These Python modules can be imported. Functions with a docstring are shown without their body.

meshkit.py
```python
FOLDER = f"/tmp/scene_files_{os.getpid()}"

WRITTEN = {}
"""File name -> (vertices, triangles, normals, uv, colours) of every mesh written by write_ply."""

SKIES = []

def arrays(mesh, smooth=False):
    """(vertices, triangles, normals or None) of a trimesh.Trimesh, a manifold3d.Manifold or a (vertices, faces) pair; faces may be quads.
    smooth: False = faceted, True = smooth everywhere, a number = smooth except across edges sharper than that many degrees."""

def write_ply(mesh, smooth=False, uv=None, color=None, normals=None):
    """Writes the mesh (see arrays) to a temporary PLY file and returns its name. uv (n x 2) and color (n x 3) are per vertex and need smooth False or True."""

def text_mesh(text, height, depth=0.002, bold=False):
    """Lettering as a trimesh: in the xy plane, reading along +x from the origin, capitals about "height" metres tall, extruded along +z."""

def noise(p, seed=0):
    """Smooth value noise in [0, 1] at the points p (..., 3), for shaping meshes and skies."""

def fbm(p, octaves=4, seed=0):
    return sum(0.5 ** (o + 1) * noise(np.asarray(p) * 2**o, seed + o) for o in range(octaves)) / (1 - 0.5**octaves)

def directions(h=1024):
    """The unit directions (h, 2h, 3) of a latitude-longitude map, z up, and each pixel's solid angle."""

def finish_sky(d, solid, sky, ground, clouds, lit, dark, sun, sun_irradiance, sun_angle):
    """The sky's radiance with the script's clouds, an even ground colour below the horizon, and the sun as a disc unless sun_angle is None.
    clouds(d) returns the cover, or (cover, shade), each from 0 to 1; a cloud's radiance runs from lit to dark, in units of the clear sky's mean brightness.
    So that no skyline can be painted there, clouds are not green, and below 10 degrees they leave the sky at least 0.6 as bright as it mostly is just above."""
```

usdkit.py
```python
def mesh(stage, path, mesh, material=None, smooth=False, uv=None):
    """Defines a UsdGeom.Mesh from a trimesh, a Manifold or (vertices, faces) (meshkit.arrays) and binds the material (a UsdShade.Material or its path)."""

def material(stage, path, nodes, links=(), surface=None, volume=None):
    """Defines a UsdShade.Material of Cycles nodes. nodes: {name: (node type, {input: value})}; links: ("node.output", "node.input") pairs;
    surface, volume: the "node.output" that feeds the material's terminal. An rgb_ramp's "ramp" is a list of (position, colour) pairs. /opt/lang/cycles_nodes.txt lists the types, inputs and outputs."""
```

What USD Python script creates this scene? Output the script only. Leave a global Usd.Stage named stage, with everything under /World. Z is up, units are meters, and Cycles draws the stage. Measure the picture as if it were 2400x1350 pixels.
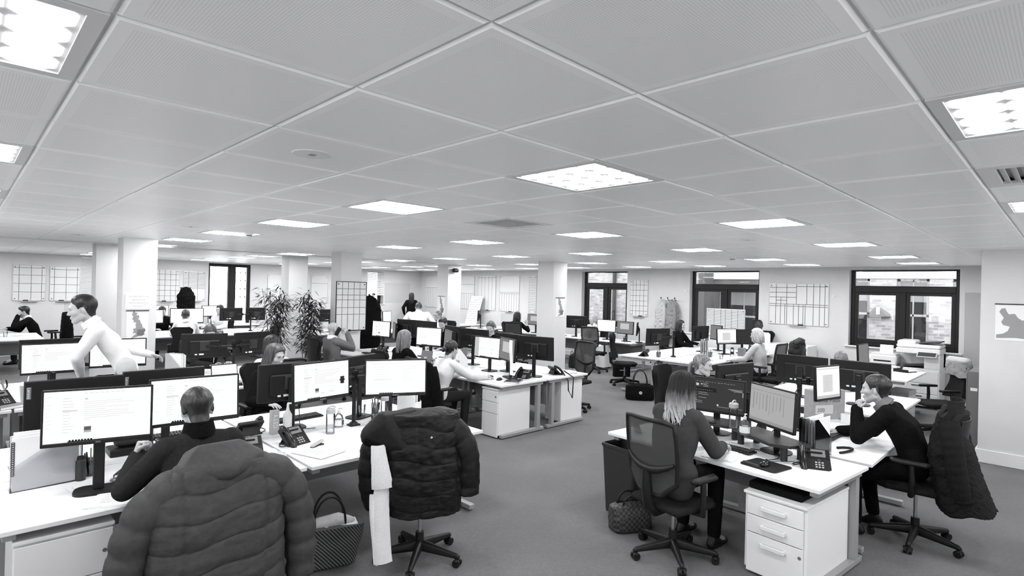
import math, random
import numpy as np, trimesh, manifold3d, meshkit, usdkit
from manifold3d import Manifold, Mesh as MMesh
from pxr import Usd, UsdGeom, UsdLux, UsdShade, Gf, Sdf
from shapely.geometry import Polygon, box as sbox
from shapely import affinity

stage = Usd.Stage.CreateInMemory()
UsdGeom.SetStageUpAxis(stage, 'Z'); UsdGeom.SetStageMetersPerUnit(stage, 1.0)
UsdGeom.Xform.Define(stage, '/World'); UsdGeom.Scope.Define(stage, '/World/Looks')
rng = np.random.default_rng(7)
PI = math.pi

# ------------------------------------------------------------------ camera, sky, exposure
F, YAW, PITCH, ROLL = 1306.07, 0.7820856, 0.0022, 0.0241937
CAM_Z, CEIL = 1.98, 2.5964
EXPOSURE = 0.1
def _rot():
    cy, sy = math.cos(YAW), math.sin(YAW)
    fw = np.array([sy*math.cos(PITCH), cy*math.cos(PITCH), math.sin(PITCH)])
    rt = np.array([cy, -sy, 0.0]); up = np.cross(rt, fw)
    c, s = math.cos(ROLL), math.sin(ROLL)
    return np.array([c*rt+s*up, -s*rt+c*up, fw])
CM = _rot()
cam = UsdGeom.Camera.Define(stage, '/World/camera')
cam.CreateHorizontalApertureAttr(36.0); cam.CreateVerticalApertureAttr(20.25)
cam.CreateFocalLengthAttr(36.0*F/2400.0); cam.CreateClippingRangeAttr((0.05, 500.0))
cam.CreateExposureAttr(EXPOSURE)
cam.AddTransformOp().Set(Gf.Matrix4d(*[float(x) for r in (list(CM[0])+[0], list(CM[1])+[0], list(-CM[2])+[0], [0, 0, CAM_Z, 1]) for x in r]))
dome = UsdLux.DomeLight.Define(stage, '/World/overcast_sky')
dome.CreateIntensityAttr(1.5); dome.CreateColorAttr(Gf.Vec3f(1, 1, 1))
LAMP = 34.0        # strength of the ceiling lamps' diffusers

def ray(px, py):
    return np.array([(px-1200)/F, -(py-675)/F, 1.0]) @ CM
def at(px, py, z=0.72):
    """where the photograph's pixel meets the level z"""
    d = ray(px, py); t = (z-CAM_Z)/d[2]
    return np.array([d[0]*t, d[1]*t, z])
def aty(px, py, y):
    d = ray(px, py); t = y/d[1]
    return np.array([d[0]*t, y, CAM_Z+d[2]*t])
def atx(px, py, x):
    d = ray(px, py); t = x/d[0]
    return np.array([x, d[1]*t, CAM_Z+d[2]*t])

# ------------------------------------------------------------------ materials
MAT = {}
def mat(name, nodes, links=(), surface='p.BSDF'):
    MAT[name] = usdkit.material(stage, '/World/Looks/'+name, nodes, links, surface=surface)
    return name
def g3(v): return (v, v, v*1.01)
def plain(name, v, rough=0.5, spec=0.5, metal=0.0, **kw):
    return mat(name, {'p': ('principled_bsdf', dict(base_color=g3(v), roughness=rough, specular_ior_level=spec, metallic=metal, **kw))})
def noisy(name, v0, v1, scale, rough=0.6, detail=4.0, bump=0.0, bscale=None, spec=0.4, stretch=(1, 1, 1), **kw):
    n = {'tc': ('texture_coordinate', {}), 'mp': ('mapping', {'scale': stretch}), 'n': ('noise_texture', dict(scale=scale, detail=detail, roughness=0.6)),
         'r': ('rgb_ramp', {'ramp': [(0.3, g3(v0)), (0.7, g3(v1))]}), 'p': ('principled_bsdf', dict(roughness=rough, specular_ior_level=spec, **kw))}
    l = [('tc.object', 'mp.vector'), ('mp.vector', 'n.vector'), ('n.fac', 'r.fac'), ('r.color', 'p.base_color')]
    if bump:
        n['n2'] = ('noise_texture', dict(scale=bscale or scale, detail=3.0)); n['b'] = ('bump', dict(strength=bump, distance=0.01))
        l += [('mp.vector', 'n2.vector'), ('n2.fac', 'b.height'), ('b.normal', 'p.normal')]
    return mat(name, n, l)
def glow(name, v, s=1.0):
    return mat(name, {'e': ('emission', dict(color=g3(v), strength=s))}, surface='e.emission')

plain('white_laminate', 0.80, 0.38); plain('white_edge', 0.66, 0.5)
plain('white_metal', 0.68, 0.45); plain('white_plastic', 0.78, 0.35); plain('grey_steel', 0.36, 0.42, metal=0.25)
plain('grey_panel', 0.22, 0.5); plain('dark_plastic', 0.009, 0.45, 0.3); plain('black_gloss', 0.010, 0.18)
plain('dark_grey_plastic', 0.028, 0.5, 0.35); plain('mid_grey_plastic', 0.16, 0.5); plain('light_grey_plastic', 0.42, 0.5)
plain('dark_bar', 0.03, 0.5); plain('chrome', 0.55, 0.22, metal=1.0); plain('frame_black', 0.012, 0.5, 0.3)
plain('window_white', 0.75, 0.5); plain('rubber', 0.02, 0.7); plain('brass_grey', 0.3, 0.35, metal=0.8)
noisy('wall_paint', 0.63, 0.67, 3.0, 0.7, bump=0.03, bscale=120); noisy('column_paint', 0.68, 0.72, 2.0, 0.65)
noisy('skirting', 0.74, 0.78, 4.0, 0.5)
noisy('seat_fabric', 0.008, 0.018, 300, 0.95, bump=0.3, spec=0.2); noisy('grey_fabric', 0.04, 0.075, 260, 0.95, bump=0.3, spec=0.2)
noisy('black_cloth', 0.003, 0.007, 60, 0.9, bump=0.15, bscale=220, spec=0.08); noisy('charcoal_cloth', 0.015, 0.024, 80, 0.9, bump=0.15, bscale=300, spec=0.12)
noisy('grey_suit', 0.12, 0.17, 160, 0.9, bump=0.1, spec=0.2); noisy('white_cloth', 0.78, 0.86, 20, 0.85, bump=0.08, bscale=60, spec=0.2)
noisy('cream_knit', 0.60, 0.72, 140, 0.95, bump=0.3, spec=0.15); noisy('beige_cloth', 0.42, 0.52, 60, 0.9, bump=0.1, spec=0.2)
noisy('puffer_grey', 0.036, 0.050, 30, 0.62, bump=0.12, bscale=50, spec=0.25); noisy('puffer_black', 0.004, 0.008, 30, 0.55, bump=0.15, bscale=45, spec=0.22)
noisy('quilt_black', 0.006, 0.010, 40, 0.8, bump=0.1, bscale=160, spec=0.15); noisy('blazer_grey', 0.038, 0.052, 90, 0.9, bump=0.12, bscale=350, spec=0.2)
noisy('coat_grey', 0.20, 0.30, 30, 0.9, bump=0.1, spec=0.2); noisy('shirt_grey', 0.14, 0.17, 120, 0.85, spec=0.2)
noisy('carton', 0.26, 0.32, 20, 0.8); noisy('leaf_dark', 0.018, 0.050, 25, 0.5); noisy('stem_brown', 0.12, 0.22, 40, 0.8)
noisy('skin', 0.40, 0.46, 18, 0.5, bump=0.05, bscale=260, subsurface_weight=0.15, subsurface_radius=(0.4, 0.4, 0.4), subsurface_scale=0.006)
noisy('skin_dark', 0.030, 0.042, 18, 0.45, bump=0.05, bscale=260); noisy('skin_mid', 0.28, 0.34, 18, 0.5, bump=0.05, bscale=260)
def hairmat(name, a, b): noisy(name, a, b, 55, 0.42, bump=0.35, bscale=90, spec=0.5, stretch=(1, 1, 0.12))
hairmat('hair_black', 0.004, 0.010); hairmat('hair_dark', 0.010, 0.028); hairmat('hair_brown', 0.03, 0.09); hairmat('hair_fair', 0.09, 0.26)
hairmat('hair_blonde', 0.28, 0.60); hairmat('hair_grey', 0.10, 0.22); hairmat('hair_streaked', 0.05, 0.30)
mat('hair_ombre', {'tc': ('texture_coordinate', {}), 'mp': ('mapping', {'scale': (1, 1, 0.12)}), 'n': ('noise_texture', dict(scale=60, detail=3.0)),
    'sx': ('separate_xyz', {}), 'a': ('math', dict(math_type='multiply_add', value2=0.13, value3=0.0)), 'z': ('math', dict(math_type='add')),
    'r': ('rgb_ramp', {'ramp': [(0.0, g3(0.55)), (0.10, g3(0.42)), (0.18, g3(0.16)), (0.25, g3(0.025)), (0.5, g3(0.010))]}),
    'h': ('math', dict(math_type='subtract', value2=1.06)), 'p': ('principled_bsdf', dict(roughness=0.6, specular_ior_level=0.12))},
    [('tc.object', 'mp.vector'), ('mp.vector', 'n.vector'), ('tc.object', 'sx.vector'), ('n.fac', 'a.value1'), ('sx.z', 'h.value1'), ('h.value', 'z.value1'), ('a.value', 'z.value2'), ('z.value', 'r.fac'), ('r.color', 'p.base_color')])
plain('eye_white', 0.7, 0.2); plain('eye_iris', 0.02, 0.15); plain('lips', 0.24, 0.4); plain('brow', 0.04, 0.8)
plain('paper', 0.82, 0.7); plain('paper_grey', 0.55, 0.7); plain('ink', 0.06, 0.8); plain('ink_mid', 0.32, 0.8); plain('print_grey', 0.5, 0.8)
plain('board_white', 0.72, 0.22); plain('board_line', 0.16, 0.6); plain('map_land', 0.30, 0.7); plain('map_land_dark', 0.16, 0.7); plain('alu', 0.55, 0.35, metal=0.4)
glow('screen_white', 0.93, 1.0); glow('screen_grey', 0.22, 1.0); glow('screen_mid', 0.40, 1.0); glow('screen_dark', 0.045, 1.0)
glow('ui_faint', 0.80, 1.0); glow('ui_mid', 0.55, 1.0); glow('ui_dark', 0.12, 1.0); glow('ui_black', 0.02, 1.0); glow('ui_light', 0.75, 0.9); glow('ui_dim', 0.30, 1.0)
glow('lamp_diffuser', 1.0, LAMP)
def glassy(name, ior=1.45, tint=0.96, rough=0.02):
    return mat(name, {'t': ('transparent_bsdf', dict(color=g3(tint))), 'g': ('glossy_bsdf', dict(color=g3(0.9), roughness=rough)), 'f': ('fresnel', dict(IOR=ior)), 'm': ('mix_closure', {})},
               [('f.fac', 'm.fac'), ('t.BSDF', 'm.closure1'), ('g.BSDF', 'm.closure2')], surface='m.closure')
glassy('pane_glass'); glassy('clear_plastic', 1.4, 0.97, 0.08); glassy('frosted_plastic', 1.45, 0.94, 0.25); glassy('smoke_plastic', 1.5, 0.72, 0.1)
mat('mesh_fabric', {'t': ('transparent_bsdf', {}), 'd': ('principled_bsdf', dict(base_color=g3(0.05), roughness=0.7)), 'm': ('mix_closure', dict(fac=0.72))},
    [('t.BSDF', 'm.closure1'), ('d.BSDF', 'm.closure2')], surface='m.closure')
# ceiling tile: powder-coated metal, fine perforations inside a plain border
mat('tile_metal', {'tc': ('texture_coordinate', {}), 'sp': ('separate_xyz', {}),
    'mx': ('math', dict(math_type='multiply', value2=1/0.0075)), 'my': ('math', dict(math_type='multiply', value2=1/0.0075)),
    'fx': ('math', dict(math_type='pingpong', value2=0.5)), 'fy': ('math', dict(math_type='pingpong', value2=0.5)),
    'sx': ('math', dict(math_type='multiply')), 'sy': ('math', dict(math_type='multiply')), 'ad': ('math', dict(math_type='add')), 'hole': ('math', dict(math_type='less_than', value2=0.062)),
    'ax': ('math', dict(math_type='absolute')), 'ay': ('math', dict(math_type='absolute')), 'mm': ('math', dict(math_type='maximum')), 'inside': ('math', dict(math_type='less_than', value2=0.268)),
    'h2': ('math', dict(math_type='multiply')), 'c': ('mix', dict(color1=g3(0.92), color2=g3(0.70))), 'p': ('principled_bsdf', dict(roughness=0.36, specular_ior_level=0.45))},
    [('tc.object', 'sp.vector'), ('sp.x', 'mx.value1'), ('sp.y', 'my.value1'), ('mx.value', 'fx.value1'), ('my.value', 'fy.value1'),
     ('fx.value', 'sx.value1'), ('fx.value', 'sx.value2'), ('fy.value', 'sy.value1'), ('fy.value', 'sy.value2'), ('sx.value', 'ad.value1'), ('sy.value', 'ad.value2'), ('ad.value', 'hole.value1'),
     ('sp.x', 'ax.value1'), ('sp.y', 'ay.value1'), ('ax.value', 'mm.value1'), ('ay.value', 'mm.value2'), ('mm.value', 'inside.value1'), ('hole.value', 'h2.value1'), ('inside.value', 'h2.value2'),
     ('h2.value', 'c.fac'), ('c.color', 'p.base_color')])
plain('tile_plain', 0.88, 0.36, 0.45); plain('grid_bar', 0.72, 0.5); plain('lamp_frame', 0.66, 0.4)
# carpet: short loop pile, mottled
mat('carpet', {'tc': ('texture_coordinate', {}), 'n1': ('noise_texture', dict(scale=1.2, detail=3.0)), 'n2': ('noise_texture', dict(scale=55.0, detail=5.0, roughness=0.7)), 'n3': ('noise_texture', dict(scale=260.0, detail=2.0)),
    'm1': ('mix', dict(fac=0.55)), 'm2': ('mix', dict(fac=0.25)), 'r': ('rgb_ramp', {'ramp': [(0.36, g3(0.085)), (0.5, g3(0.135)), (0.64, g3(0.20))]}), 'b': ('bump', dict(strength=0.6, distance=0.006)),
    'p': ('principled_bsdf', dict(roughness=0.97, specular_ior_level=0.1, sheen_weight=0.15))},
    [('tc.object', 'n1.vector'), ('tc.object', 'n2.vector'), ('tc.object', 'n3.vector'), ('n2.color', 'm1.color1'), ('n3.color', 'm1.color2'), ('m1.color', 'm2.color1'), ('n1.color', 'm2.color2'),
     ('m2.color', 'r.fac'), ('r.color', 'p.base_color'), ('n3.fac', 'b.height'), ('b.normal', 'p.normal')])
mat('stock_brick', {'tc': ('texture_coordinate', {}), 'sp': ('separate_xyz', {}), 'cb': ('combine_xyz', {}), 'bt': ('brick_texture', dict(scale=1.0, color1=g3(0.21), color2=g3(0.42), mortar=g3(0.38), mortar_size=0.010, brick_width=0.225, row_height=0.075, bias=0.1)),
    'n': ('noise_texture', dict(scale=9.0, detail=4.0)), 'm': ('mix', dict(mix_type='multiply', fac=0.6)), 'r': ('rgb_ramp', {'ramp': [(0.3, g3(0.55)), (0.7, g3(1.0))]}), 'b': ('bump', dict(strength=0.5, distance=0.01, invert=True)), 'p': ('principled_bsdf', dict(roughness=0.9))},
    [('tc.object', 'sp.vector'), ('sp.y', 'cb.x'), ('sp.z', 'cb.y'), ('cb.vector', 'bt.vector'), ('tc.object', 'n.vector'), ('n.fac', 'r.fac'), ('bt.color', 'm.color1'), ('r.color', 'm.color2'), ('m.color', 'p.base_color'), ('bt.fac', 'b.height'), ('b.normal', 'p.normal')])
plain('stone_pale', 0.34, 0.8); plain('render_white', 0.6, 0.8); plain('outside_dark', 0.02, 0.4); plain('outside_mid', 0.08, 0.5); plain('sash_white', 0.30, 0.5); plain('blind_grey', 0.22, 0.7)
mat('weave_chevron', {'tc': ('texture_coordinate', {}), 'w': ('wave_texture', dict(wave_type='bands', bands_direction='diagonal', scale=26.0, distortion=3.0, detail=0.0)), 'r': ('rgb_ramp', {'ramp': [(0.62, g3(0.012)), (0.75, g3(0.17))]}), 'p': ('principled_bsdf', dict(roughness=0.6))},
    [('tc.object', 'w.vector'), ('w.fac', 'r.fac'), ('r.color', 'p.base_color')])
mat('checker_canvas', {'tc': ('texture_coordinate', {}), 'c': ('checker_texture', dict(scale=44.0, color1=g3(0.012), color2=g3(0.055))), 'p': ('principled_bsdf', dict(roughness=0.5))},
    [('tc.object', 'c.vector'), ('c.color', 'p.base_color')])

# ------------------------------------------------------------------ shapes: every maker returns (vertices, faces)
def J(*parts):
    ps = []
    for p in parts: ps += p if isinstance(p, list) else [p]
    n, V, Fc = 0, [], []
    for v, f in ps:
        V.append(np.asarray(v, float)); Fc.append(np.asarray(f, int)+n); n += len(v)
    return np.vstack(V), np.vstack(Fc)
def tm(m): return np.asarray(m.vertices, float), np.asarray(m.faces, int)
def mf(m):
    k = m.to_mesh(); return np.asarray(k.vert_properties[:, :3], float), np.asarray(k.tri_verts, int)
def to_mf(vf): return Manifold(MMesh(np.asarray(vf[0], np.float32), np.asarray(vf[1], np.uint32)))
def rotm(rx=0, ry=0, rz=0):
    cx, sx, cy, sy, cz, sz = math.cos(rx), math.sin(rx), math.cos(ry), math.sin(ry), math.cos(rz), math.sin(rz)
    return np.array([[cz, -sz, 0], [sz, cz, 0], [0, 0, 1]]) @ np.array([[cy, 0, sy], [0, 1, 0], [-sy, 0, cy]]) @ np.array([[1, 0, 0], [0, cx, -sx], [0, sx, cx]])
def xf(vf, t=(0, 0, 0), rx=0, ry=0, rz=0, s=1):
    return (np.asarray(vf[0])*s) @ rotm(rx, ry, rz).T + np.asarray(t, float), vf[1]
BOXF = np.array([[0, 2, 1], [1, 2, 3], [4, 5, 6], [5, 7, 6], [0, 1, 4], [1, 5, 4], [2, 6, 3], [3, 6, 7], [0, 4, 2], [2, 4, 6], [1, 3, 5], [3, 7, 5]])
def bx(c, s, b=0.0, rz=0.0):
    """box of full size s about c, edges chamfered by b"""
    h = np.asarray(s, float)/2
    sg = np.array([[x, y, z] for z in (-1, 1) for y in (-1, 1) for x in (-1, 1)], float)
    if b:
        b = min(b, h.min()*0.95)
        pts = np.vstack([sg*(h-[b if k != a else 0 for k in range(3)]) for a in range(3)])
        v, f = mf(Manifold.hull_points(pts))
    else: v, f = sg*h, BOXF
    if rz: v = v @ rotm(rz=rz).T
    return v+np.asarray(c, float), f
def b2(lo, hi, b=0.0):
    lo, hi = np.asarray(lo, float), np.asarray(hi, float); return bx((lo+hi)/2, hi-lo, b)
def tube(pts, r, n=8, cap=True):
    p = np.asarray(pts, float); m = len(p); r = np.broadcast_to(np.asarray(r, float), (m,))
    t = np.gradient(p, axis=0) if m > 2 else np.repeat((p[1:]-p[:1]), 2, 0)
    t = t/(np.linalg.norm(t, axis=1, keepdims=True)+1e-12)
    a = np.cross(t[0], [0, 0, 1.0] if abs(t[0][2]) < 0.9 else [1.0, 0, 0]); a /= np.linalg.norm(a)
    A = []
    for k in range(m):
        a = a - t[k]*np.dot(a, t[k]); a = a/(np.linalg.norm(a)+1e-12); A.append(a.copy())
    A = np.array(A); B = np.cross(t, A); ang = np.arange(n)*2*PI/n
    v = (p[:, None]+r[:, None, None]*(np.cos(ang)[None, :, None]*A[:, None]+np.sin(ang)[None, :, None]*B[:, None])).reshape(-1, 3)
    i, j = np.meshgrid(np.arange(m-1), np.arange(n), indexing='ij'); j2 = (j+1) % n
    f = np.concatenate([np.stack([i*n+j, i*n+j2, (i+1)*n+j2], -1).reshape(-1, 3), np.stack([i*n+j, (i+1)*n+j2, (i+1)*n+j], -1).reshape(-1, 3)])
    if cap:
        v = np.vstack([v, p[0], p[-1]]); k = np.arange(n); k2 = (k+1) % n
        f = np.concatenate([f, np.stack([np.full(n, m*n), k2, k], -1), np.stack([np.full(n, m*n+1), (m-1)*n+k, (m-1)*n+k2], -1)])
    return v, f
def cyl(p0, p1, r0, r1=None, n=14): return tube([p0, p1], [r0, r0 if r1 is None else r1], n)
def lathe(prof, n=22, c=(0, 0, 0)):
    """closed profile of (r, z) from the axis and back to it"""
    prof = np.asarray(prof, float); m = len(prof); ang = np.arange(n)*2*PI/n
    v = np.stack([prof[:, None, 0]*np.cos(ang), prof[:, None, 0]*np.sin(ang), np.broadcast_to(prof[:, None, 1], (m, n))], -1).reshape(-1, 3)
    i, j = np.meshgrid(np.arange(m-1), np.arange(n), indexing='ij'); j2 = (j+1) % n
    f = np.concatenate([np.stack([i*n+j, i*n+j2, (i+1)*n+j2], -1).reshape(-1, 3), np.stack([i*n+j, (i+1)*n+j2, (i+1)*n+j], -1).reshape(-1, 3)])
    return v+np.asarray(c, float), f
def prism(poly, h, t=(0, 0, 0), rx=0, ry=0, rz=0):
    p = Polygon(poly) if not hasattr(poly, 'geom_type') else poly
    return xf(tm(trimesh.creation.extrude_polygon(p, h, engine='earcut')), t, rx, ry, rz)
def rrect(w, h, r, n=4):
    return sbox(-w/2+r, -h/2+r, w/2-r, h/2-r).buffer(r, quad_segs=n)
def rprism(w, d, h, r, t=(0, 0, 0), rx=0, ry=0, rz=0): return prism(rrect(w, d, r), h, t, rx, ry, rz)
def text(s, h, t, rx=0, rz=0, bold=False, ry=0, depth=0.0012):
    m = meshkit.text_mesh(s, h, depth, bold); m.apply_translation([-m.bounds.mean(0)[0], -m.bounds.mean(0)[1], 0])
    return xf(tm(m), t, rx, ry, rz)
def hullm(*pr):
    """Manifold hull of spheres given as (point, radius) pairs"""
    pts = []
    for p, r in pr: pts.append(np.asarray(p, float)+r*SPH)
    return Manifold.hull_points(np.vstack(pts))
SPH = np.asarray(trimesh.creation.icosphere(2).vertices)
def hull(*pr): return mf(hullm(*pr))
def bez(*P, n=12):
    P = [np.asarray(p, float) for p in P]; t = np.linspace(0, 1, n)[:, None]
    while len(P) > 1: P = [a*(1-t)+b*t for a, b in zip(P[:-1], P[1:])]
    return P[0]
def grid_surface(P, thick=0.0):
    """(m, n, 3) points as a sheet; with thick a closed slab"""
    m, n = P.shape[:2]
    i, j = np.meshgrid(np.arange(m-1), np.arange(n-1), indexing='ij'); a = i*n+j
    f = np.concatenate([np.stack([a, a+1, a+n+1], -1).reshape(-1, 3), np.stack([a, a+n+1, a+n], -1).reshape(-1, 3)])
    v = P.reshape(-1, 3)
    if thick:
        du, dv = np.gradient(P, axis=0), np.gradient(P, axis=1); N = np.cross(du, dv); N /= np.linalg.norm(N, axis=2, keepdims=True)+1e-9
        v2 = (P-N*thick).reshape(-1, 3); k = m*n
        ring = np.concatenate([np.arange(n), np.arange(1, m)*n+n-1, (m-1)*n+np.arange(n-2, -1, -1), np.arange(m-2, 0, -1)*n]); r2 = np.roll(ring, -1)
        f = np.concatenate([f, f[:, ::-1]+k, np.stack([ring, ring+k, r2+k], -1), np.stack([ring, r2+k, r2], -1)])
        v = np.vstack([v, v2])
    return v, f
def rings(P, cap=True):
    """(m, n, 3): m closed rings of n points, as a closed skin"""
    m, n = P.shape[:2]
    i, j = np.meshgrid(np.arange(m-1), np.arange(n), indexing='ij'); j2 = (j+1) % n
    f = np.concatenate([np.stack([i*n+j, i*n+j2, (i+1)*n+j2], -1).reshape(-1, 3), np.stack([i*n+j, (i+1)*n+j2, (i+1)*n+j], -1).reshape(-1, 3)])
    v = P.reshape(-1, 3)
    if cap:
        v = np.vstack([v, P[0].mean(0), P[-1].mean(0)]); k = np.arange(n); k2 = (k+1) % n
        f = np.concatenate([f, np.stack([np.full(n, m*n), k2, k], -1), np.stack([np.full(n, m*n+1), (m-1)*n+k, (m-1)*n+k2], -1)])
    return v, f
def rough(vf, amp, scale, seed=0):
    """pushes the surface in and out along its normals by noise"""
    v, f = np.asarray(vf[0], float), vf[1]
    n = trimesh.Trimesh(v, f, process=False).vertex_normals
    return v+n*(amp*2*(meshkit.fbm(v*scale+37.0, 3, seed)-0.5))[:, None], f

# ------------------------------------------------------------------ things, parts, copies
COUNT, LABELS = {}, {}
def fresh(parent, name):
    k = COUNT.get((parent, name), 0); COUNT[(parent, name)] = k+1
    return f'{parent}/{name}' if k == 0 else f'{parent}/{name}_{k:03d}'
def tag(path, label=None, cat=None, group=None, kind=None):
    p = stage.GetPrimAtPath(path)
    for k, x in (('label', label), ('category', cat), ('group', group), ('kind', kind)):
        if x: p.SetCustomDataByKey(k, x)
    if label and not group: LABELS.setdefault(label, []).append(path)
def place(path, loc, rz):
    x = UsdGeom.Xformable(stage.GetPrimAtPath(path)); x.ClearXformOpOrder()
    x.AddTranslateOp().Set(Gf.Vec3d(*map(float, loc))); x.AddRotateZOp().Set(float(math.degrees(rz)))
def thing(name, label, cat, loc=(0, 0, 0), rz=0.0, group=None, kind=None):
    path = fresh('/World', name); UsdGeom.Xform.Define(stage, path); place(path, loc, rz); tag(path, label, cat, group, kind); return path
def part(parent, name, vf, m, label=None, smooth=False, kind=None):
    path = fresh(parent, name); usdkit.mesh(stage, path, vf, MAT[m], smooth=smooth)
    if label or kind: tag(path, None, None, None, kind)
    if label: stage.GetPrimAtPath(path).SetCustomDataByKey('label', label)
    return path
def solo(name, vf, m, label, cat, loc=(0, 0, 0), rz=0.0, group=None, kind=None, smooth=False):
    """a thing that is one mesh"""
    path = fresh('/World', name); usdkit.mesh(stage, path, vf, MAT[m], smooth=smooth); place(path, loc, rz); tag(path, label, cat, group, kind); return path
def copy(src, label, loc, rz=0.0, group=None, cat=None):
    name = src.rsplit('/', 1)[1]
    name = name[:-4] if len(name) > 4 and name[-4] == '_' and name[-3:].isdigit() else name
    path = fresh('/World', name); p = UsdGeom.Xform.Define(stage, path).GetPrim()
    p.GetReferences().AddInternalReference(src); p.SetInstanceable(True); place(path, loc, rz)
    was = stage.GetPrimAtPath(src).GetCustomData()
    tag(path, label, cat or was['category'], group or None); return path
CACHE = {}
def cached(key, build, label, loc, rz=0.0, group=None):
    """build(label, loc, rz, group) the first time, an instance of that first one afterwards"""
    if key in CACHE: return copy(CACHE[key], label, loc, rz, group)
    CACHE[key] = build(label, loc, rz, group); return CACHE[key]
def struct(name, vf, m, parent=None, smooth=False):
    if parent: return part(parent, name, vf, m, smooth=smooth)
    path = fresh('/World', name); usdkit.mesh(stage, path, vf, MAT[m], smooth=smooth); tag(path, kind='structure'); return path
def sgroup(name):
    path = fresh('/World', name); UsdGeom.Xform.Define(stage, path); tag(path, kind='structure'); return path
ORD = ['first', 'second', 'third', 'fourth', 'fifth', 'sixth', 'seventh', 'eighth', 'ninth', 'tenth', 'eleventh', 'twelfth']

# ================================================================== the room
XW, YL = 13.35, 18.75                     # window wall, far left wall
X0, Y0 = -2.4, -2.4
struct('floor', b2((X0, Y0, -0.1), (XW+0.3, YL+0.3, 0.0)), 'carpet')
def wall_boxes(axis, c, thick, a0, a1, z0, z1, holes):
    """a wall across axis at c with holes (a, b, za, zb); thickness outwards"""
    out = []; cuts = sorted(holes); cur = a0
    def piece(a, b, za, zb):
        if b-a > 1e-4 and zb-za > 1e-4:
            out.append(b2((c, a, za), (c+thick, b, zb)) if axis == 'x' else b2((a, c, za), (b, c+thick, zb)))
    for a, b, za, zb in cuts:
        piece(cur, a, z0, z1); piece(a, b, z0, za); piece(a, b, zb, z1); cur = b
    piece(cur, a1, z0, z1); return J(*out)
WIN = [(8.84, 10.45, 0.98, 2.56), (5.20, 6.95, 0.98, 2.56), (1.50, 3.33, 0.98, 2.56)]
LWIN = [(5.46, 6.70, 0.45, 2.56), (10.95, 11.64, 1.30, 2.56)]
struct('wall_right', wall_boxes('x', XW, 0.35, 0.8, YL+0.35, 0, CEIL+0.1, WIN), 'wall_paint')
struct('wall_left', wall_boxes('y', YL, 0.35, X0, XW, 0, CEIL+0.1, LWIN), 'wall_paint')
BWIN = [(-1.9, 1.1, 0.95, 2.45), (1.6, 4.6, 0.95, 2.45), (5.1, 8.1, 0.95, 2.45)]           # the street side behind the camera
struct('wall_back', wall_boxes('x', X0-0.3, 0.3, Y0, YL+0.35, 0, CEIL+0.1, BWIN), 'wall_paint')
struct('wall_near', wall_boxes('y', Y0-0.3, 0.3, X0-0.3, 8.93, 0, CEIL+0.1, BWIN), 'wall_paint')
struct('wall_pier', b2((8.93, Y0-0.2, 0), (XW+0.35, 0.8, CEIL+0.1), 0.006), 'wall_paint')
def skirting(lo, hi): return b2(lo, hi, 0.006)
struct('baseboard_pier', skirting((8.905, Y0, 0), (8.93, 0.81, 0.165)), 'skirting')
struct('baseboard_pier', skirting((8.905, 0.80, 0), (XW, 0.822, 0.165)), 'skirting')
struct('baseboard_right', skirting((XW-0.02, 0.82, 0), (XW, YL, 0.14)), 'skirting')
struct('baseboard_left', skirting((X0, YL-0.02, 0), (XW, YL, 0.14)), 'skirting')
struct('trim_1', b2((XW-0.018, 1.06, 0), (XW, 1.42, 2.12), 0.004), 'light_grey_plastic')      # flush service door beside the window
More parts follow.
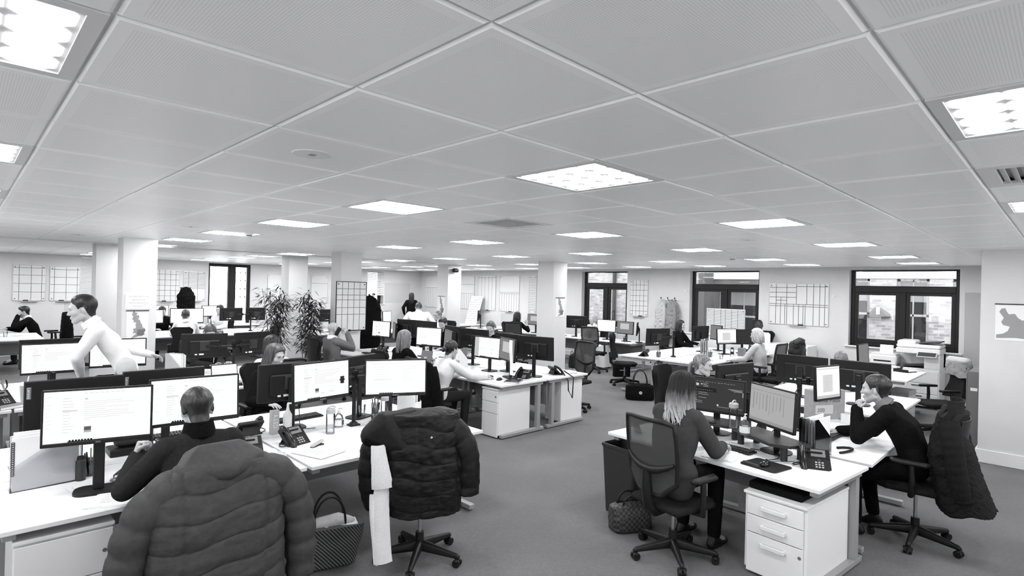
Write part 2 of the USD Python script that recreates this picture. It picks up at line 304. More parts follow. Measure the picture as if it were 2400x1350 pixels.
# windows of the right wall: black frame, fanlight over two casements
def bar(x, y0, y1, z0, z1, d=0.07): return b2((x, y0, z0), (x+d, y1, z1), 0.004)
for k, (a, b, za, zb) in enumerate(WIN):
    w = sgroup(f'window_{k+1}'); x = XW+0.14; t = 0.07
    part(w, 'window_frame', J(bar(x, a, a+t, za, zb), bar(x, b-t, b, za, zb), bar(x, a+t, b-t, za, za+t), bar(x, a+t, b-t, zb-0.03, zb)), 'frame_black')
    part(w, 'transom', bar(x-0.01, a+t, b-t, 2.10, 2.23, 0.09), 'frame_black'); m = (a+b)/2
    part(w, 'mullion', bar(x-0.01, m-0.055, m+0.055, za+t, 2.10, 0.09), 'frame_black')
    for c0, c1 in ((a+t, m-0.055), (m+0.055, b-t)):
        part(w, 'casement', J(bar(x+0.01, c0, c0+0.065, za+t, 2.10), bar(x+0.01, c1-0.065, c1, za+t, 2.10), bar(x+0.01, c0+0.065, c1-0.065, za+t, za+t+0.075), bar(x+0.01, c0+0.065, c1-0.065, 2.04, 2.10)), 'frame_black')
        part(w, 'pane', b2((x+0.035, c0+0.06, za+t+0.07), (x+0.041, c1-0.06, 2.045)), 'pane_glass')
    part(w, 'pane', b2((x+0.035, a+t, 2.23), (x+0.041, b-t, zb-0.03)), 'pane_glass')
    part(w, 'window_sill', b2((XW-0.05, a-0.06, za-0.035), (XW+0.2, b+0.06, za+0.0), 0.006), 'window_white')
# windows of the left wall
def bary(y, x0, x1, z0, z1, d=0.07): return b2((x0, y, z0), (x1, y+d, z1), 0.004)
a, b, za, zb = LWIN[0]; w = sgroup('window_4'); y = YL+0.05; m = a+0.66*(b-a)*0.62+0.09
part(w, 'window_frame', J(bary(y, a, a+0.05, za, zb), bary(y, b-0.09, b, za, zb), bary(y, a+0.05, b-0.09, zb-0.09, zb), bary(y, a+0.05, b-0.09, za, za+0.06)), 'frame_black')
part(w, 'mullion', bary(y-0.01, m-0.02, m+0.20, za+0.06, zb-0.09, 0.09), 'frame_black')
for c0, c1 in ((a+0.05, m-0.02), (m+0.20, b-0.09)): part(w, 'pane', b2((c0, y+0.03, za+0.06), (c1, y+0.036, zb-0.09)), 'pane_glass')
part(w, 'window_sill', b2((a-0.05, YL-0.05, za-0.03), (b+0.05, YL+0.1, za), 0.005), 'window_white')
a, b, za, zb = LWIN[1]; w = sgroup('window_5'); y = YL+0.2
part(w, 'window_frame', J(bary(y, a, a+0.07, za, zb), bary(y, b-0.12, b, za, zb), bary(y, a, b, zb-0.07, zb), bary(y, a, b, za, za+0.07)), 'frame_black')
part(w, 'pane', b2((a+0.07, y+0.03, za+0.07), (b-0.12, y+0.036, zb-0.07)), 'pane_glass')
part(w, 'window_sill', b2((a-0.05, YL-0.04, za-0.03), (b+0.05, YL+0.2, za), 0.005), 'window_white')
for a, b, za, zb in BWIN:
    for axis in 'xy':
        B = (lambda u0, u1, z0, z1: b2((X0-0.2, u0, z0), (X0-0.13, u1, z1), 0.004)) if axis == 'x' else (lambda u0, u1, z0, z1: b2((u0, Y0-0.2, z0), (u1, Y0-0.13, z1), 0.004))
        w = sgroup(f'window_{6+BWIN.index((a, b, za, zb))*2+"xy".index(axis)}'); m = (a+b)/2
        part(w, 'window_frame', J(B(a, a+0.06, za, zb), B(b-0.06, b, za, zb), B(a, b, zb-0.06, zb), B(a, b, za, za+0.06), B(m-0.04, m+0.04, za, zb)), 'frame_black')
        part(w, 'pane', b2((X0-0.17, a, za), (X0-0.165, b, zb)) if axis == 'x' else b2((a, Y0-0.17, za), (b, Y0-0.165, zb)), 'pane_glass')
def blind(x0, x1, z0, label, open_):
    t = thing('venetian_blind', label, 'blind', (0, 0, 0))
    part(t, 'head_rail', b2((x0, YL-0.03, 2.53), (x1, YL+0.03, 2.58), 0.005), 'white_plastic')
    z = 2.50
    while z > z0+0.03:
        part(t, 'slat', xf(bx((0, 0, 0), (x1-x0, 0.035, 0.003)), ((x0+x1)/2, YL-0.002, z), rx=0.5 if open_ else 0.95), 'white_plastic'); z -= 0.038
    part(t, 'bottom_rail', b2((x0, YL-0.02, z0), (x1, YL+0.015, z0+0.022), 0.004), 'white_plastic')
blind(10.90, 11.66, 1.62, 'white venetian blind half lowered over the far window behind the standing whiteboard', False)
blind(2.33, 2.80, 1.35, 'white slatted blind beside the gridded boards, half hidden by the column', True)
# columns
COLS = [('A', 1.66, 2.12, 11.80, 12.16), ('B', 1.67, 2.10, 9.62, 10.0), ('C', 5.13, 5.56, 12.10, 12.51), ('D', 5.04, 5.46, 9.57, 9.98), ('E', 9.33, 9.80, 11.85, 12.32), ('F', 9.03, 9.49, 7.84, 8.30)]
CLAB = {'A': 'white square column half hidden behind the column with the quotation poster', 'B': 'white square column with a quotation poster and a map pinned on it', 'C': 'bright white column beside the left-hand bamboo plant',
        'D': 'shaded white column behind the standing gridded whiteboard', 'E': 'white column with a small dark camera near its top and a narrow map', 'F': 'white column with a small map, left of the window wall'}
for n, x0, x1, y0, y1 in COLS:
    solo('column', b2((x0, y0, 0), (x1, y1, CEIL+0.02), 0.008), 'column_paint', CLAB[n], 'column')
# ------------------------------------------------------------------ ceiling
T = 0.625
def cx(j): return (j+1.3945)*T
def cy(i): return (i+1.5463)*T
LROWS = [-2, 1, 4, 7, 10, 13, 16, 19, 21, 24, 26]; LCOLS = [-2, 2, 6, 10, 14, 17]
LIGHTS = [(i, j) for j in LCOLS for i in LROWS if not (j == 17 and i < 1) and not (j >= 14 and i < 0) and (i, j) not in ((13, 6), (-2, -2))]
VENTS = [(4, 4), (-2, 4)]
ceil = sgroup('ceiling')
part(ceil, 'soffit', b2((X0-0.2, Y0-0.2, CEIL+0.16), (XW+0.35, YL+0.35, CEIL+0.3)), 'grid_bar')
bars = []
for j in range(-4, 20): bars.append(b2((cx(j)-0.012, Y0, CEIL+0.008), (cx(j)+0.012, YL, CEIL+0.03)))
for i in range(-4, 30): bars.append(b2((X0, cy(i)-0.012, CEIL+0.0085), (XW, cy(i)+0.012, CEIL+0.03)))
part(ceil, 'grid_bars', J(*bars), 'grid_bar', kind='stuff')
HT = T/2-0.004
tv = np.array([[sx*HT, sy*HT, 0.006] for sy in (-1, 1) for sx in (-1, 1)]+[[sx*(HT-0.009), sy*(HT-0.009), 0.0] for sy in (-1, 1) for sx in (-1, 1)]+[[sx*HT, sy*HT, 0.02] for sy in (-1, 1) for sx in (-1, 1)])
def quad(a, b, c, d): return [[a, b, c], [a, c, d]]
tfc = np.array(quad(4, 6, 7, 5)+quad(0, 4, 5, 1)+quad(1, 5, 7, 3)+quad(3, 7, 6, 2)+quad(2, 6, 4, 0)+quad(8, 0, 1, 9)+quad(9, 1, 3, 11)+quad(11, 3, 2, 10)+quad(10, 2, 0, 8)+quad(8, 9, 11, 10))
cells = []
for i in range(-4, 29):
    for j in range(-4, 19):
        if (i, j) in LIGHTS or (i, j) in VENTS: continue
        c = np.array([cx(j+0.5), cy(i+0.5), CEIL])
        if cx(j+1) > XW+0.35 or cy(i+1) > YL+0.35 or (cx(j) > 8.93 and cy(i+1) < 0.8): continue
        d = CM @ (c-[0, 0, CAM_Z]); vis = d[2] > 0.2 and abs(d[0]/d[2]*F) < 1500 and abs(d[1]/d[2]*F) < 950
        cells.append((0 if vis else 1, np.linalg.norm(c), c))
cells.sort(key=lambda q: (q[0], q[1])); rest = []
for k, (vis, _, c) in enumerate(cells):
    dz = 0.0012*math.sin(k*12.9898)                                     # panels never sit perfectly level
    if k < 295:
        p = part(ceil, 'ceiling_tile', (tv, tfc), 'tile_metal'); UsdGeom.Xformable(stage.GetPrimAtPath(p)).AddTranslateOp().Set(Gf.Vec3d(float(c[0]), float(c[1]), float(c[2]+dz)))
    else: rest.append((tv+c+[0, 0, dz], tfc))
part(ceil, 'far_ceiling_tiles', J(*rest), 'tile_plain', kind='stuff')
struct('trim_2', b2((X0, 11.50, CEIL-0.016), (8.6, 11.56, CEIL+0.02), 0.004), 'grid_bar')     # joint between two ceiling fields
# ------------------------------------------------------------------ ceiling lights
def oct_(cxx, cyy, w, h, z, r=0.022):
    p = [(-w/2+r, -h/2), (w/2-r, -h/2), (w/2, -h/2+r), (w/2, h/2-r), (w/2-r, h/2), (-w/2+r, h/2), (-w/2, h/2-r), (-w/2, -h/2+r)]
    v = np.array([(cxx+a, cyy+b, z) for a, b in p]); return v, np.array([[0, k+1, k] for k in range(1, 7)])
def make_light(label, loc, rz, group):
    t = thing('ceiling_light', label, 'ceiling light', loc, rz, group)
    o, n = T/2-0.006, 0.268
    part(t, 'frame', J(b2((-o, -o, 0), (-n, o, 0.05)), b2((n, -o, 0), (o, o, 0.05)), b2((-n, -o, 0), (n, -n, 0.05)), b2((-n, n, 0), (n, o, 0.05))), 'lamp_frame')
    part(t, 'louvre_plate', b2((-n, -n, 0.006), (n, n, 0.03)), 'lamp_frame')
    for a in range(4):
        for b in range(4): part(t, 'diffuser', oct_((a-1.5)*0.131, (b-1.5)*0.131, 0.117, 0.120, 0.0045), 'lamp_diffuser')
    part(t, 'lamp_tray', b2((-o, -o, 0.05), (o, o, 0.09)), 'lamp_frame')
    return t
for j in LCOLS:
    col = LCOLS.index(j); seen = 0
    for i in LROWS:
        if (i, j) not in LIGHTS: continue
        c = (cx(j+0.5), cy(i+0.5), CEIL); d = CM @ (np.array(c)-[0, 0, CAM_Z])
        vis = d[2] > 0.2 and abs(d[0]/d[2]*F) < 1215 and abs(d[1]/d[2]*F) < 690
        if vis: lab = f'ceiling light, {ORD[seen]} from the front in the {ORD[col]} line from the left'; seen += 1; grp = None
        else: lab = 'square recessed ceiling light above and behind the camera, outside the picture'; grp = 'ceiling lights outside the picture'
        cached('light', make_light, lab, c, 0.0, grp)
for (i, j), lab in zip(VENTS, ('square ceiling air diffuser with slanted blades in the middle of the ceiling', 'square perforated ceiling vent at the right edge under the pier')):
    t = thing('ceiling_vent', lab, 'air vent', (cx(j+0.5), cy(i+0.5), CEIL)); o = T/2-0.008
    part(t, 'frame', J(b2((-o, -o, 0), (-0.24, o, 0.02)), b2((0.24, -o, 0), (o, o, 0.02)), b2((-0.24, -o, 0), (0.24, -0.24, 0.02)), b2((-0.24, 0.24, 0), (0.24, o, 0.02))), 'lamp_frame')
    for k in range(12): part(t, 'blade', xf(bx((0, 0, 0), (0.48, 0.034, 0.002)), (0, -0.22+k*0.04, 0.012), rx=0.6), 'white_metal')
    part(t, 'duct_plate', b2((-o, -o, 0.04), (o, o, 0.05)), 'light_grey_plastic')
def detector(px, py, label, flat):
    x, y, _ = at(px, py, CEIL); t = thing('smoke_detector' if not flat else 'ceiling_speaker', label, 'smoke detector' if not flat else 'ceiling speaker', (x, y, CEIL))
    if flat:
        part(t, 'cover_ring', lathe([(0, -0.004), (0.088, -0.004), (0.094, 0), (0, 0)], 32), 'white_plastic', smooth=30)
        part(t, 'sensor_slot', J(bx((0.0, 0.012, -0.0045), (0.03, 0.006, 0.003)), bx((0.0, -0.012, -0.0045), (0.03, 0.006, 0.003))), 'mid_grey_plastic')
    else:
        part(t, 'base', lathe([(0, -0.02), (0.05, -0.02), (0.055, 0), (0, 0)], 24), 'white_plastic', smooth=30)
        part(t, 'sensor_head', lathe([(0, -0.055), (0.025, -0.055), (0.034, -0.045), (0.036, -0.02), (0, -0.02)], 20), 'white_plastic', smooth=30)
        part(t, 'vent_ring', lathe([(0, -0.04), (0.0375, -0.04), (0.0375, -0.030), (0, -0.030)], 20), 'mid_grey_plastic')
detector(732, 361, 'flat round white ceiling sensor in the large tile left of the centre light', True)
detector(583, 546, 'white smoke detector hanging beside a ceiling light at upper left', False)
detector(1717, 603, 'white smoke detector on the ceiling above the window wall', False)
detector(447, 531, 'small flat round ceiling sensor over the left columns', True)
detector(1752, 562, 'small flat round ceiling sensor between the right-hand lights', True)
detector(184, 550, 'small flat round ceiling sensor at far left near the ceiling joint', True)
t = thing('security_camera', 'white dome camera in the ceiling corner beside the pier', 'security camera', (12.95, 0.86, CEIL-0.004))
part(t, 'bracket', hull(((0, -0.03, -0.035), 0.03), ((0, 0.06, -0.035), 0.03)), 'white_plastic', smooth=True); part(t, 'housing', hull(((-0.02, 0.06, -0.07), 0.05), ((-0.06, 0.10, -0.10), 0.045)), 'white_plastic', smooth=True)
t = thing('security_camera', 'small black camera fixed near the top of the column with the narrow map', 'security camera', (9.52, 11.815, 2.45))
part(t, 'housing', hull(((-0.05, -0.05, 0), 0.055), ((0.05, -0.05, 0), 0.055)), 'dark_plastic', smooth=True); part(t, 'mount', cyl((0, 0.045, 0), (0, -0.03, 0), 0.03), 'dark_plastic')
# ------------------------------------------------------------------ the courtyard outside the right-hand windows
c = sgroup('courtyard_wall'); XO = 17.5
HO = [(2.57, 3.27, 0.6, 2.50), (3.88, 4.75, 0.6, 2.50), (1.2, 2.10, 0.6, 2.50), (6.6, 8.02, 0.3, 2.30)]
part(c, 'brickwork', wall_boxes('x', XO, 0.4, -4, 19, -1, 6.5, HO), 'stock_brick')
part(c, 'lintel', b2((XO-0.02, 1.0, 2.50), (XO, 4.9, 2.76)), 'stone_pale'); part(c, 'fascia', b2((XO-0.5, 6.1, 2.45), (XO, 8.5, 2.72), 0.01), 'render_white')
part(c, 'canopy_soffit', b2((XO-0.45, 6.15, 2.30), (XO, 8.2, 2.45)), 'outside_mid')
for a, b, za, zb in HO:
    m = (a+b)/2
    part(c, 'sash_frame', J(b2((XO+0.10, a, za), (XO+0.16, a+0.07, zb)), b2((XO+0.10, b-0.07, za), (XO+0.16, b, zb)), b2((XO+0.10, a, zb-0.07), (XO+0.16, b, zb)), b2((XO+0.10, a, (za+zb)/2-0.03), (XO+0.16, b, (za+zb)/2+0.03)), b2((XO+0.10, m-0.015, za), (XO+0.15, m+0.015, zb))), 'sash_white')
    part(c, 'window_pane', b2((XO+0.13, a, za), (XO+0.14, b, zb)), 'black_gloss')
    part(c, 'lowered_blind', b2((XO+0.115, a+0.07, (za+zb)/2+0.35), (XO+0.125, b-0.07, zb-0.07)), 'blind_grey')
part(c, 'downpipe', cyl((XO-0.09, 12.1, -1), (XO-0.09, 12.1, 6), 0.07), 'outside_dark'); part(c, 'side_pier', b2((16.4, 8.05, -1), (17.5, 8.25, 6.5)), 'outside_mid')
part(c, 'wall_lantern', hull(((XO-0.12, 3.66, 1.72), 0.05), ((XO-0.05, 3.45, 1.52), 0.07), ((XO-0.05, 3.85, 1.50), 0.07)), 'outside_mid'); part(c, 'lantern_glass', b2((XO-0.20, 3.60, 1.55), (XO-0.16, 3.68, 1.75)), 'render_white')
struct('courtyard_ground', b2((XW+0.36, -4, -1.1), (XO, 19, -1.0)), 'stone_pale')
c = sgroup('street_facade'); YO = 25.0
part(c, 'rendered_wall', wall_boxes('y', YO, 0.4, 4, 14, -1, 6, [(8.1, 8.75, 1.35, 2.42)]), 'render_white'); part(c, 'cornice', b2((4, YO-0.12, 1.1), (14, YO, 1.28), 0.02), 'render_white')
part(c, 'glazing_bars', J(*[b2((8.1, YO+0.05, z), (8.75, YO+0.09, z+0.04)) for z in (1.35, 1.70, 2.05, 2.38)], *[b2((x, YO+0.05, 1.35), (x+0.04, YO+0.09, 2.42)) for x in (8.1, 8.31, 8.52, 8.71)]), 'render_white'); part(c, 'window_pane', b2((8.1, YO+0.07, 1.35), (8.75, YO+0.075, 2.42)), 'light_grey_plastic')

# ================================================================== furniture and small things (builders)
DZ = 0.72
def make_desk(w, d, panel=True, bar_='grey_steel'):
    def build(label, loc, rz, group):
        t = thing('desk', label, 'desk', loc, rz, group)
        part(t, 'worktop', b2((0, 0, DZ-0.027), (w, d, DZ), 0.003), 'white_laminate')
        for x in (0.055, w-0.055):
            s = 1 if x < w/2 else -1
            part(t, 'leg', J(b2((x-0.03, d-0.16, 0.05), (x+0.03, d-0.10, DZ-0.06), 0.003)), bar_)
            part(t, 'foot', J(b2((x-0.03, 0.06, 0.012), (x+0.03, d-0.02, 0.055), 0.004), b2((x-0.022, 0.0585, 0.018), (x+0.022, 0.06, 0.049))), bar_)
            part(t, 'top_bracket', b2((x-0.028, 0.05, DZ-0.07), (x+0.028, d-0.05, DZ-0.027), 0.003), bar_)
        part(t, 'rail', b2((0.08, d-0.17, DZ-0.08), (w-0.08, d-0.12, DZ-0.035), 0.003), bar_)
        if panel: part(t, 'modesty_panel', b2((0.09, d-0.075, 0.33), (w-0.09, d-0.057, DZ-0.03), 0.002), 'grey_panel')
        part(t, 'cable_tray', J(b2((0.2, d-0.30, DZ-0.12), (w-0.2, d-0.18, DZ-0.112)), b2((0.2, d-0.30, DZ-0.12), (w-0.2, d-0.293, DZ-0.08))), bar_)
        return t
    return build
def desk(label, x, y, rz=0.0, w=1.57, d=0.90, panel=True):
    return cached(('desk', w, d, panel), make_desk(w, d, panel), label, (x, y, 0), rz)
def make_pedestal(w, d, h, drawers, handles):
    def build(label, loc, rz, group):
        t = thing('drawer_pedestal', label, 'drawer unit', loc, rz, group)
        part(t, 'carcass', J(b2((0, 0.0195, 0.04), (w, d, h-0.02), 0.003)), 'white_laminate')
        part(t, 'top_panel', b2((-0.004, -0.004, h-0.02), (w+0.004, d+0.004, h), 0.003), 'white_laminate')
        z = h-0.03; m = 0.012 if not handles else 0.022
        for k, dh in enumerate(drawers):
            p = part(t, 'drawer', b2((m if handles else 0.003, 0.0, z-dh+0.003), (w-m if handles else w-0.003, 0.018, z-0.003), 0.003), 'white_laminate')
            if handles: part(p, 'handle', J(b2((w/2-0.085, -0.034, z-dh*0.0-0.075), (w/2+0.085, -0.022, z-0.045), 0.004), b2((w/2-0.085, -0.024, z-0.07), (w/2-0.068, 0, z-0.05)), b2((w/2+0.068, -0.024, z-0.07), (w/2+0.085, 0, z-0.05))), 'white_plastic')
            z -= dh
        kz = (h-0.03-drawers[0]*0.5) if not handles else (h-0.03-drawers[0]-drawers[1]-0.06)
        part(t, 'lock', lathe([(0, -0.001), (0.011, -0.001), (0.011, 0.004), (0.005, 0.0045), (0.005, 0.002), (0, 0.002)], 14), 'brass_grey') if False else part(t, 'lock', cyl((w-0.04, 0.0, kz), (w-0.04, -0.004, kz), 0.011), 'brass_grey')
        for x in (0.04, w-0.04):
            for y in (0.06, d-0.06): part(t, 'castor', cyl((x-0.012, y, 0.02), (x+0.012, y, 0.02), 0.02, n=12), 'dark_plastic')
        return t
    return build
def pedestal(label, x, y, rz, w=0.31, d=0.78, h=0.655, drawers=(0.15, 0.15, 0.31), handles=False):
    return cached(('ped', w, d, h, drawers, handles), make_pedestal(w, d, h, drawers, handles), label, (x, y, 0), rz)
# ------------------------------------------------------------------ monitors
def ui(kind, w, h):
    """boxes on a screen by material: (material, x0, z0, x1, z1) in fractions"""
    R = random.Random(sum(map(ord, kind))); o = []
    def line(x, z, l, m, t=0.008): o.append((m, x, z-t, x+l, z))
    if kind in ('email', 'email2', 'email3'):
        for k in range(9): line(0.02, 0.90-k*0.075, R.uniform(0.02, 0.06), 'ui_faint')
        for k in range(13): line(0.17, 0.86-k*0.055, R.uniform(0.05, 0.10), 'ui_light')
        o.append(('ui_light', 0.165, 0.60, 0.30, 0.625))
        for k in range(10): line(0.36, 0.78-k*0.04, R.choice([0.05, 0.2, 0.35, 0.42, 0.48]), 'ui_light', 0.006)
        o.append(('ui_mid', 0.37, 0.82, 0.395, 0.845)); 
        if kind != 'email3': o.append(('ui_dark', 0.365, 0.17, 0.43, 0.285)); o.append(('ui_mid', 0.365, 0.17, 0.43, 0.21))
        if kind == 'email2': line(0.47, 0.15, 0.06, 'ui_light', 0.02); line(0.63, 0.17, 0.08, 'ui_light', 0.02)
        for k in range(8): line(0.36+k*0.05, 0.95, 0.03, 'ui_light', 0.01)
    elif kind in ('doc', 'doc2'):
        for k in range(9): line(0.12, 0.88-k*0.07, R.uniform(0.15, 0.30), 'ui_faint', 0.006)
        for k in range(9): line(0.60, 0.88-k*0.065, R.uniform(0.12, 0.28), 'ui_faint', 0.006)
        line(0.13, 0.44, 0.30, 'ui_mid', 0.006); o.append(('ui_faint', 0, 0.93, 1, 0.937))
        if kind == 'doc2': o.append(('ui_mid', 0.0, 0.0, 0.16, 1.0)); o += [('ui_mid', 0.66, 0.38, 0.68, 0.42), ('ui_mid', 0.66, 0.2, 0.68, 0.24), ('ui_mid', 0.19, 0.80, 0.21, 0.84)]
    elif kind == 'sheet':
        o.append(('ui_dim', 0, 0.86, 1, 0.875)); o.append(('ui_dim', 0, 0.0, 1, 0.08))
        for k in range(10): x = 0.07+k*0.078; o.append(('ui_dim', x, 0.75-R.uniform(0.25, 0.5), x+R.uniform(0.012, 0.03), 0.80))
        for k in range(9): line(0.05+k*0.1, 0.90, 0.05, 'ui_dim')
    elif kind == 'form':
        o.append(('ui_mid', 0, 0.93, 1, 0.95)); o.append(('ui_mid', 0.28, 0.2, 0.68, 0.74)); o.append(('ui_light', 0.29, 0.215, 0.67, 0.725))
        for k in range(9): line(0.36, 0.66-k*0.045, R.uniform(0.1, 0.24), 'ui_mid', 0.012)
        o.append(('ui_mid', 0, 0.0, 1, 0.09))
    elif kind == 'code':
        for k in range(14): line(0.10+k*0.055, 0.90, R.uniform(0.015, 0.04), 'ui_mid', 0.008)
        for k in range(16): line(0.04, 0.78-k*0.042, 0.012, 'ui_mid', 0.012)
        o.append(('ui_mid', 0.05, 0.75, 0.20, 0.83)); o.append(('ui_black', 0.08, 0.58, 0.52, 0.70)); 
        for k in range(9): line(0.11+k*0.04, 0.635, 0.02, 'ui_mid', 0.012)
        for k in range(7): line(0.10+R.choice([0, 0.1]), 0.54-k*0.055, R.uniform(0.06, 0.22), 'ui_mid', 0.008)
        o += [('ui_light', 0.535, 0.16, 0.565, 0.21), ('ui_mid', 0.54, 0.13, 0.97, 0.137), ('ui_mid', 0.975, 0.52, 0.985, 0.66), ('ui_light', 0.24, 0.79, 0.265, 0.83)]
        for k in range(4): line(0.28, 0.85-k*0.035, R.uniform(0.06, 0.18), 'ui_mid', 0.007)
        for k in range(3): line(0.72+0.05*k, 0.74-k*0.03, 0.25-0.05*k, 'ui_mid', 0.009)
        for k in range(3): line(0.10, 0.34-k*0.035, R.uniform(0.04, 0.08), 'ui_light', 0.012)
    elif kind == 'greybox':
        o += [('ui_mid', 0.2, 0.35, 0.75, 0.85)]
    if kind.startswith(('email', 'doc')):
        o.append(('ui_black', 0.22, 0.0, 1.0, 0.018)); 
        for k in range(8): o.append(('ui_black', 0.23+k*0.028, 0.016, 0.248+k*0.028, 0.042))
    return [(m, (a-0.5)*w, (c-0.5)*h, (b_-0.5)*w, (d-0.5)*h) for m, a, c, b_, d in o]
SCR = {'email': 'screen_white', 'email2': 'screen_white', 'email3': 'screen_white', 'doc': 'screen_white', 'doc2': 'screen_white', 'blank': 'screen_white', 'sheet': 'screen_mid', 'form': 'screen_white', 'code': 'screen_dark', 'greybox': 'screen_grey', 'grey': 'screen_grey', 'off': 'black_gloss', 'dim': 'screen_grey'}
def make_monitor(w, h, screen, stand, zc, logo, backlabel, tilt):
    def build(label, loc, rz, group):
        t = thing('monitor', label, 'computer monitor', loc, rz, group)
        Z = lambda vf: xf(xf(vf, (0, 0, 0), rx=-tilt), (0, 0, zc))
        bz, chin = 0.011, 0.022
        part(t, 'housing', Z(J(b2((-w/2, 0.006, -h/2), (w/2, 0.028, h/2), 0.005), b2((-w*0.33, 0.026, -h*0.34), (w*0.33, 0.048, h*0.22), 0.012))), 'dark_plastic')
        part(t, 'bezel', Z(J(b2((-w/2, -0.004, -h/2), (w/2, 0.008, -h/2+chin), 0.003), b2((-w/2, -0.004, h/2-bz), (w/2, 0.008, h/2), 0.003), b2((-w/2, -0.004, -h/2), (-w/2+bz, 0.008, h/2), 0.003), b2((w/2-bz, -0.004, -h/2), (w/2, 0.008, h/2), 0.003))), 'dark_plastic')
        sw, sh, cz = w-2*bz, h-bz-chin, (chin-bz)/2
        s = part(t, 'screen', Z(b2((-sw/2, 0.0, cz-sh/2), (sw/2, 0.007, cz+sh/2))), SCR[screen])
        by = {}
        for m, a, c, b_, d in ui(screen, sw, sh): by.setdefault(m, []).append(b2((a, -0.0006-0.0001*len(by), c+cz), (b_, 0.001, d+cz)))
        for m, bs in by.items(): part(s, 'screen_content', Z(J(*bs)), m)
        if logo: part(t, 'logo', Z(text(logo, 0.0085, (0, -0.0042, -h/2+chin*0.5), rx=PI/2)), 'light_grey_plastic')
        if backlabel:
            part(t, 'label_sticker', Z(J(b2((w*0.02, 0.0478, -h*0.36), (w*0.12, 0.0492, -h*0.30)), b2((w*0.16, 0.0478, -h*0.36), (w*0.21, 0.0492, -h*0.31)))) if backlabel != 'L' else Z(b2((w/2-0.036, 0.0275, h/2-0.115), (w/2-0.012, 0.0290, h/2-0.035))), 'paper' if backlabel != 'L' else 'mid_grey_plastic')
            if backlabel == 'L': part(t, 'maker_name', Z(text('Lenovo', 0.015, (w/2-0.024, 0.0292, h/2-0.075), rx=-PI/2, ry=PI/2)), 'paper')
            part(t, 'vesa_plate', Z(b2((-0.06, 0.046, -0.06), (0.06, 0.056, 0.06), 0.003)), 'dark_grey_plastic')
        if stand:
            part(t, 'stand_neck', J(b2((-0.028, 0.052, 0.01), (0.028, 0.078, zc+0.02), 0.006), b2((-0.04, 0.03, zc-0.05), (0.04, 0.06, zc+0.05), 0.005)), 'dark_plastic')
            part(t, 'stand_base', rprism(0.24, 0.18, 0.012, 0.06, (0, 0.06, 0)) if stand == 'plate' else lathe([(0, 0), (0.12, 0), (0.12, 0.006), (0.05, 0.016), (0, 0.016)], 28, (0, 0.06, 0)), 'dark_plastic')
        return t
    return build
def monitor(label, p, yaw, zc=0.42, w=0.545, h=0.325, screen='blank', stand='plate', logo=None, back=None, tilt=0.05, z=DZ, group=None):
    """p: plan position of the screen's middle; yaw: direction the screen faces (degrees, 0 = +x)"""
    return cached(('mon', w, h, screen, stand, zc, logo, back, tilt), make_monitor(w, h, screen, stand, zc, logo, back, tilt), label, (p[0], p[1], z), math.radians(yaw+90), group)
def monitor_arm(label, base, height, tips, z=DZ):
    """clamp pole on the desk with an arm to each tip (world points behind the screens)"""
    t = thing('screen_mount', label, 'monitor mount', (base[0], base[1], z)); R = np.array([base[0], base[1], z])
    part(t, 'pole', cyl((0, 0, 0), (0, 0, height), 0.0175, n=16), 'dark_plastic')
    part(t, 'clamp_base', J(rprism(0.10, 0.08, 0.012, 0.01), b2((-0.05, -0.02, -0.075), (-0.03, 0.02, 0.0)) if False else lathe([(0, 0.012), (0.045, 0.012), (0.03, 0.03), (0, 0.03)], 18)), 'dark_plastic')
    part(t, 'pole_cap', lathe([(0, height), (0.02, height), (0.02, height+0.012), (0, height+0.015)], 16), 'dark_plastic')
    for p in tips:
        q = np.asarray(p, float)-R; hz = q[2]; k = np.array([q[0]*0.5, q[1]*0.5, 0])+np.array([-q[1], q[0], 0])*0.15
        part(t, 'collar', cyl((0, 0, hz-0.03), (0, 0, hz+0.03), 0.026, n=16), 'dark_plastic')
        part(t, 'arm', J(cyl((0, 0, hz), (k[0], k[1], hz), 0.014), cyl((k[0], k[1], hz), tuple(q), 0.014), cyl((k[0], k[1], hz-0.03), (k[0], k[1], hz+0.03), 0.02)), 'dark_plastic')
    return t
# ------------------------------------------------------------------ desk things
def make_keyboard(label, loc, rz, group):
    t = thing('keyboard', label, 'keyboard', loc, rz, group)
    part(t, 'case', J(xf(b2((-0.22, -0.065, 0.0), (0.22, 0.065, 0.014), 0.004), rx=0.06, t=(0, 0, 0.004))), 'dark_plastic')
    ks = []
    for r in range(5):
        for c in range(18): ks.append(xf(b2((-0.208+c*0.0232, -0.052+r*0.0215, 0.014), (-0.208+c*0.0232+0.019, -0.052+r*0.0215+0.0175, 0.022), 0.002), rx=0.06, t=(0, 0, 0.004)))
    part(t, 'keys', J(*ks), 'dark_grey_plastic', kind='stuff'); return t
def keyboard(label, x, y, face, z=DZ): return cached('kbd', make_keyboard, label, (x, y, z), math.radians(face-90))
def make_mouse(label, loc, rz, group):
    t = thing('computer_mouse', label, 'computer mouse', loc, rz, group)
    v, f = lathe([(0, 0), (0.031, 0), (0.033, 0.01), (0.028, 0.024), (0.015, 0.034), (0, 0.036)], 20)
    part(t, 'shell', (v*[1, 1.75, 1], f), 'black_gloss', smooth=40); part(t, 'scroll_wheel', cyl((-0.004, 0.03, 0.030), (0.004, 0.03, 0.030), 0.008), 'dark_grey_plastic')
    part(t, 'cable', tube(bez((0, 0.055, 0.01), (0, 0.12, 0.004), (0.08, 0.16, 0.004), (0.12, 0.26, 0.004)), 0.0022, 5), 'dark_plastic'); return t
def mouse(label, x, y, face, z=DZ): return cached('mouse', make_mouse, label, (x, y, z), math.radians(face-90))
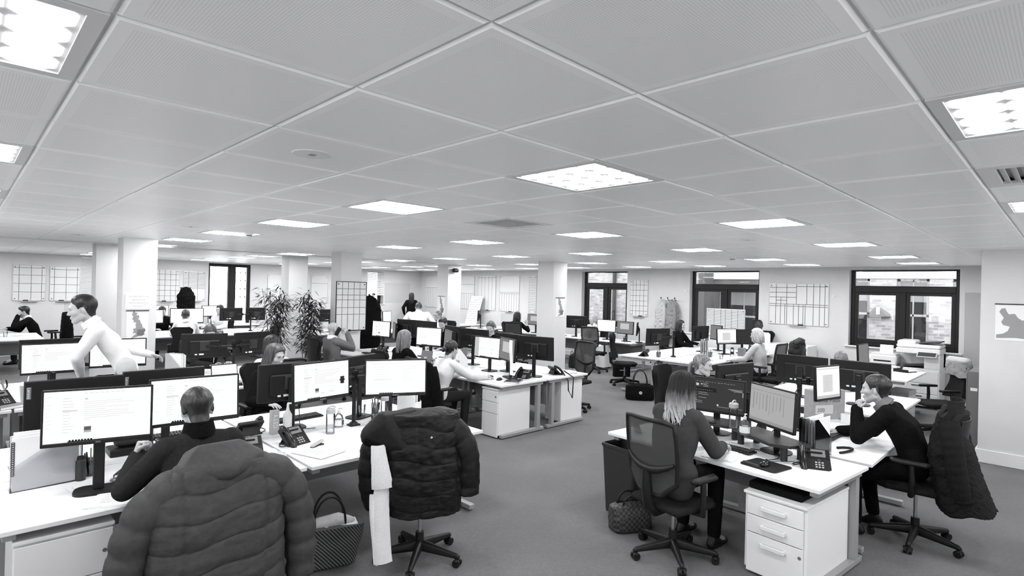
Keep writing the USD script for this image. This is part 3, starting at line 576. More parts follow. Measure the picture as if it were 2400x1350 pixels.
def make_phone(label, loc, rz, group):
    """desk telephone facing its user at -y"""
    t = thing('desk_phone', label, 'desk telephone', loc, rz, group); a = 0.75
    W = lambda vf: xf(vf, (0, 0.02, 0.03), rx=a)
    part(t, 'body', W(b2((-0.10, -0.09, -0.012), (0.105, 0.115, 0.018), 0.006)), 'dark_plastic')
    part(t, 'handset', W(J(hull(((-0.078, -0.085, 0.033), 0.022), ((-0.078, -0.065, 0.036), 0.022)), hull(((-0.078, 0.085, 0.033), 0.022), ((-0.078, 0.105, 0.033), 0.022)), tube(bez((-0.078, -0.085, 0.040), (-0.078, 0, 0.075), (-0.078, 0.10, 0.040), n=9), 0.018, 10))), 'black_gloss', smooth=50)
    s = part(t, 'display_bezel', W(b2((-0.04, 0.025, 0.017), (0.095, 0.108, 0.021), 0.002)), 'black_gloss'); part(s, 'display', W(b2((-0.022, 0.040, 0.0205), (0.075, 0.100, 0.0225))), 'mid_grey_plastic')
    ks = [W(b2((0.0+c*0.021, -0.07+r*0.019, 0.018), (0.015+c*0.021, -0.058+r*0.019, 0.0225), 0.002)) for r in range(4) for c in range(3)]
    part(t, 'keypad', J(*ks), 'light_grey_plastic', kind='stuff')
    part(t, 'navigation_key', W(lathe([(0, 0.018), (0.013, 0.018), (0.012, 0.023), (0, 0.023)], 16, (0.028, 0.012, 0))), 'dark_grey_plastic')
    part(t, 'stand', J(hull(((-0.07, 0.10, 0.006), 0.006), ((0.07, 0.10, 0.006), 0.006), ((-0.05, 0.055, 0.10), 0.006), ((0.05, 0.055, 0.10), 0.006)), b2((-0.09, -0.055, 0), (0.09, 0.1, 0.010), 0.003)), 'dark_plastic')
    part(t, 'cord', tube(bez((-0.09, -0.02, 0.03), (-0.16, -0.08, 0.005), (-0.18, 0.05, 0.006), (-0.06, 0.09, 0.01)), 0.004, 6), 'dark_plastic'); return t
def phone(label, x, y, user, z=DZ):
    """user: direction in degrees from the phone to its user"""
    return cached('phone', make_phone, label, (x, y, z), math.radians(user+90))
def make_bottle(kind):
    def build(label, loc, rz, group):
        if kind == 'pump':
            t = thing('soap_dispenser', label, 'hand gel bottle', loc, rz, group)
            part(t, 'bottle', lathe([(0, 0), (0.036, 0), (0.040, 0.01), (0.040, 0.075), (0.03, 0.105), (0.014, 0.118), (0.014, 0.125), (0, 0.125)], 22), 'frosted_plastic', smooth=40)
            part(t, 'label_band', lathe([(0.0405, 0.018), (0.0412, 0.018), (0.0412, 0.068), (0.0405, 0.068)], 22), 'paper'); part(t, 'label_patch', xf(bx((0.0395, 0, 0.043), (0.006, 0.03, 0.044), 0.001), rz=-1.0), 'ink')
            part(t, 'pump_head', J(cyl((0, 0, 0.12), (0, 0, 0.145), 0.012), cyl((0, 0, 0.145), (0, 0, 0.16), 0.005), hull(((0, 0, 0.163), 0.007), ((0.032, 0, 0.160), 0.005))), 'white_plastic'); return t
        if kind == 'spray':
            t = thing('spray_bottle', label, 'bottle', loc, rz, group)
            part(t, 'bottle', lathe([(0, 0), (0.034, 0), (0.036, 0.01), (0.036, 0.14), (0.014, 0.18), (0.012, 0.20), (0, 0.20)], 18), 'white_plastic', smooth=40); part(t, 'nozzle', J(cyl((0, 0, 0.20), (0, 0, 0.23), 0.01), hull(((0, 0, 0.235), 0.008), ((0.03, 0, 0.235), 0.006))), 'white_plastic'); return t
        if kind == 'clear':
            t = thing('water_bottle', label, 'water bottle', loc, rz, group)
            part(t, 'bottle', lathe([(0, 0), (0.034, 0), (0.036, 0.006), (0.036, 0.165), (0.033, 0.175), (0, 0.175)], 22), 'clear_plastic', smooth=40); part(t, 'lid', lathe([(0, 0.172), (0.038, 0.172), (0.038, 0.205), (0.03, 0.212), (0, 0.212)], 22), 'light_grey_plastic', smooth=40)
            part(t, 'carry_loop', tube(bez((-0.03, 0, 0.208), (-0.03, 0, 0.235), (0.035, 0, 0.24), (0.04, 0, 0.215)), 0.006, 7), 'light_grey_plastic'); part(t, 'water', lathe([(0, 0.004), (0.033, 0.004), (0.033, 0.07), (0, 0.07)], 20), 'frosted_plastic'); return t
        if kind == 'dark':
            t = thing('water_bottle', label, 'water bottle', loc, rz, group)
            part(t, 'bottle', lathe([(0, 0), (0.033, 0), (0.035, 0.01), (0.035, 0.13), (0.022, 0.19), (0, 0.19)], 20), 'dark_plastic', smooth=40); part(t, 'lid', lathe([(0, 0.19), (0.022, 0.19), (0.022, 0.225), (0, 0.23)], 18), 'black_gloss', smooth=40); return t
        if kind == 'sport':
            t = thing('water_bottle', label, 'water bottle', loc, rz, group)
            part(t, 'bottle', lathe([(0, 0), (0.034, 0), (0.034, 0.15), (0.028, 0.16), (0, 0.16)], 20), 'clear_plastic', smooth=40); part(t, 'sleeve', lathe([(0.0345, 0.05), (0.036, 0.05), (0.036, 0.10), (0.0345, 0.10)], 20), 'dark_plastic'); part(t, 'lid', lathe([(0, 0.155), (0.03, 0.155), (0.03, 0.185), (0, 0.19)], 18), 'dark_plastic', smooth=40); return t
        if kind == 'tumbler':
            t = thing('tumbler', label, 'cup', loc, rz, group)
            part(t, 'cup', lathe([(0, 0), (0.034, 0), (0.045, 0.17), (0, 0.17)], 22), 'light_grey_plastic', smooth=40); part(t, 'lid', lathe([(0, 0.17), (0.048, 0.17), (0.048, 0.19), (0.04, 0.2), (0, 0.2)], 22), 'white_plastic', smooth=40); part(t, 'straw', cyl((0.015, 0, 0.19), (0.025, 0, 0.26), 0.005), 'white_plastic'); return t
        if kind == 'mug':
            t = thing('mug', label, 'mug', loc, rz, group)
            part(t, 'cup', lathe([(0, 0), (0.039, 0), (0.041, 0.005), (0.041, 0.095), (0.037, 0.095), (0.036, 0.01), (0, 0.01)], 26), 'white_plastic', smooth=40); part(t, 'handle', tube(bez((0.039, 0, 0.078), (0.078, 0, 0.09), (0.078, 0, 0.01), (0.039, 0, 0.022)), 0.006, 8), 'white_plastic', smooth=True); return t
        if kind == 'glass':
            t = thing('drinking_glass', label, 'glass', loc, rz, group)
            part(t, 'glass', lathe([(0, 0), (0.03, 0), (0.036, 0.12), (0.0335, 0.12), (0.028, 0.008), (0, 0.008)], 20), 'clear_plastic', smooth=40); part(t, 'water', lathe([(0, 0.009), (0.028, 0.009), (0.031, 0.07), (0, 0.07)], 18), 'frosted_plastic'); return t
        if kind == 'wine':
            t = thing('wine_glass', label, 'glass', loc, rz, group)
            part(t, 'bowl', lathe([(0, 0.085), (0.02, 0.09), (0.043, 0.13), (0.043, 0.16), (0.033, 0.20), (0.031, 0.20), (0.041, 0.16), (0.041, 0.13), (0.019, 0.095), (0, 0.09)], 22), 'clear_plastic', smooth=40); part(t, 'stem', lathe([(0, 0), (0.034, 0), (0.034, 0.004), (0.006, 0.012), (0.005, 0.085), (0, 0.088)], 18), 'clear_plastic', smooth=40); return t
        if kind == 'penpot':
            t = thing('pen_pot', label, 'pen pot', loc, rz, group)
            part(t, 'pot', lathe([(0, 0), (0.038, 0), (0.043, 0.10), (0.041, 0.10), (0.036, 0.004), (0, 0.004)], 18), 'smoke_plastic', smooth=40)
            for k, (a, h_) in enumerate(((0.2, 0.15), (1.4, 0.165), (2.6, 0.14), (3.9, 0.155), (5.1, 0.135))): part(t, 'pen', cyl((0.012*math.cos(a), 0.012*math.sin(a), 0.006), (0.034*math.cos(a), 0.034*math.sin(a), h_), 0.0045, n=7), ('dark_plastic', 'light_grey_plastic', 'ink')[k % 3])
            return t
        if kind == 'can':
            t = thing('aerosol_can', label, 'can', loc, rz, group)
            part(t, 'can', lathe([(0, 0), (0.026, 0), (0.027, 0.004), (0.027, 0.12), (0.02, 0.13), (0, 0.13)], 18), 'dark_grey_plastic', smooth=40); part(t, 'cap', lathe([(0, 0.128), (0.02, 0.128), (0.019, 0.15), (0, 0.15)], 16), 'dark_plastic', smooth=40); return t
    return build
def item(kind, label, x, y, z=DZ, rz=0.0): return cached(('item', kind), make_bottle(kind), label, (x, y, z), rz)
def papers(label, x, y, ang, n=5, w=0.21, h=0.297, z=DZ, fan=0.06, printed=True, cat='papers', seed=1):
    t = thing('paper_stack', label, cat, (x, y, z), math.radians(ang)); R = random.Random(seed)
    for k in range(n):
        part(t, 'sheet', xf(b2((-w/2, -h/2, 0.0), (w/2, h/2, 0.0012)), (R.uniform(-1, 1)*fan*0.4, R.uniform(-1, 1)*fan*0.3, 0.0018*k), rz=R.uniform(-1, 1)*fan), 'paper')
    if printed: part(t, 'print', J(*[b2((-w*0.36, h*0.36-r*h*0.075, 0.0018*n), (-w*0.36+w*R.uniform(0.3, 0.72), h*0.36-r*h*0.075+0.004, 0.0018*n+0.0006)) for r in range(9)]), 'print_grey')
    return t
def book(label, x, y, ang, w=0.16, h=0.21, th=0.022, cover='dark_plastic', z=DZ, cat='notebook', name='notebook'):
    t = thing(name, label, cat, (x, y, z), math.radians(ang))
    part(t, 'cover', J(b2((-w/2, -h/2, th-0.003), (w/2, h/2, th), 0.001), b2((-w/2, -h/2, 0), (w/2, h/2, 0.003), 0.001), b2((-w/2-0.001, -h/2, 0), (-w/2+0.004, h/2, th), 0.001)), cover)
    part(t, 'pages', b2((-w/2+0.004, -h/2+0.004, 0.003), (w/2-0.004, h/2-0.004, th-0.003)), 'paper'); return t
def magazine_file(label, x, y, ang, kind='frosted_plastic', fill=('paper', 'paper', 'paper_grey'), z=DZ, w=0.085, d=0.25, h=0.30, spiral=False):
    """open-topped file, tall side at +x end, long axis x"""
    t = thing('magazine_file', label, 'magazine file', (x, y, z), math.radians(ang))
    prof = [(-d/2, 0), (d/2, 0), (d/2, h), (d/2-0.05, h), (-d/2, h*0.42)]
    for s in (-1, 1): part(t, 'side', prism(prof, 0.003, (0, s*(w/2)+0.0015, 0), rx=PI/2), kind)
    part(t, 'back', b2((d/2-0.003, -w/2, 0), (d/2, w/2, h)), kind); part(t, 'front_lip', b2((-d/2, -w/2, 0), (-d/2+0.003, w/2, h*0.42)), kind); part(t, 'base', b2((-d/2, -w/2, 0), (d/2, w/2, 0.003)), kind)
    n = len(fill)
    for k, m in enumerate(fill):
        yy = -w/2+0.012+(w-0.024)*k/max(n-1, 1); th = 0.010
        part(t, 'document', xf(b2((-d/2+0.012, -th/2, 0.004), (d/2-0.014-0.01*(k % 3), th/2, h*(0.96+0.06*((k*7) % 3)/2)), 0.001), (0, yy, 0), ry=0.02*((k % 3)-1)), m)
    if spiral: part(t, 'spiral_binding', J(*[tube([(-d/2+0.012+0.008*math.cos(a), -w/2+0.006, 0.10+q*0.011+0.006*math.sin(a)) for a in np.linspace(0, 2*PI, 7)], 0.0022, 5) for q in range(18)]), 'dark_plastic', kind='stuff')
    return t
def cable(label, pts, r=0.004, m='dark_plastic', n=24, name='cable'):
    P = bez(*pts, n=n) if len(pts) <= 4 else np.array([np.asarray(p, float) for p in pts])
    return solo(name, tube(P, r, 6), m, label, 'cable', smooth=True)
# ------------------------------------------------------------------ chairs
def make_chair(kind, sz, arms=True, fabric='seat_fabric'):
    def build(label, loc, rz, group):
        t = thing('office_chair', label, 'office chair', loc, rz, group)
        for k in range(5):
            a = PI/2+0.3+k*2*PI/5; c, s = math.cos(a), math.sin(a)
            leg = part(t, 'base_leg', hull(((0.03*c, 0.03*s, 0.115), 0.026), ((0.03*c, 0.03*s, 0.09), 0.03), ((0.30*c, 0.30*s, 0.078), 0.016), ((0.31*c, 0.31*s, 0.07), 0.016)), 'dark_plastic', smooth=40)
            q = np.array([0.305*c, 0.305*s, 0]); n = np.array([-s, c, 0])
            part(leg, 'castor', J(cyl(q+n*0.006+[0, 0, 0.028], q+n*0.026+[0, 0, 0.028], 0.028, n=16), cyl(q-n*0.006+[0, 0, 0.028], q-n*0.026+[0, 0, 0.028], 0.028, n=16), cyl(q+[0, 0, 0.03], q+[0, 0, 0.075], 0.010), hull((q+n*0.02+[0, 0, 0.045], 0.014), (q-n*0.02+[0, 0, 0.045], 0.014))), 'dark_plastic', smooth=40)
        part(t, 'hub', cyl((0, 0, 0.075), (0, 0, 0.20), 0.034, 0.030, n=18), 'dark_plastic', smooth=40); part(t, 'gas_lift', cyl((0, 0, 0.20), (0, 0, sz-0.09), 0.014, n=14), 'chrome', smooth=40)
        part(t, 'mechanism', J(b2((-0.07, -0.13, sz-0.10), (0.07, 0.10, sz-0.055), 0.012), cyl((0.07, 0.03, sz-0.075), (0.20, 0.03, sz-0.08), 0.007), hull(((0.20, 0.03, sz-0.08), 0.011), ((0.235, 0.03, sz-0.082), 0.011))), 'dark_plastic', smooth=40)
        sv, sf = mf(Manifold.hull_points(np.vstack([np.array([[x, y, z]])+0.028*SPH for x, y, z in ((-0.20, -0.20, sz-0.028), (0.20, -0.20, sz-0.028), (-0.215, 0.16, sz-0.028), (0.215, 0.16, sz-0.028), (-0.15, 0.225, sz-0.036), (0.15, 0.225, sz-0.036))]))); part(t, 'seat', (sv, sf), fabric, smooth=50)
        part(t, 'seat_pan', b2((-0.19, -0.19, sz-0.066), (0.19, 0.19, sz-0.05), 0.006), 'dark_plastic')
        lean = 0.12
        def B(x, z, bow=0.05): return np.array([x, -0.20-(z-sz)*lean-bow+abs(x/0.23)**2*bow, z])
        if kind == 'mesh':
            zb, zt = sz+0.08, sz+0.60; wv = lambda z: 0.205+0.03*math.sin((z-zb)/(zt-zb)*PI*0.8) - (0.09 if z < zb+0.02 else 0.05 if z < zb+0.06 else 0)
            zs = np.linspace(zb, zt, 12); loop = [B(-wv(z), z) for z in zs]+[B(x, zt+0.012) for x in np.linspace(-0.15, 0.15, 5)]+[B(wv(z), z) for z in zs[::-1]]+[B(x, zb-0.012) for x in np.linspace(0.09, -0.09, 4)]; loop.append(loop[0])
            part(t, 'backrest_frame', tube(loop, 0.017, 8, False), 'dark_plastic', smooth=60)
            part(t, 'backrest_mesh', grid_surface(np.array([[B(u*wv(z), z) for u in np.linspace(-1, 1, 9)] for z in zs]), 0.003), 'mesh_fabric', smooth=60)
            zl = sz+0.25
            part(t, 'lumbar_bar', tube([B(x, zl+0.02*abs(x/0.2)**2*3-0.0)+[0, -0.012, 0] for x in np.linspace(-0.215, 0.215, 9)], [0.012, 0.02, 0.026, 0.03, 0.032, 0.03, 0.026, 0.02, 0.012], 8), 'dark_plastic', smooth=60)
            part(t, 'back_spine', tube([(0, -0.06, sz-0.08), (0, -0.20, sz-0.085), (0, -0.27, sz-0.02), B(0, sz+0.10)+[0, -0.03, 0], B(0, zl)+[0, -0.02, 0]], [0.03, 0.036, 0.042, 0.04, 0.03], 8), 'dark_plastic', smooth=60)
        else:
            zb, zt = sz+0.06, sz+0.60; zs = np.linspace(zb, zt, 14)
            wv = lambda z: 0.20+0.035*math.cos((z-zb)/(zt-zb)*2*PI)-0.08*max(0, (z-zt+0.08)/0.08)**2
            part(t, 'backrest', grid_surface(np.array([[B(u*wv(z), z, 0.06) for u in np.linspace(-1, 1, 11)] for z in zs]), -0.045), fabric, smooth=60)
            part(t, 'back_shell', grid_surface(np.array([[B(u*wv(z)*0.9, z, 0.06)+[0, -0.006, 0] for u in np.linspace(-1, 1, 9)] for z in zs[1:-1]]), 0.012), 'dark_plastic', smooth=60)
            if kind == 'slots': part(t, 'back_slot', J(*[xf(bx((0, 0, 0), (0.15-0.012*k, 0.006, 0.012)), B(0.01, sz+0.27+0.04*k, 0.06)+np.array([0, -0.017, 0]), ry=-0.35) for k in range(4)]), 'mid_grey_plastic')
            part(t, 'back_spine', tube([(0, -0.06, sz-0.08), (0, -0.20, sz-0.085), (0, -0.29, sz-0.02), B(0, sz+0.20, 0.06)+[0, -0.03, 0]], [0.026, 0.03, 0.034, 0.03], 8), 'dark_plastic', smooth=60)
        if arms:
            for s in (-1, 1):
                arm = part(t, 'arm', J(tube([(s*0.16, 0.0, sz-0.07), (s*0.265, 0.0, sz-0.06), (s*0.275, -0.01, sz+0.06), (s*0.265, 0.0, sz+0.18)], [0.018, 0.022, 0.022, 0.02], 8)), 'dark_plastic', smooth=60)
                part(arm, 'arm_pad', hull(((s*0.262, -0.11, sz+0.195), 0.018), ((s*0.245, 0.13, sz+0.195), 0.018), ((s*0.285, -0.09, sz+0.195), 0.018), ((s*0.285, 0.11, sz+0.195), 0.018)), 'dark_plastic', smooth=50)
        return t
    return build
def chair(label, x, y, face, kind='mesh', sz=0.48, arms=True, fabric='seat_fabric'):
    return cached(('chair', kind, sz, arms, fabric), make_chair(kind, sz, arms, fabric), label, (x, y, 0), math.radians(face-90))

# ================================================================== people
def smin(a, b, k): h = np.clip(0.5+0.5*(b-a)/k, 0, 1); return b*(1-h)+a*h-k*h*(1-h)
def ell(P, c, r): q = (P-np.asarray(c))/np.asarray(r); l = np.linalg.norm(q, axis=1); return (l-1)*min(r)
def cap(P, a, b, r):
    a, b = np.asarray(a, float), np.asarray(b, float); d = b-a; t = np.clip(((P-a)@d)/(d@d), 0, 1); return np.linalg.norm(P-a-t[:, None]*d, axis=1)-r
def head_sdf(P, fem):
    j = 0.9 if fem else 1.0
    s = ell(P, (0, -0.014, 0.035), (0.074, 0.096, 0.085))
    s = smin(s, ell(P, (0, 0.030, -0.025), (0.060*j, 0.060, 0.078)), 0.03)
    for x in (-1, 1):
        s = smin(s, cap(P, (x*0.050*j, 0.0, -0.062), (x*0.014, 0.066, -0.100), 0.016), 0.03)
        s = smin(s, ell(P, (x*0.040, 0.058, -0.022), (0.026, 0.026, 0.024)), 0.02)
    s = smin(s, ell(P, (0, 0.072, -0.100), (0.020, 0.018, 0.018)), 0.025)
    s = smin(s, cap(P, (-0.034, 0.080, 0.024), (0.034, 0.080, 0.024), 0.010 if fem else 0.013), 0.02)
    for x in (-1, 1): s = -smin(-s, ell(P, (x*0.032, 0.104, 0.004), (0.020, 0.020, 0.013)), 0.012)
    s = smin(s, cap(P, (0, 0.090, 0.012), (0, 0.108, -0.030), 0.0065 if fem else 0.008), 0.012)
    s = smin(s, ell(P, (0, 0.102, -0.034), (0.015, 0.013, 0.010)), 0.010)
    s = smin(s, ell(P, (0, 0.090, -0.064), (0.024, 0.010, 0.0075)), 0.008); s = smin(s, ell(P, (0, 0.090, -0.073), (0.020, 0.009, 0.007)), 0.006)
    s = smin(s, cap(P, (0, -0.030, -0.03), (0, -0.040, -0.13), 0.050 if not fem else 0.044), 0.02)
    for x in (-1, 1): s = smin(s, ell(P, (x*0.076, -0.012, -0.008), (0.011, 0.019, 0.033)), 0.006)
    return s
HEADS = {}
def star(sub, fem):
    """directions, radii and faces of the head as a surface seen from its middle"""
    if (sub, fem) not in HEADS:
        m = trimesh.creation.icosphere(sub); D = np.asarray(m.vertices); rs = np.linspace(0.03, 0.16, 90)
        S = np.array([head_sdf(D*r, fem) for r in rs]); ins = S < 0; last = len(rs)-1-np.argmax(ins[::-1], axis=0); last = np.minimum(last, len(rs)-2)
        i = np.arange(len(D)); a, b = S[last, i], S[last+1, i]; r = rs[last]+(rs[1]-rs[0])*np.clip(a/(a-b+1e-12), 0, 1)
        HEADS[(sub, fem)] = (D, r, np.asarray(m.faces))
    return HEADS[(sub, fem)]
def sstep(a, b, x): t = np.clip((x-a)/(b-a), 0, 1); return t*t*(3-2*t)
def scalp(P, low=0.0):
    y = P[:, 1]; line = np.interp(y, [-0.11, -0.06, -0.035, -0.012, 0.012, 0.03, 0.045, 0.07, 0.10], [-0.092, -0.090, -0.055, 0.022, 0.020, 0.0, 0.045, 0.074, 0.092]); return P[:, 2]-line-low
def hair_cap(sub, fem, thick, kind, seed):
    D, r, Fc = star(sub, fem); P = D*r[:, None]; h = scalp(P)+0.010*(meshkit.noise(P*70+5, seed)-0.5)
    if kind in ('long', 'bob'): h = np.where((np.abs(P[:, 0]) > 0.05) & (P[:, 1] < 0.05), np.maximum(h, P[:, 2]+0.03), h)
    m = sstep(-0.004, 0.012, h); th = thick*(0.75+0.5*sstep(0.0, 0.1, P[:, 2]))
    if kind in ('short', 'crop', 'quiff', 'fade'): th = th*(0.25+0.75*sstep(0.0, 0.05, h))
    if kind == 'fade': th = np.where(P[:, 2] > 0.045, thick, 0.003+(thick-0.003)*sstep(0.0, 0.05, P[:, 2]))
    if kind == 'quiff': th = th*(1+0.9*sstep(0.0, 0.08, P[:, 1])*sstep(0.05, 0.1, P[:, 2]))
    n = meshkit.fbm(np.stack([D[:, 0]*14, D[:, 1]*7, D[:, 2]*5], 1)+seed, 3, seed)-0.5
    lift = np.where(m > 0.02, m*th*(1+0.5*n), -0.007)
    return D*(r+lift)[:, None], Fc
def clumps(L, n, seed, phi=125, wave=0.01, rad=0.013, spread=0.0, part_=0.015, back=0.0):
    """long hair: tapered locks from the parting over the sides and back down to -L"""
    R = np.random.default_rng(seed); out = []
    for k in range(n):
        ph = math.radians(R.uniform(-phi, phi)) - PI/2 if k > 6 else math.radians(-phi+2*phi*(k/6.0))-PI/2
        c, s = math.cos(ph), math.sin(ph); z1 = -L*R.uniform(0.86, 1.0); e = R.uniform(0.95, 1.06); w = wave*R.uniform(0.4, 1.2); o = R.uniform(0, 6.28)
        pts = []
        for t in np.linspace(0, 1, 13):
            if t < 0.35:
                u = t/0.35; el = PI/2*(1-u); rr = 1.0
                p = np.array([0.084*c*math.cos(el)*e+part_*(1-u)*np.sign(c), -0.012+0.104*s*math.cos(el)*e, 0.035+0.092*math.sin(el)])
            else:
                u = (t-0.35)/0.65; zz = 0.035+(z1-0.035)*u; f = 1.0+0.12*math.sin(u*PI*0.7)+spread*u
                p = np.array([0.084*c*e*f, (-0.012+0.104*s*e)*1.0*f*(1-0.15*u)-back*u, zz])+np.array([-s, c, 0])*w*math.sin(u*9+o)*u+np.array([c, s, 0])*w*math.cos(u*8+o)*u
            pts.append(p)
        out.append(tube(pts, np.interp(np.linspace(0, 1, 13), [0, 0.2, 0.6, 1], [0.007, rad, rad, 0.003]), 6))
    return J(*out)
HANDS = {}
def hand(kind, side, res):
    """right hand: wrist at the origin, fingers along +y, palm towards -z, thumb at -x"""
    if (kind, side, res) in HANDS: return HANDS[(kind, side, res)]
    C = {'flat': (10, 14, 8), 'mouse': (22, 26, 16), 'fist': (78, 92, 55), 'phone': (42, 52, 35), 'relaxed': (24, 30, 20), 'type': (30, 38, 20), 'write': (48, 58, 30)}[kind]
    hs = [hullm(((-0.020, 0.0, 0), 0.017), ((0.020, 0.0, 0), 0.016), ((-0.032, 0.080, 0.002), 0.0125), ((0.033, 0.074, 0), 0.0115), ((-0.024, 0.03, -0.006), 0.017))]
    for x, y, L, r, sp in ((-0.032, 0.082, 0.074, 0.0090, 5), (-0.010, 0.087, 0.082, 0.0092, 1), (0.012, 0.085, 0.076, 0.0088, -3), (0.032, 0.077, 0.060, 0.0078, -8)):
        p, a = np.array([x, y, 0.0]), 0.0; seg = (0.46, 0.30, 0.24); rr = (r, r*0.95, r*0.86, r*0.76)
        sx = math.sin(math.radians(-sp*(0.3 if kind == 'fist' else 1)))
        for k in range(3):
            a += math.radians(C[k]); d = np.array([sx*(math.cos(a)), math.cos(a), -math.sin(a)]); d /= np.linalg.norm(d); q = p+d*L*seg[k]
            hs.append(hullm((p, rr[k]), (q, rr[k+1]))); p = q
    if kind == 'fist': th = [(-0.026, 0.022, -0.008), (-0.044, 0.052, -0.022), (-0.030, 0.074, -0.040), (-0.010, 0.080, -0.044)]
    elif kind in ('phone', 'write'): th = [(-0.026, 0.020, -0.006), (-0.050, 0.046, -0.020), (-0.050, 0.078, -0.034), (-0.040, 0.100, -0.040)]
    else: th = [(-0.026, 0.020, -0.006), (-0.052, 0.046, -0.014), (-0.062, 0.076, -0.020), (-0.060, 0.100, -0.024)]
    for k, (a, b) in enumerate(zip(th[:-1], th[1:])): hs.append(hullm((a, (0.0135, 0.0115, 0.0098)[k]), (b, (0.0115, 0.0098, 0.0082)[k])))
    m = Manifold.batch_boolean(hs, manifold3d.OpType.Add).refine_to_length(res); v, f = mf(m)
    t = trimesh.Trimesh(v, f, process=True); trimesh.smoothing.filter_taubin(t, iterations=4); v, f = np.asarray(t.vertices), np.asarray(t.faces)
    if side < 0: v = v*[-1, 1, 1]; f = f[:, ::-1]
    HANDS[(kind, side, res)] = (v, f); return v, f
def unit(v): v = np.asarray(v, float); return v/(np.linalg.norm(v)+1e-12)
def ik(S, W, a, b, hint):
    S, W = np.asarray(S, float), np.asarray(W, float); d = W-S; L = np.linalg.norm(d)
    if L > (a+b)*0.995: W = S+d/L*(a+b)*0.995; d = W-S; L = np.linalg.norm(d)
    x = (a*a-b*b+L*L)/(2*L); h = math.sqrt(max(a*a-x*x, 1e-6)); u = d/L; k = np.asarray(hint, float); k = unit(k-u*(k@u)); return S+u*x+k*h, W
def soft(hulls, res, it=8, amp=0.0, seed=0):
    m = Manifold.batch_boolean(hulls, manifold3d.OpType.Add).refine_to_length(res); v, f = mf(m)
    t = trimesh.Trimesh(v, f, process=True); trimesh.smoothing.filter_taubin(t, iterations=it); v, f = np.asarray(t.vertices), np.asarray(t.faces)
    if amp: v, f = rough((v, f), amp, 11.0, seed)
    return v, f
def person(label, x, y, face, hz=0.56, stand=False, lean=8, lean2=10, side=0, twist=0, hp=10, hyaw=0, htilt=0, L=None, R=None, Lk='flat', Rk='flat', Ld=None, Rd=None, Ln=None, Rn=None, Lh=None, Rh=None,
           top='charcoal_cloth', style='shirt', hair='short', hm='hair_dark', skin='skin', fem=False, sc=1.0, lod=1, legs='charcoal_cloth', sleeve=1.0, eyes=False, wide=1.0, knees=None, collar=None, ch=0.058, phi=125, seed=1, z=0.0, hairL=0.25, wave=0.01, nlock=60, armx=1.0, shoes='dark_plastic'):
    t = thing('person', label, 'person', (x, y, z), math.radians(face-90))
    res = (0.045, 0.028, 0.016)[lod]; sub = (3, 4, 5)[lod]; r = math.radians
    if fem: wide *= 0.9
    Rt = rotm(ry=r(side))
    s1 = Rt @ np.array([0, math.sin(r(lean)), math.cos(r(lean))]); s2 = Rt @ np.array([0, math.sin(r(lean+lean2)), math.cos(r(lean+lean2))])
    H = np.array([0, 0, hz]); C = H+s1*0.28*sc; N = C+s2*0.22*sc
    ax = rotm(rz=r(twist)) @ Rt @ np.array([1, 0, 0.0]); up = s2
    SL, SR = N-ax*0.172*wide*sc-up*0.055, N+ax*0.172*wide*sc-up*0.055
    nd = unit(0.55*s2+0.45*np.array([0, 0.25, 1])); HC = N+nd*0.155*sc
    HR = rotm(rz=r(hyaw)) @ rotm(rx=-r(hp)) @ rotm(ry=r(htilt))
    if L is None: L = (-0.17, 0.44, 0.765)
    if R is None: R = (0.17, 0.44, 0.765)
    ua, fa = 0.285*sc, 0.255*sc
    EL, L = ik(SL, L, ua, fa, Lh if Lh is not None else (-0.6*armx, -0.3, -0.8)); ER, R = ik(SR, R, ua, fa, Rh if Rh is not None else (0.6*armx, -0.3, -0.8))
    if stand: KN = knees or [(-0.11, 0.06, 0.50), (0.11, 0.05, 0.50)]; AN = [(-0.12, -0.02, 0.09), (0.12, 0.0, 0.09)]
    else: KN = knees or [(-0.13, 0.42, hz-0.02), (0.13, 0.42, hz-0.02)]; AN = [(KN[0][0]-0.02, KN[0][1]-0.02, 0.09), (KN[1][0]+0.02, KN[1][1]-0.05, 0.09)]
    HP = [H+[-0.085, 0, -0.02], H+[0.085, 0, -0.02]]; w = wide
    def torso(e):
        W1, C1 = H+s1*0.15*sc, C+[0, 0.01, 0]
        pel = [(H+[-0.095*w, 0, 0.01], 0.090+e), (H+[0.095*w, 0, 0.01], 0.090+e)]; wst = [(W1-ax*0.068*w, 0.086+e), (W1+ax*0.068*w, 0.086+e)]; cst = [(C1-ax*0.090*w, 0.092+e), (C1+ax*0.090*w, 0.092+e)]
        return [hullm(*pel, *wst), hullm(*wst, *cst), hullm(*cst, (SL+ax*0.02, 0.052+e), (SR-ax*0.02, 0.052+e), (N-up*0.03, 0.056+e))]
    def arm(S, E, W, e, tail=1.0):
        W2 = np.asarray(E)+(np.asarray(W)-E)*tail
        return [hullm((S, 0.056*w+e), (S+(E-S)*0.35, 0.050+e), (E, 0.040+e)), hullm((E, 0.041+e), (E+(W-E)*0.3, 0.040+e), (W2, 0.040+(0.026-0.040)*tail+e))]
    neck = hullm((N-up*0.02, 0.058), (HC+HR@np.array([0, -0.025, -0.055]), 0.050)); neck2 = hullm((HC+HR@np.array([0, -0.025, -0.055]), 0.050), (HC+HR@np.array([0, -0.015, -0.02]), 0.05))
    lg = []
    for k in (0, 1):
        K, A = np.asarray(KN[k], float), np.asarray(AN[k], float); lg += [hullm((HP[k], 0.078), (K, 0.050)), hullm((K, 0.050), (K+(A-K)*0.3, 0.050), (A, 0.032)), hullm((A, 0.034), (A+[0, 0.13, -0.055], 0.026), (A+[0, -0.03, -0.055], 0.028))]
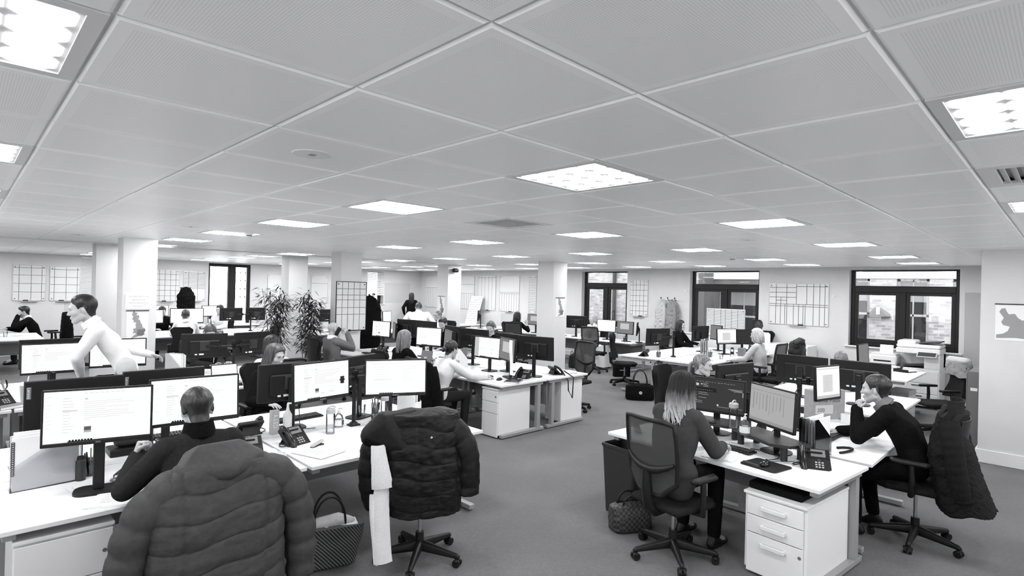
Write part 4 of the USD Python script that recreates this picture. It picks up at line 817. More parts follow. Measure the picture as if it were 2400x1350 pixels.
    body = to_mf(soft(torso(-0.012)+arm(SL, EL, L, -0.004)+arm(SR, ER, R, -0.004)+[neck, neck2]+lg, max(res, 0.024), 6))
    D, rr, Fc = star(sub, fem); hs = 0.97 if fem else 1.0
    hv = (D*rr[:, None]*hs*sc) @ HR.T + HC
    bits = [body, to_mf((hv, Fc))]
    for W, E, sd, kd, dr, nm in ((L, EL, -1, Lk, Ld, Ln), (R, ER, 1, Rk, Rd, Rn)):
        d = unit(dr if dr is not None else np.array([(W-E)[0]*0.5, abs((W-E)[1])+0.05, (W-E)[2]*0.4])); n = unit(nm if nm is not None else (0, 0, -1)); zz = unit(-n-d*((-n)@d)); xx = np.cross(d, zz)
        v, f = hand(kd, sd, (0.014, 0.008, 0.0045)[lod]); bits.append(to_mf(((v*0.97*(0.92 if fem else 1)) @ np.array([xx, d, zz])+W-d*0.006, f)))
    part(t, 'body', mf(Manifold.batch_boolean(bits, manifold3d.OpType.Add)), skin, smooth=55)
    # clothes
    amp = 0.004 if lod else 0.0
    e = {'shirt': 0.006, 'knit': 0.012, 'jacket': 0.014, 'blazer': 0.014, 'tee': 0.006}[style]
    tops = torso(e)+arm(SL, EL, L, e+0.004, sleeve)+arm(SR, ER, R, e+0.004, sleeve)
    if style == 'blazer': tops.append(hullm((H+[-0.09*w, 0, 0.02], 0.13), (H+[0.09*w, 0, 0.02], 0.13), (H+[-0.11*w, -0.02, -0.07], 0.10), (H+[0.11*w, -0.02, -0.07], 0.10))); tops += [hullm((SL-up*0.0, 0.066), (SL+ax*0.07, 0.06)), hullm((SR, 0.066), (SR-ax*0.07, 0.06))]
    tp = part(t, 'top' if style not in ('jacket', 'blazer') else 'jacket', soft(tops, res, 7, amp, seed), top, smooth=60)
    if style in ('shirt', 'jacket', 'blazer') or collar:
        q = HC+HR@np.array([0, -0.02, -0.10]); n0 = unit(q-N); a = unit(np.cross(n0, [0, 1, 0.2])); b = -np.cross(n0, a); th = np.linspace(0.5, 2*PI-0.5, 17)
        P = np.array([[N+n0*(z0)+(a*math.sin(u)*-1+b*math.cos(u)*(1 if True else 1))*rad for u in th] for z0, rad in ((-0.015, 0.080), (ch-0.003, 0.066), (ch, 0.071), (0.0, 0.088))])
        part(t, 'collar', grid_surface(P, 0.004), collar or top, smooth=60)
    tr = []
    for k in (0, 1):
        K, A = np.asarray(KN[k], float), np.asarray(AN[k], float); tr += [hullm((HP[k], 0.092), (HP[1-k], 0.092)), hullm((HP[k], 0.090), (K, 0.064)), hullm((K, 0.064), (A+[0, 0, 0.03], 0.05))]
        part(t, 'shoe', soft([hullm((A+[0, -0.04, -0.05], 0.036), (A+[0, 0.05, -0.05], 0.040), (A+[0, -0.01, 0.0], 0.038)), hullm((A+[0, 0.05, -0.055], 0.038), (A+[0, 0.16, -0.062], 0.026))], 0.03, 3), shoes, smooth=60)
    part(t, 'trousers', soft(tr, max(res, 0.028), 6, amp, seed+1), legs, smooth=60)
    # hair
    tf = lambda vf: ((np.asarray(vf[0])*hs*sc) @ HR.T + HC, vf[1])
    if hair != 'bald':
        hb = [hair_cap(sub, fem, {'short': 0.012, 'crop': 0.006, 'fade': 0.012, 'quiff': 0.014, 'long': 0.014, 'bob': 0.016, 'bun': 0.010, 'tail': 0.011}[hair], hair, seed)]
        if hair == 'long': hb.append(clumps(hairL, nlock, seed, phi=phi, wave=wave))
        if hair == 'bob': hb.append(clumps(hairL, nlock, seed, phi=118, wave=wave, spread=0.06))
        if hair == 'bun': hb.append(rough(hull(((0, -0.115, -0.01), 0.034), ((0, -0.135, -0.03), 0.03), ((0.015, -0.13, -0.02), 0.03)), 0.006, 40, seed))
        if hair == 'tail': hb += [tube(bez((0.02*q, -0.10, 0.02), (0.02*q, -0.155, -0.0), (0.03*q, -0.15, -0.10), (0.025*q, -0.13, -0.20), n=9), [0.016, 0.02, 0.022, 0.022, 0.02, 0.018, 0.015, 0.01, 0.003], 8) for q in (-0.6, 0, 0.6)]
        part(t, 'hair', tf(J(*hb)), hm, smooth=70)
    if eyes:
        for sx in (-1, 1):
            ey = part(t, 'eye', tf((SPH*[0.0125, 0.0095, 0.0085]+[sx*0.031, 0.0790, 0.006], np.asarray(trimesh.creation.icosphere(2).faces))), 'eye_white', smooth=True)
            part(ey, 'iris', tf((SPH*[0.0055, 0.003, 0.0055]+[sx*0.031, 0.0870, 0.006], np.asarray(trimesh.creation.icosphere(2).faces))), 'eye_iris', smooth=True)
            part(t, 'eyebrow', tf(tube([(sx*0.016, 0.0935, 0.024), (sx*0.032, 0.0915, 0.031), (sx*0.048, 0.081, 0.026)], [0.0032, 0.0038, 0.0018], 6)), 'brow', smooth=True)
            part(t, 'eyelid', tf(tube([(sx*0.017, 0.0850, 0.009), (sx*0.031, 0.0895, 0.0145), (sx*0.046, 0.0810, 0.010)], [0.002, 0.003, 0.002], 6)), skin if skin != 'skin' else 'brow', smooth=True)
        part(t, 'lips', tf(J(xf((SPH*[0.021, 0.006, 0.0055]+[0, 0.0965, -0.0640], np.asarray(trimesh.creation.icosphere(2).faces))), xf((SPH*[0.018, 0.006, 0.0055]+[0, 0.0955, -0.0735], np.asarray(trimesh.creation.icosphere(2).faces))))), 'lips', smooth=True)
    return dict(path=t, HC=HC, HR=HR, N=N, L=L, R=R, SL=SL, SR=SR, C=C, H=H, EL=EL, ER=ER, s2=s2)

# ================================================================== desks
def row(prefix, spec):
    for lab, x, y, rz, w, d in spec: desk(lab, x, y, math.radians(rz), w, d)
row('A', [('white desk at front left with the grey puffer coat on its chair', 0.15, 3.70, 0, 1.58, 0.90), ('white desk at front left with the black coat on its empty chair', 1.755, 3.68, 0, 1.58, 0.90),
          ('white desk of the bald man, backing on to the front left desk', 1.73, 5.52, 180, 1.58, 0.90), ('white desk of the long-haired woman facing the camera at left', 3.335, 5.50, 180, 1.58, 0.90)])
row('B', [('white desk at the left edge under the tumbler and wine glass', -1.20, 7.05, 0, 1.58, 0.90), ('white desk in the second row behind the bald man', 0.40, 7.05, 0, 1.58, 0.90), ('white desk in the second row with the open white laptop', 2.00, 7.05, 0, 1.58, 0.90),
          ('white desk beyond the dark monitor back at far left', 0.38, 8.87, 180, 1.58, 0.90), ('white desk behind the column side of the second row', 1.98, 8.87, 180, 1.58, 0.90), ('white desk of the woman writing, behind two dark monitor backs', 3.58, 8.87, 180, 1.58, 0.90)])
row('M', [('white desk of the woman in the cream sweater, middle of the room', 5.03, 6.79, -90, 1.57, 0.90), ('white desk of the blonde woman in black, middle row', 5.03, 8.38, -90, 1.57, 0.90), ('white desk of the bald man on his phone, middle row', 5.03, 9.97, -90, 1.57, 0.90),
          ('white desk with the phone whose cord hangs over its end', 6.87, 5.22, 90, 1.57, 0.90), ('white desk of the woman wearing a white earbud', 6.87, 6.81, 90, 1.57, 0.90), ('white desk of the dark-haired man looking down, middle row', 6.87, 8.40, 90, 1.57, 0.90)])
AR = math.radians(-5.7)
desk('white desk at front right where the woman in the grey blazer types', 4.17, 2.93, math.radians(-95.7), 1.80, 0.86)
desk('white desk at front right where the man in black leans on his fist', 4.93, 1.05, 0, 1.54, 0.88); desk('white desk of the fair-haired woman behind the dark code screen', 6.47, 2.84, math.radians(180), 1.42, 0.88)
row('P', [('white desk under the dark monitor backs behind the man in black', 6.98, 2.90, -90, 1.57, 0.80), ('white desk hidden behind the pair of wide dark monitor backs', 8.62, 1.33, 90, 1.57, 0.80)])
desk('white desk end with a file tray, in front of the copier', 10.30, 1.76, 0, 1.58, 0.80)
row('F', [('white desk with the grey monitor back on a pole, right of the middle', 11.00, 6.42, 180, 1.57, 0.90), ('white desk of the woman with long dark hair by the window', 12.60, 6.42, 180, 1.57, 0.90), ('white desk with a clear file and bottles, before the platinum-haired woman', 9.42, 4.58, 0, 1.57, 0.90), ('white desk beside the platinum-haired woman, by the man in white', 11.03, 4.58, 0, 1.57, 0.90)])
row('W', [('white desk by the window wall behind two empty mesh chairs', 11.75, 9.20, -90, 1.57, 0.80), ('white desk by the window wall beside the pale pedestal', 11.75, 10.80, -90, 1.57, 0.80), ('white desk of the dark-haired woman seen from behind by the far wall', 11.75, 12.40, -90, 1.57, 0.80)])
row('N', [('white desk end against the far right wall under the tall planners', 11.50, 12.85, 0, 1.57, 0.80), ('white desk under the leaning ruled board at the far right', 11.50, 14.45, 0, 1.57, 0.90)])
row('C', [('white desk of the man in a white shirt seen from behind', 2.60, 14.35, 0, 1.57, 0.90), ('white desk with a black phone under two monitor backs, far left row', 4.20, 14.35, 0, 1.57, 0.90), ('white desk behind the left bamboo plant', 5.80, 14.35, 0, 1.57, 0.90),
          ('white desk of the far row behind the white-shirted man', 4.17, 16.19, 180, 1.57, 0.90), ('white desk of the man in a dark waistcoat, far row', 5.77, 16.19, 180, 1.57, 0.90), ('white desk between the two bamboo plants, far row', 7.37, 16.19, 180, 1.57, 0.90),
          ('white desk against the far left wall under the gridded whiteboards', 3.4, 17.5, 0, 1.57, 0.80), ('white desk against the far left wall under the tall window', 5.0, 17.5, 0, 1.57, 0.80),
          ('broad white desk at the left edge in front of the man in a dark jumper', -0.28, 14.95, 0, 1.57, 0.90), ('white desk behind the broad desk at the left edge', 1.29, 16.75, 180, 1.57, 0.88)])
row('G', [('white desk of the man in glasses beside the far column', 8.0, 13.2, 0, 1.57, 0.90), ('white desk under the dark monitor backs left of the standing man', 6.4, 13.4, 0, 1.57, 0.90)])
# ------------------------------------------------------------------ drawer units
pedestal('white two-drawer unit under the left end of the front left desk', 0.22, 3.74, 0, 0.42, 0.58, 0.64, (0.24, 0.37))
pedestal('white three-drawer unit with bar handles at front right', 4.03, 1.64, math.radians(-95.7), 0.43, 0.70, 0.585, (0.13, 0.125, 0.28), True)
pedestal('slim white drawer unit at the near end of the middle row', 5.06, 5.62, -PI/2, 0.31, 0.62, 0.655)
pedestal('slim white drawer unit on the far side of the middle row end', 6.84, 5.30, PI/2, 0.31, 0.50, 0.655)
pedestal('white drawer unit with dark lock under the far window desk', 11.42, 8.80, -PI/2, 0.42, 0.60, 0.60, (0.56,))
pedestal('white drawer unit beside the column, under the white-shirted man\'s desk', 2.68, 14.38, 0, 0.42, 0.60, 0.62, (0.59,))
# ------------------------------------------------------------------ monitors
mn = monitor
mn('wide monitor with a bright email screen at front left', (0.60, 4.02), -104, 0.46, 0.53, screen='email', logo='AOC', stand='plate', tilt=0.03)
mn('bright monitor behind the head of the man in the puffer-coated chair', (1.20, 4.33), -93, 0.43, 0.56, screen='email3', logo=None, stand=None)
mn('bright email monitor left of the black pole, over the desk phone', (2.19, 4.44), -82, 0.45, 0.54, screen='email2', logo='ViewSonic', stand=None)
mn('bright document monitor right of the black pole', (2.79, 4.25), -116, 0.445, 0.545, screen='doc', logo='ViewSonic', stand=None)
monitor_arm('black twin monitor pole between the two bright front left screens', (2.55, 4.55), 0.48, [(2.20, 4.50, 1.16), (2.81, 4.31, 1.16)])
monitor_arm('black monitor pole beside the notebook with the earbud case', (0.97, 4.52), 0.44, [(1.20, 4.39, 1.15)])
mn('dark monitor back with a maker plate, left of the bald man', (0.585, 4.82), 90, 0.415, 0.54, 0.33, 'email', 'plate', None, 'L')
mn('dark monitor back in front of the bald man\'s right side', (1.13, 4.88), 90, 0.425, 0.54, 0.33, 'email', 'plate', None, 'L')
mn('dark monitor back with a white sticker hiding the long-haired woman', (2.09, 4.86), 86, 0.40, 0.545, 0.33, 'email', 'plate', None, 'S')
mn('dark monitor back just behind the black pole of the front left desk', (2.72, 4.86), 110, 0.42, 0.545, 0.33, 'email', 'plate', None, 'S')
mn('bright monitor at the left edge in front of the walking man', (0.74, 7.69), -90, 0.40, 0.54, screen='email3', logo='AOC')
mn('bright monitor half hidden behind the walking man', (1.32, 7.72), -97, 0.42, 0.54, screen='email3')
mn('dark monitor back behind the bright screen at the left edge', (0.76, 8.22), 90, 0.40, 0.545, 0.33, 'blank', 'plate', None, 'S')
mn('large dark monitor back in front of the woman writing', (2.37, 8.24), 79, 0.40, 0.55, 0.33, 'blank', None, None, 'S')
mn('dark monitor back right of the pole before the woman writing', (2.96, 8.20), 104, 0.40, 0.53, 0.33, 'blank', None, None, 'S')
monitor_arm('black monitor pole in the second row between two dark backs', (2.67, 8.02), 0.46, [(2.38, 8.18, 1.12), (2.94, 8.13, 1.12)])
mn('white monitor left of the man in a white shirt, far left', (3.16, 15.05), -90, 0.42, 0.545, screen='blank')
mn('large white monitor in front of the man in a white shirt', (3.92, 15.02), -90, 0.43, 0.72, 0.36, screen='blank')
mn('white monitor below the tall window, left of the waistcoat man', (5.32, 17.95), -84, 0.40, 0.52, screen='blank')
mn('white monitor behind the far head, under the hanging black coats', (3.92, 17.95), -90, 0.42, 0.6, screen='blank')
mn('left dark monitor back on the far left pole, by the waistcoat man', (5.01, 15.32), 90, 0.44, 0.55, 0.33, 'blank', None, None, 'S')
mn('right dark monitor back on the far left pole, by the plant', (5.62, 15.32), 88, 0.44, 0.50, 0.33, 'blank', None, None, 'S')
monitor_arm('black pole carrying the two far left monitor backs', (5.46, 15.20), 0.48, [(5.05, 15.26, 1.16), (5.60, 15.26, 1.16)])
mn('dark monitor back at the far left edge beside the glass tankard', (0.20, 15.55), 100, 0.36, 0.62, 0.36, 'blank', 'plate', None, 'S')
mn('white-screened monitor in front of the bald man on his phone', (6.00, 9.72), 189, 0.40, 0.53, screen='email2')
mn('grey angled monitor beside the bald man\'s white screen', (5.98, 9.22), 152, 0.40, 0.53, screen='grey')
mn('white-screened monitor in front of the blonde woman in black', (5.72, 7.75), 197, 0.41, 0.53, screen='doc')
mn('grey angled monitor right of the blonde woman\'s white screen', (5.70, 7.20), 155, 0.40, 0.53, screen='grey')
mn('bright chat-window monitor in front of the woman in cream', (5.73, 6.27), 186, 0.36, 0.54, screen='doc2')
mn('grey monitor with a paper strip taped to its edge', (5.55, 5.66), 160, 0.40, 0.52, screen='greybox')
mn('large dark monitor back at the near end of the middle row', (6.02, 5.52), 12, 0.41, 0.58, 0.34, 'blank', 'plate', None, 'S')
mn('dark monitor back beside the large one, middle row end', (6.05, 6.08), 0, 0.41, 0.54, 0.33, 'blank', 'plate', None, 'S')
mn('dark low monitor back left of the woman with an earbud', (6.12, 6.98), 4, 0.42, 0.60, 0.33, 'blank', 'plate', None, 'S')
mn('slim dark monitor back right of the dark-haired man\'s face', (6.14, 7.60), -10, 0.43, 0.52, 0.33, 'blank', 'plate', None, 'S')
mn('dark monitor back above the blonde woman\'s white screen', (6.10, 8.32), 0, 0.47, 0.60, 0.34, 'blank', 'plate', None, 'S')
mn('small dark monitor back left above the blonde woman\'s screen', (6.10, 8.95), 10, 0.47, 0.50, 0.33, 'blank', 'plate', None, 'S')
mn('dark code-editor monitor in front of the woman in the blazer', (4.86, 2.26), 188, 0.345, 0.52, 0.31, 'code', 'oval', None, None)
mn('angled spreadsheet monitor right of the code screen', (4.66, 1.70), 150, 0.36, 0.52, 0.325, 'sheet', 'oval', None, None)
mn('small square monitor with a document form, before the man in black', (5.79, 1.60), -104, 0.455, 0.40, 0.32, 'form', None, None, None)
monitor_arm('black monitor arm carrying the small square monitor', (5.62, 1.80), 0.48, [(5.81, 1.66, 1.18)])
mn('dark monitor back in front of the fair-haired woman\'s shoulder', (5.42, 2.34), 78, 0.42, 0.56, 0.33, 'off', 'plate', None, None)
mn('wide dark monitor back directly behind the man in black', (7.58, 1.76), 2, 0.33, 0.62, 0.36, 'blank', 'plate', None, 'S')
mn('wide dark monitor back left of the one behind the man in black', (7.58, 2.40), 0, 0.33, 0.60, 0.36, 'blank', 'plate', None, 'S')
mn('dark grey screen on the desk before the copier', (10.45, 2.38), -92, 0.33, 0.54, 0.36, 'dim', 'plate')
mn('white-screened monitor behind the far empty mesh chair', (12.05, 8.60), 187, 0.36, 0.55, screen='blank')
mn('dark monitor with a small grey window, by the far window wall', (12.05, 8.02), 172, 0.35, 0.55, screen='greybox')
mn('grey monitor turned away at the end of the window desk', (12.10, 7.70), 120, 0.34, 0.40, screen='off')
mn('dark monitor back beside the far column, before the pale-haired person', (12.15, 9.65), 20, 0.40, 0.60, 0.34, 'blank', 'plate', None, 'S')
mn('small grey monitor just right of the far column', (11.95, 10.05), 150, 0.36, 0.40, screen='grey')
mn('grey screen in front of the dark-haired woman seen from behind', (12.05, 11.15), 186, 0.38, 0.54, screen='greybox')
mn('grey monitor back on a black pole, right of the middle', (9.56, 5.62), 72, 0.41, 0.57, 0.33, 'off', None, None, 'S')
monitor_arm('black monitor pole on the desk right of the middle', (10.05, 5.55), 0.50, [(9.60, 5.56, 1.13)])
mn('bright monitor in front of the platinum-haired woman', (11.45, 5.10), -109, 0.38, 0.55, screen='form')
mn('dark angled monitor right of the platinum-haired woman\'s screen', (11.95, 4.95), -130, 0.36, 0.54, screen='off')
mn('dark monitor back by the window with a planner board behind', (11.55, 5.75), 80, 0.39, 0.56, 0.33, 'off', 'plate', None, None)
mn('narrow edge-on monitor beside the window planner board', (12.05, 5.62), 150, 0.40, 0.40, 0.33, 'dim', 'plate', None, None)
mn('dark monitor back left of the standing man in white', (7.05, 14.05), 95, 0.44, 0.54, 0.33, 'off', 'plate', None, 'S')
mn('dark monitor back close to the standing man in white', (7.75, 13.95), 80, 0.44, 0.54, 0.33, 'off', 'plate', None, 'S')
mn('dark monitor back right of the far column with a camera', (11.75, 13.30), 130, 0.40, 0.50, 0.33, 'off', 'plate', None, 'S')
mn('white screen in front of the man in glasses', (8.55, 13.55), -60, 0.40, 0.50, screen='blank')
# ------------------------------------------------------------------ people
P = {}
P['puffer'] = person('man with short dark hair seen from behind at front left', 1.02, 3.46, 92, hz=0.60, lean=10, lean2=12, hp=14, hm='hair_dark', hair='fade', top='charcoal_cloth', style='jacket', lod=2, L=(-0.24, 0.40, 0.95), R=(0.22, 0.46, 0.77), Lk='fist', Ld=(0.4, 0.1, 1), Ln=(0.5, -0.6, 0.1), Lh=(-0.6, 0.3, -0.7), collar='black_cloth', ch=0.085, seed=3)
P['bald'] = person('bald man whose head shows above two dark monitor backs', 1.06, 6.06, -90, hz=0.56, lean=12, lean2=14, hp=30, hair='bald', top='black_cloth', lod=1, seed=4)
P['longhair'] = person('woman with long straight hair looking down, facing the camera', 2.39, 6.08, -84, hz=0.57, lean=6, lean2=8, hp=16, hyaw=16, fem=True, hair='long', hm='hair_brown', hairL=0.36, wave=0.006, nlock=80, phi=112, top='black_cloth', style='knit', lod=2, eyes=True, R=(0.20, 0.42, 0.77), L=(-0.05, 0.40, 0.77), seed=5)
P['darkbob'] = person('woman with dark bobbed hair and white top behind the long-haired woman', 2.76, 6.85, 88, hz=0.57, lean=8, lean2=8, hp=12, fem=True, hair='bob', hm='hair_black', hairL=0.16, top='white_cloth', lod=1, seed=6)
P['walker'] = person('man in a white shirt leaning forward mid-stride at left', 1.20, 6.62, 172, hz=1.10, stand=True, lean=26, lean2=14, hp=10, hair='short', hm='hair_black', top='white_cloth', lod=1, sc=1.06, wide=1.12, L=(0.06, 0.36, 1.06), Lk='relaxed', Ld=(0, 0.4, -1), R=(0.24, -0.22, 1.20), Rk='relaxed', Rd=(0.3, -1, -0.3), Rh=(0.3, 0.2, -1), Lh=(-0.4, 0.2, 0.2), legs='charcoal_cloth', knees=[(-0.1, 0.14, 0.50), (0.1, -0.06, 0.52)], seed=7)
P['writing'] = person('woman with parted hair bending over her writing, behind dark monitors', 2.66, 9.25, -92, hz=0.64, lean=16, lean2=18, hp=36, fem=True, hair='tail', hm='hair_brown', top='charcoal_cloth', style='knit', lod=1, R=(0.02, 0.44, 0.77), Rk='write', L=(-0.22, 0.42, 0.80), seed=8)
P['cwhite'] = person('man in a white shirt seen from behind at the far left desk', 3.62, 13.95, 78, hz=0.58, lean=6, lean2=6, hp=8, hyaw=-20, hair='crop', hm='hair_brown', top='white_cloth', lod=1, seed=9)
P['cvest'] = person('dark-haired man in a dark waistcoat facing left, far left row', 5.18, 16.55, 215, hz=0.58, lean=4, lean2=6, hp=10, hair='short', hm='hair_black', top='white_cloth', lod=0, seed=10)
P['chead'] = person('man whose dark hair and brow show above a far left screen', 3.72, 16.6, -90, hz=0.56, lean=10, lean2=8, hp=16, hair='short', hm='hair_black', top='black_cloth', lod=0, seed=11)
P['farleft'] = person('dark-haired man in a dark jumper, hand at his mouth, far left', 1.32, 17.05, 180, hz=0.58, lean=14, lean2=16, hp=14, hair='quiff', hm='hair_black', top='black_cloth', style='jacket', collar='white_cloth', lod=1, L=(-0.1, 0.34, 1.10), Lk='fist', Ld=(0.2, -0.1, 1), Ln=(0.3, -0.8, 0), Lh=(-0.3, 0.4, -0.8), R=(0.1, 0.5, 0.80), seed=12)
P['phone'] = person('bald man in a grey suit holding a phone to his ear', 4.62, 9.02, 4, hz=0.56, lean=-6, lean2=10, hp=2, hair='bald', top='grey_suit', style='jacket', collar='white_cloth', lod=2, R=(0.150, 0.185, 1.145), Rk='phone', Rd=(-0.25, -0.45, 0.85), Rn=(-0.9, -0.1, -0.3), Rh=(0.25, 0.45, -1), L=(-0.10, 0.60, 0.78), legs='grey_suit', seed=13)
P['blonde'] = person('blonde woman in a black jacket in profile, middle row', 4.66, 7.02, 0, hz=0.56, lean=4, lean2=6, hp=6, fem=True, hair='long', hm='hair_fair', hairL=0.24, nlock=70, top='black_cloth', style='jacket', lod=1, seed=14)
P['sweater'] = person('woman with dark tied hair in a cream sweater reaching for a mouse', 4.57, 6.00, 0, hz=0.53, lean=16, lean2=14, hp=14, fem=True, hair='bun', hm='hair_black', top='cream_knit', style='knit', lod=2, R=(0.30, 0.62, 0.77), Rk='mouse', Rd=(0.35, 1, -0.1), L=(-0.12, 0.52, 0.77), seed=15)
P['earbud'] = person('woman with tied-back hair and a white earbud, looking down', 7.28, 7.78, 190, hz=0.60, lean=6, lean2=8, hp=24, hyaw=18, fem=True, hair='bun', hm='hair_brown', top='black_cloth', style='tee', lod=1, seed=16)
P['midman'] = person('young dark-haired man looking down behind the middle screens', 7.25, 9.2, 200, hz=0.60, lean=8, lean2=10, hp=26, hair='quiff', hm='hair_dark', top='black_cloth', lod=1, seed=17)
P['glasses'] = person('grey-haired man in glasses and a white shirt beside the column', 8.92, 11.62, 178, hz=0.60, lean=2, lean2=4, hp=2, hair='crop', hm='hair_grey', top='white_cloth', lod=1, seed=18)
P['standing'] = person('man in a white shirt bending forward, seen from behind', 7.75, 10.92, 55, hz=0.96, stand=True, lean=34, lean2=14, hp=34, hair='crop', hm='hair_brown', top='white_cloth', lod=1, wide=1.2, sc=1.02, L=(-0.34, 0.42, 0.98), R=(0.36, 0.40, 0.98), Lk='relaxed', Rk='relaxed', legs='black_cloth', seed=19)
P['longdark'] = person('person with long dark hair standing at the far wall map', 12.25, 17.75, 60, hz=0.97, stand=True, lean=0, lean2=0, hp=4, fem=True, hair='long', hm='hair_black', hairL=0.34, top='black_cloth', style='jacket', lod=0, L=(-0.25, 0.02, 0.95), R=(0.25, 0.02, 0.95), Lk='relaxed', Rk='relaxed', legs='black_cloth', seed=20)
P['back'] = person('woman with dark hair seen from behind at the far right wall', 11.05, 10.98, 10, hz=0.58, lean=6, lean2=8, hp=6, fem=True, hair='long', hm='hair_black', hairL=0.22, top='black_cloth', style='tee', sleeve=0.5, lod=1, R=(0.20, 0.30, 1.02), Rk='relaxed', Rd=(-0.1, 0.1, 1), seed=21)
P['frwoman'] = person('woman with long dark hair in profile by the window wall', 12.35, 6.72, -84, hz=0.56, lean=4, lean2=4, hp=6, fem=True, hair='long', hm='hair_dark', hairL=0.30, nlock=70, top='black_cloth', style='knit', lod=1, seed=22)
P['frblonde'] = person('woman with platinum bobbed hair in a grey top, seen from behind', 10.38, 3.98, 92, hz=0.60, lean=4, lean2=6, hp=6, fem=True, hair='bob', hm='hair_blonde', hairL=0.15, nlock=80, top='beige_cloth', style='tee', lod=1, seed=23)
P['frman'] = person('man with close-cropped black hair in a white shirt by the window', 12.95, 5.02, 190, hz=0.62, lean=0, lean2=4, hp=2, hyaw=12, hair='crop', hm='hair_black', skin='skin_dark', top='white_cloth', lod=1, sc=1.03, seed=24)
P['blazer'] = person('woman with dark-to-blonde wavy hair in a grey blazer, front right', 3.86, 2.13, -6, hz=0.61, lean=7, lean2=8, hp=12, hyaw=8, fem=True, hair='long', hm='hair_ombre', hairL=0.29, wave=0.026, nlock=150, top='blazer_grey', style='blazer', lod=2, L=(-0.02, 0.54, 0.79), Lk='type', R=(0.16, 0.44, 0.785), Rk='type', legs='black_cloth', seed=25)
P['rblonde'] = person('fair-haired woman with tied hair peering over the code screen', 6.08, 3.12, -84, hz=0.52, lean=6, lean2=10, hp=6, hyaw=10, fem=True, hair='tail', hm='hair_streaked', top='charcoal_cloth', lod=2, eyes=True, seed=26)
P['rman'] = person('man in a black jumper with grey collar resting his cheek on his fist', 5.58, 0.87, 92, hz=0.63, lean=18, lean2=22, hp=4, hair='fade', hm='hair_dark', top='black_cloth', style='jacket', collar='shirt_grey', lod=2, L=(-0.10, 0.42, 1.03), Lk='fist', Ld=(0.30, -0.15, 0.9), Ln=(0.5, -0.8, -0.2), Lh=(-0.5, 0.3, -1), R=(0.16, 0.60, 0.765), Rk='mouse', Rd=(0.0, 1, -0.1), eyes=True, legs='black_cloth', knees=[(-0.16, 0.42, 0.50), (0.13, 0.38, 0.50)], seed=27)
P['wblond'] = person('pale-haired person mostly hidden behind the far window desk', 12.86, 9.55, 180, hz=0.54, lean=6, lean2=8, hp=16, fem=True, hair='bob', hm='hair_blonde', hairL=0.12, top='white_cloth', lod=0, seed=28)
P['pblond'] = person('fair-haired person whose crown shows above a wide monitor back', 8.95, 2.25, 180, hz=0.50, lean=16, lean2=16, hp=30, hair='short', hm='hair_fair', top='black_cloth', lod=0, seed=29)
P['plantman'] = person('dark-haired person glimpsed behind the right bamboo plant', 5.6, 13.35, 90, hz=0.56, lean=6, lean2=6, hp=6, hair='short', hm='hair_dark', top='charcoal_cloth', lod=0, seed=30)

# ================================================================== chairs
ch = chair
ch('mesh-backed office chair of the woman in the grey blazer', 3.86, 2.10, -12, 'mesh', 0.455)
ch('office chair hidden under the grey puffer coat, front left', 0.98, 3.40, 90, 'fabric', 0.43)
A2C = (2.42, 3.33); ch('empty office chair draped with a black padded coat', A2C[0], A2C[1], 62, 'fabric', 0.52)
ch('office chair of the man in black under the quilted jacket', 5.58, 0.88, 92, 'fabric', 0.50)
ch('office chair of the bald man between the left rows', 1.10, 6.24, -90, 'fabric', 0.46)
ch('dark office chair behind the long-haired woman', 2.44, 6.18, -86, 'fabric', 0.48)
ch('office chair of the woman with bobbed hair', 2.76, 6.76, 88, 'mesh', 0.48)
ch('office chair of the woman writing in the second row', 2.66, 9.36, -90, 'mesh', 0.46)
ch('office chair under the man in a white shirt, far left', 3.55, 13.86, 70, 'fabric', 0.38)
ch('office chair of the waistcoat man, far left row', 5.20, 16.66, 205, 'fabric', 0.50)
ch('black chair at the end of the broad left desk, turned to the left', 1.95, 15.35, 175, 'mesh', 0.50)
ch('black chair behind the man in the dark jumper', 1.62, 17.02, 182, 'fabric', 0.52)
ch('dark fabric chair of the bald man in the grey suit', 4.54, 9.02, 4, 'fabric', 0.48)
ch('office chair of the blonde woman in black, middle row', 4.58, 7.02, 0, 'fabric', 0.46)
ch('office chair under the black coat behind the cream sweater', 4.47, 6.0, 0, 'fabric', 0.46)
ch('mesh chair at the far side of the middle row end', 7.30, 5.85, 172, 'mesh', 0.50, False)
ch('chair of the woman with the earbud', 7.36, 7.80, 190, 'mesh', 0.50); ch('chair of the young dark-haired man, middle row', 7.34, 9.22, 195, 'fabric', 0.50)
ch('dark mesh chair behind the woman with the earbud, by the far wall', 10.35, 10.2, 20, 'mesh', 0.52)
ch('office chair of the dark-haired woman seen from behind', 10.98, 10.96, 10, 'fabric', 0.48)
ch('empty mesh chair at the far window desk', 11.12, 8.25, 5, 'mesh', 0.50)
ch('empty chair with slotted back and wide dark seat, facing right', 10.12, 6.72, -62, 'slots', 0.48, False)
ch('office chair of the woman with long dark hair by the window', 12.35, 6.84, -86, 'fabric', 0.48)
ch('mesh chair of the platinum-haired woman', 10.30, 3.86, 88, 'mesh', 0.52)
ch('chair under the black coat with a fur hood', 11.05, 3.80, 92, 'fabric', 0.52)
ch('tall black chair back of the man in white by the window', 12.95, 4.95, 190, 'fabric', 0.56)
ch('dark chair of the fair-haired woman, left of the blazer woman', 6.10, 3.24, -86, 'fabric', 0.50)
ch('empty office chair by the copier with a pale garment on its back', 10.25, 1.36, 128, 'fabric', 0.48)
ch('chair of the fair-haired person behind the wide monitor backs', 9.02, 2.25, 180, 'fabric', 0.44)
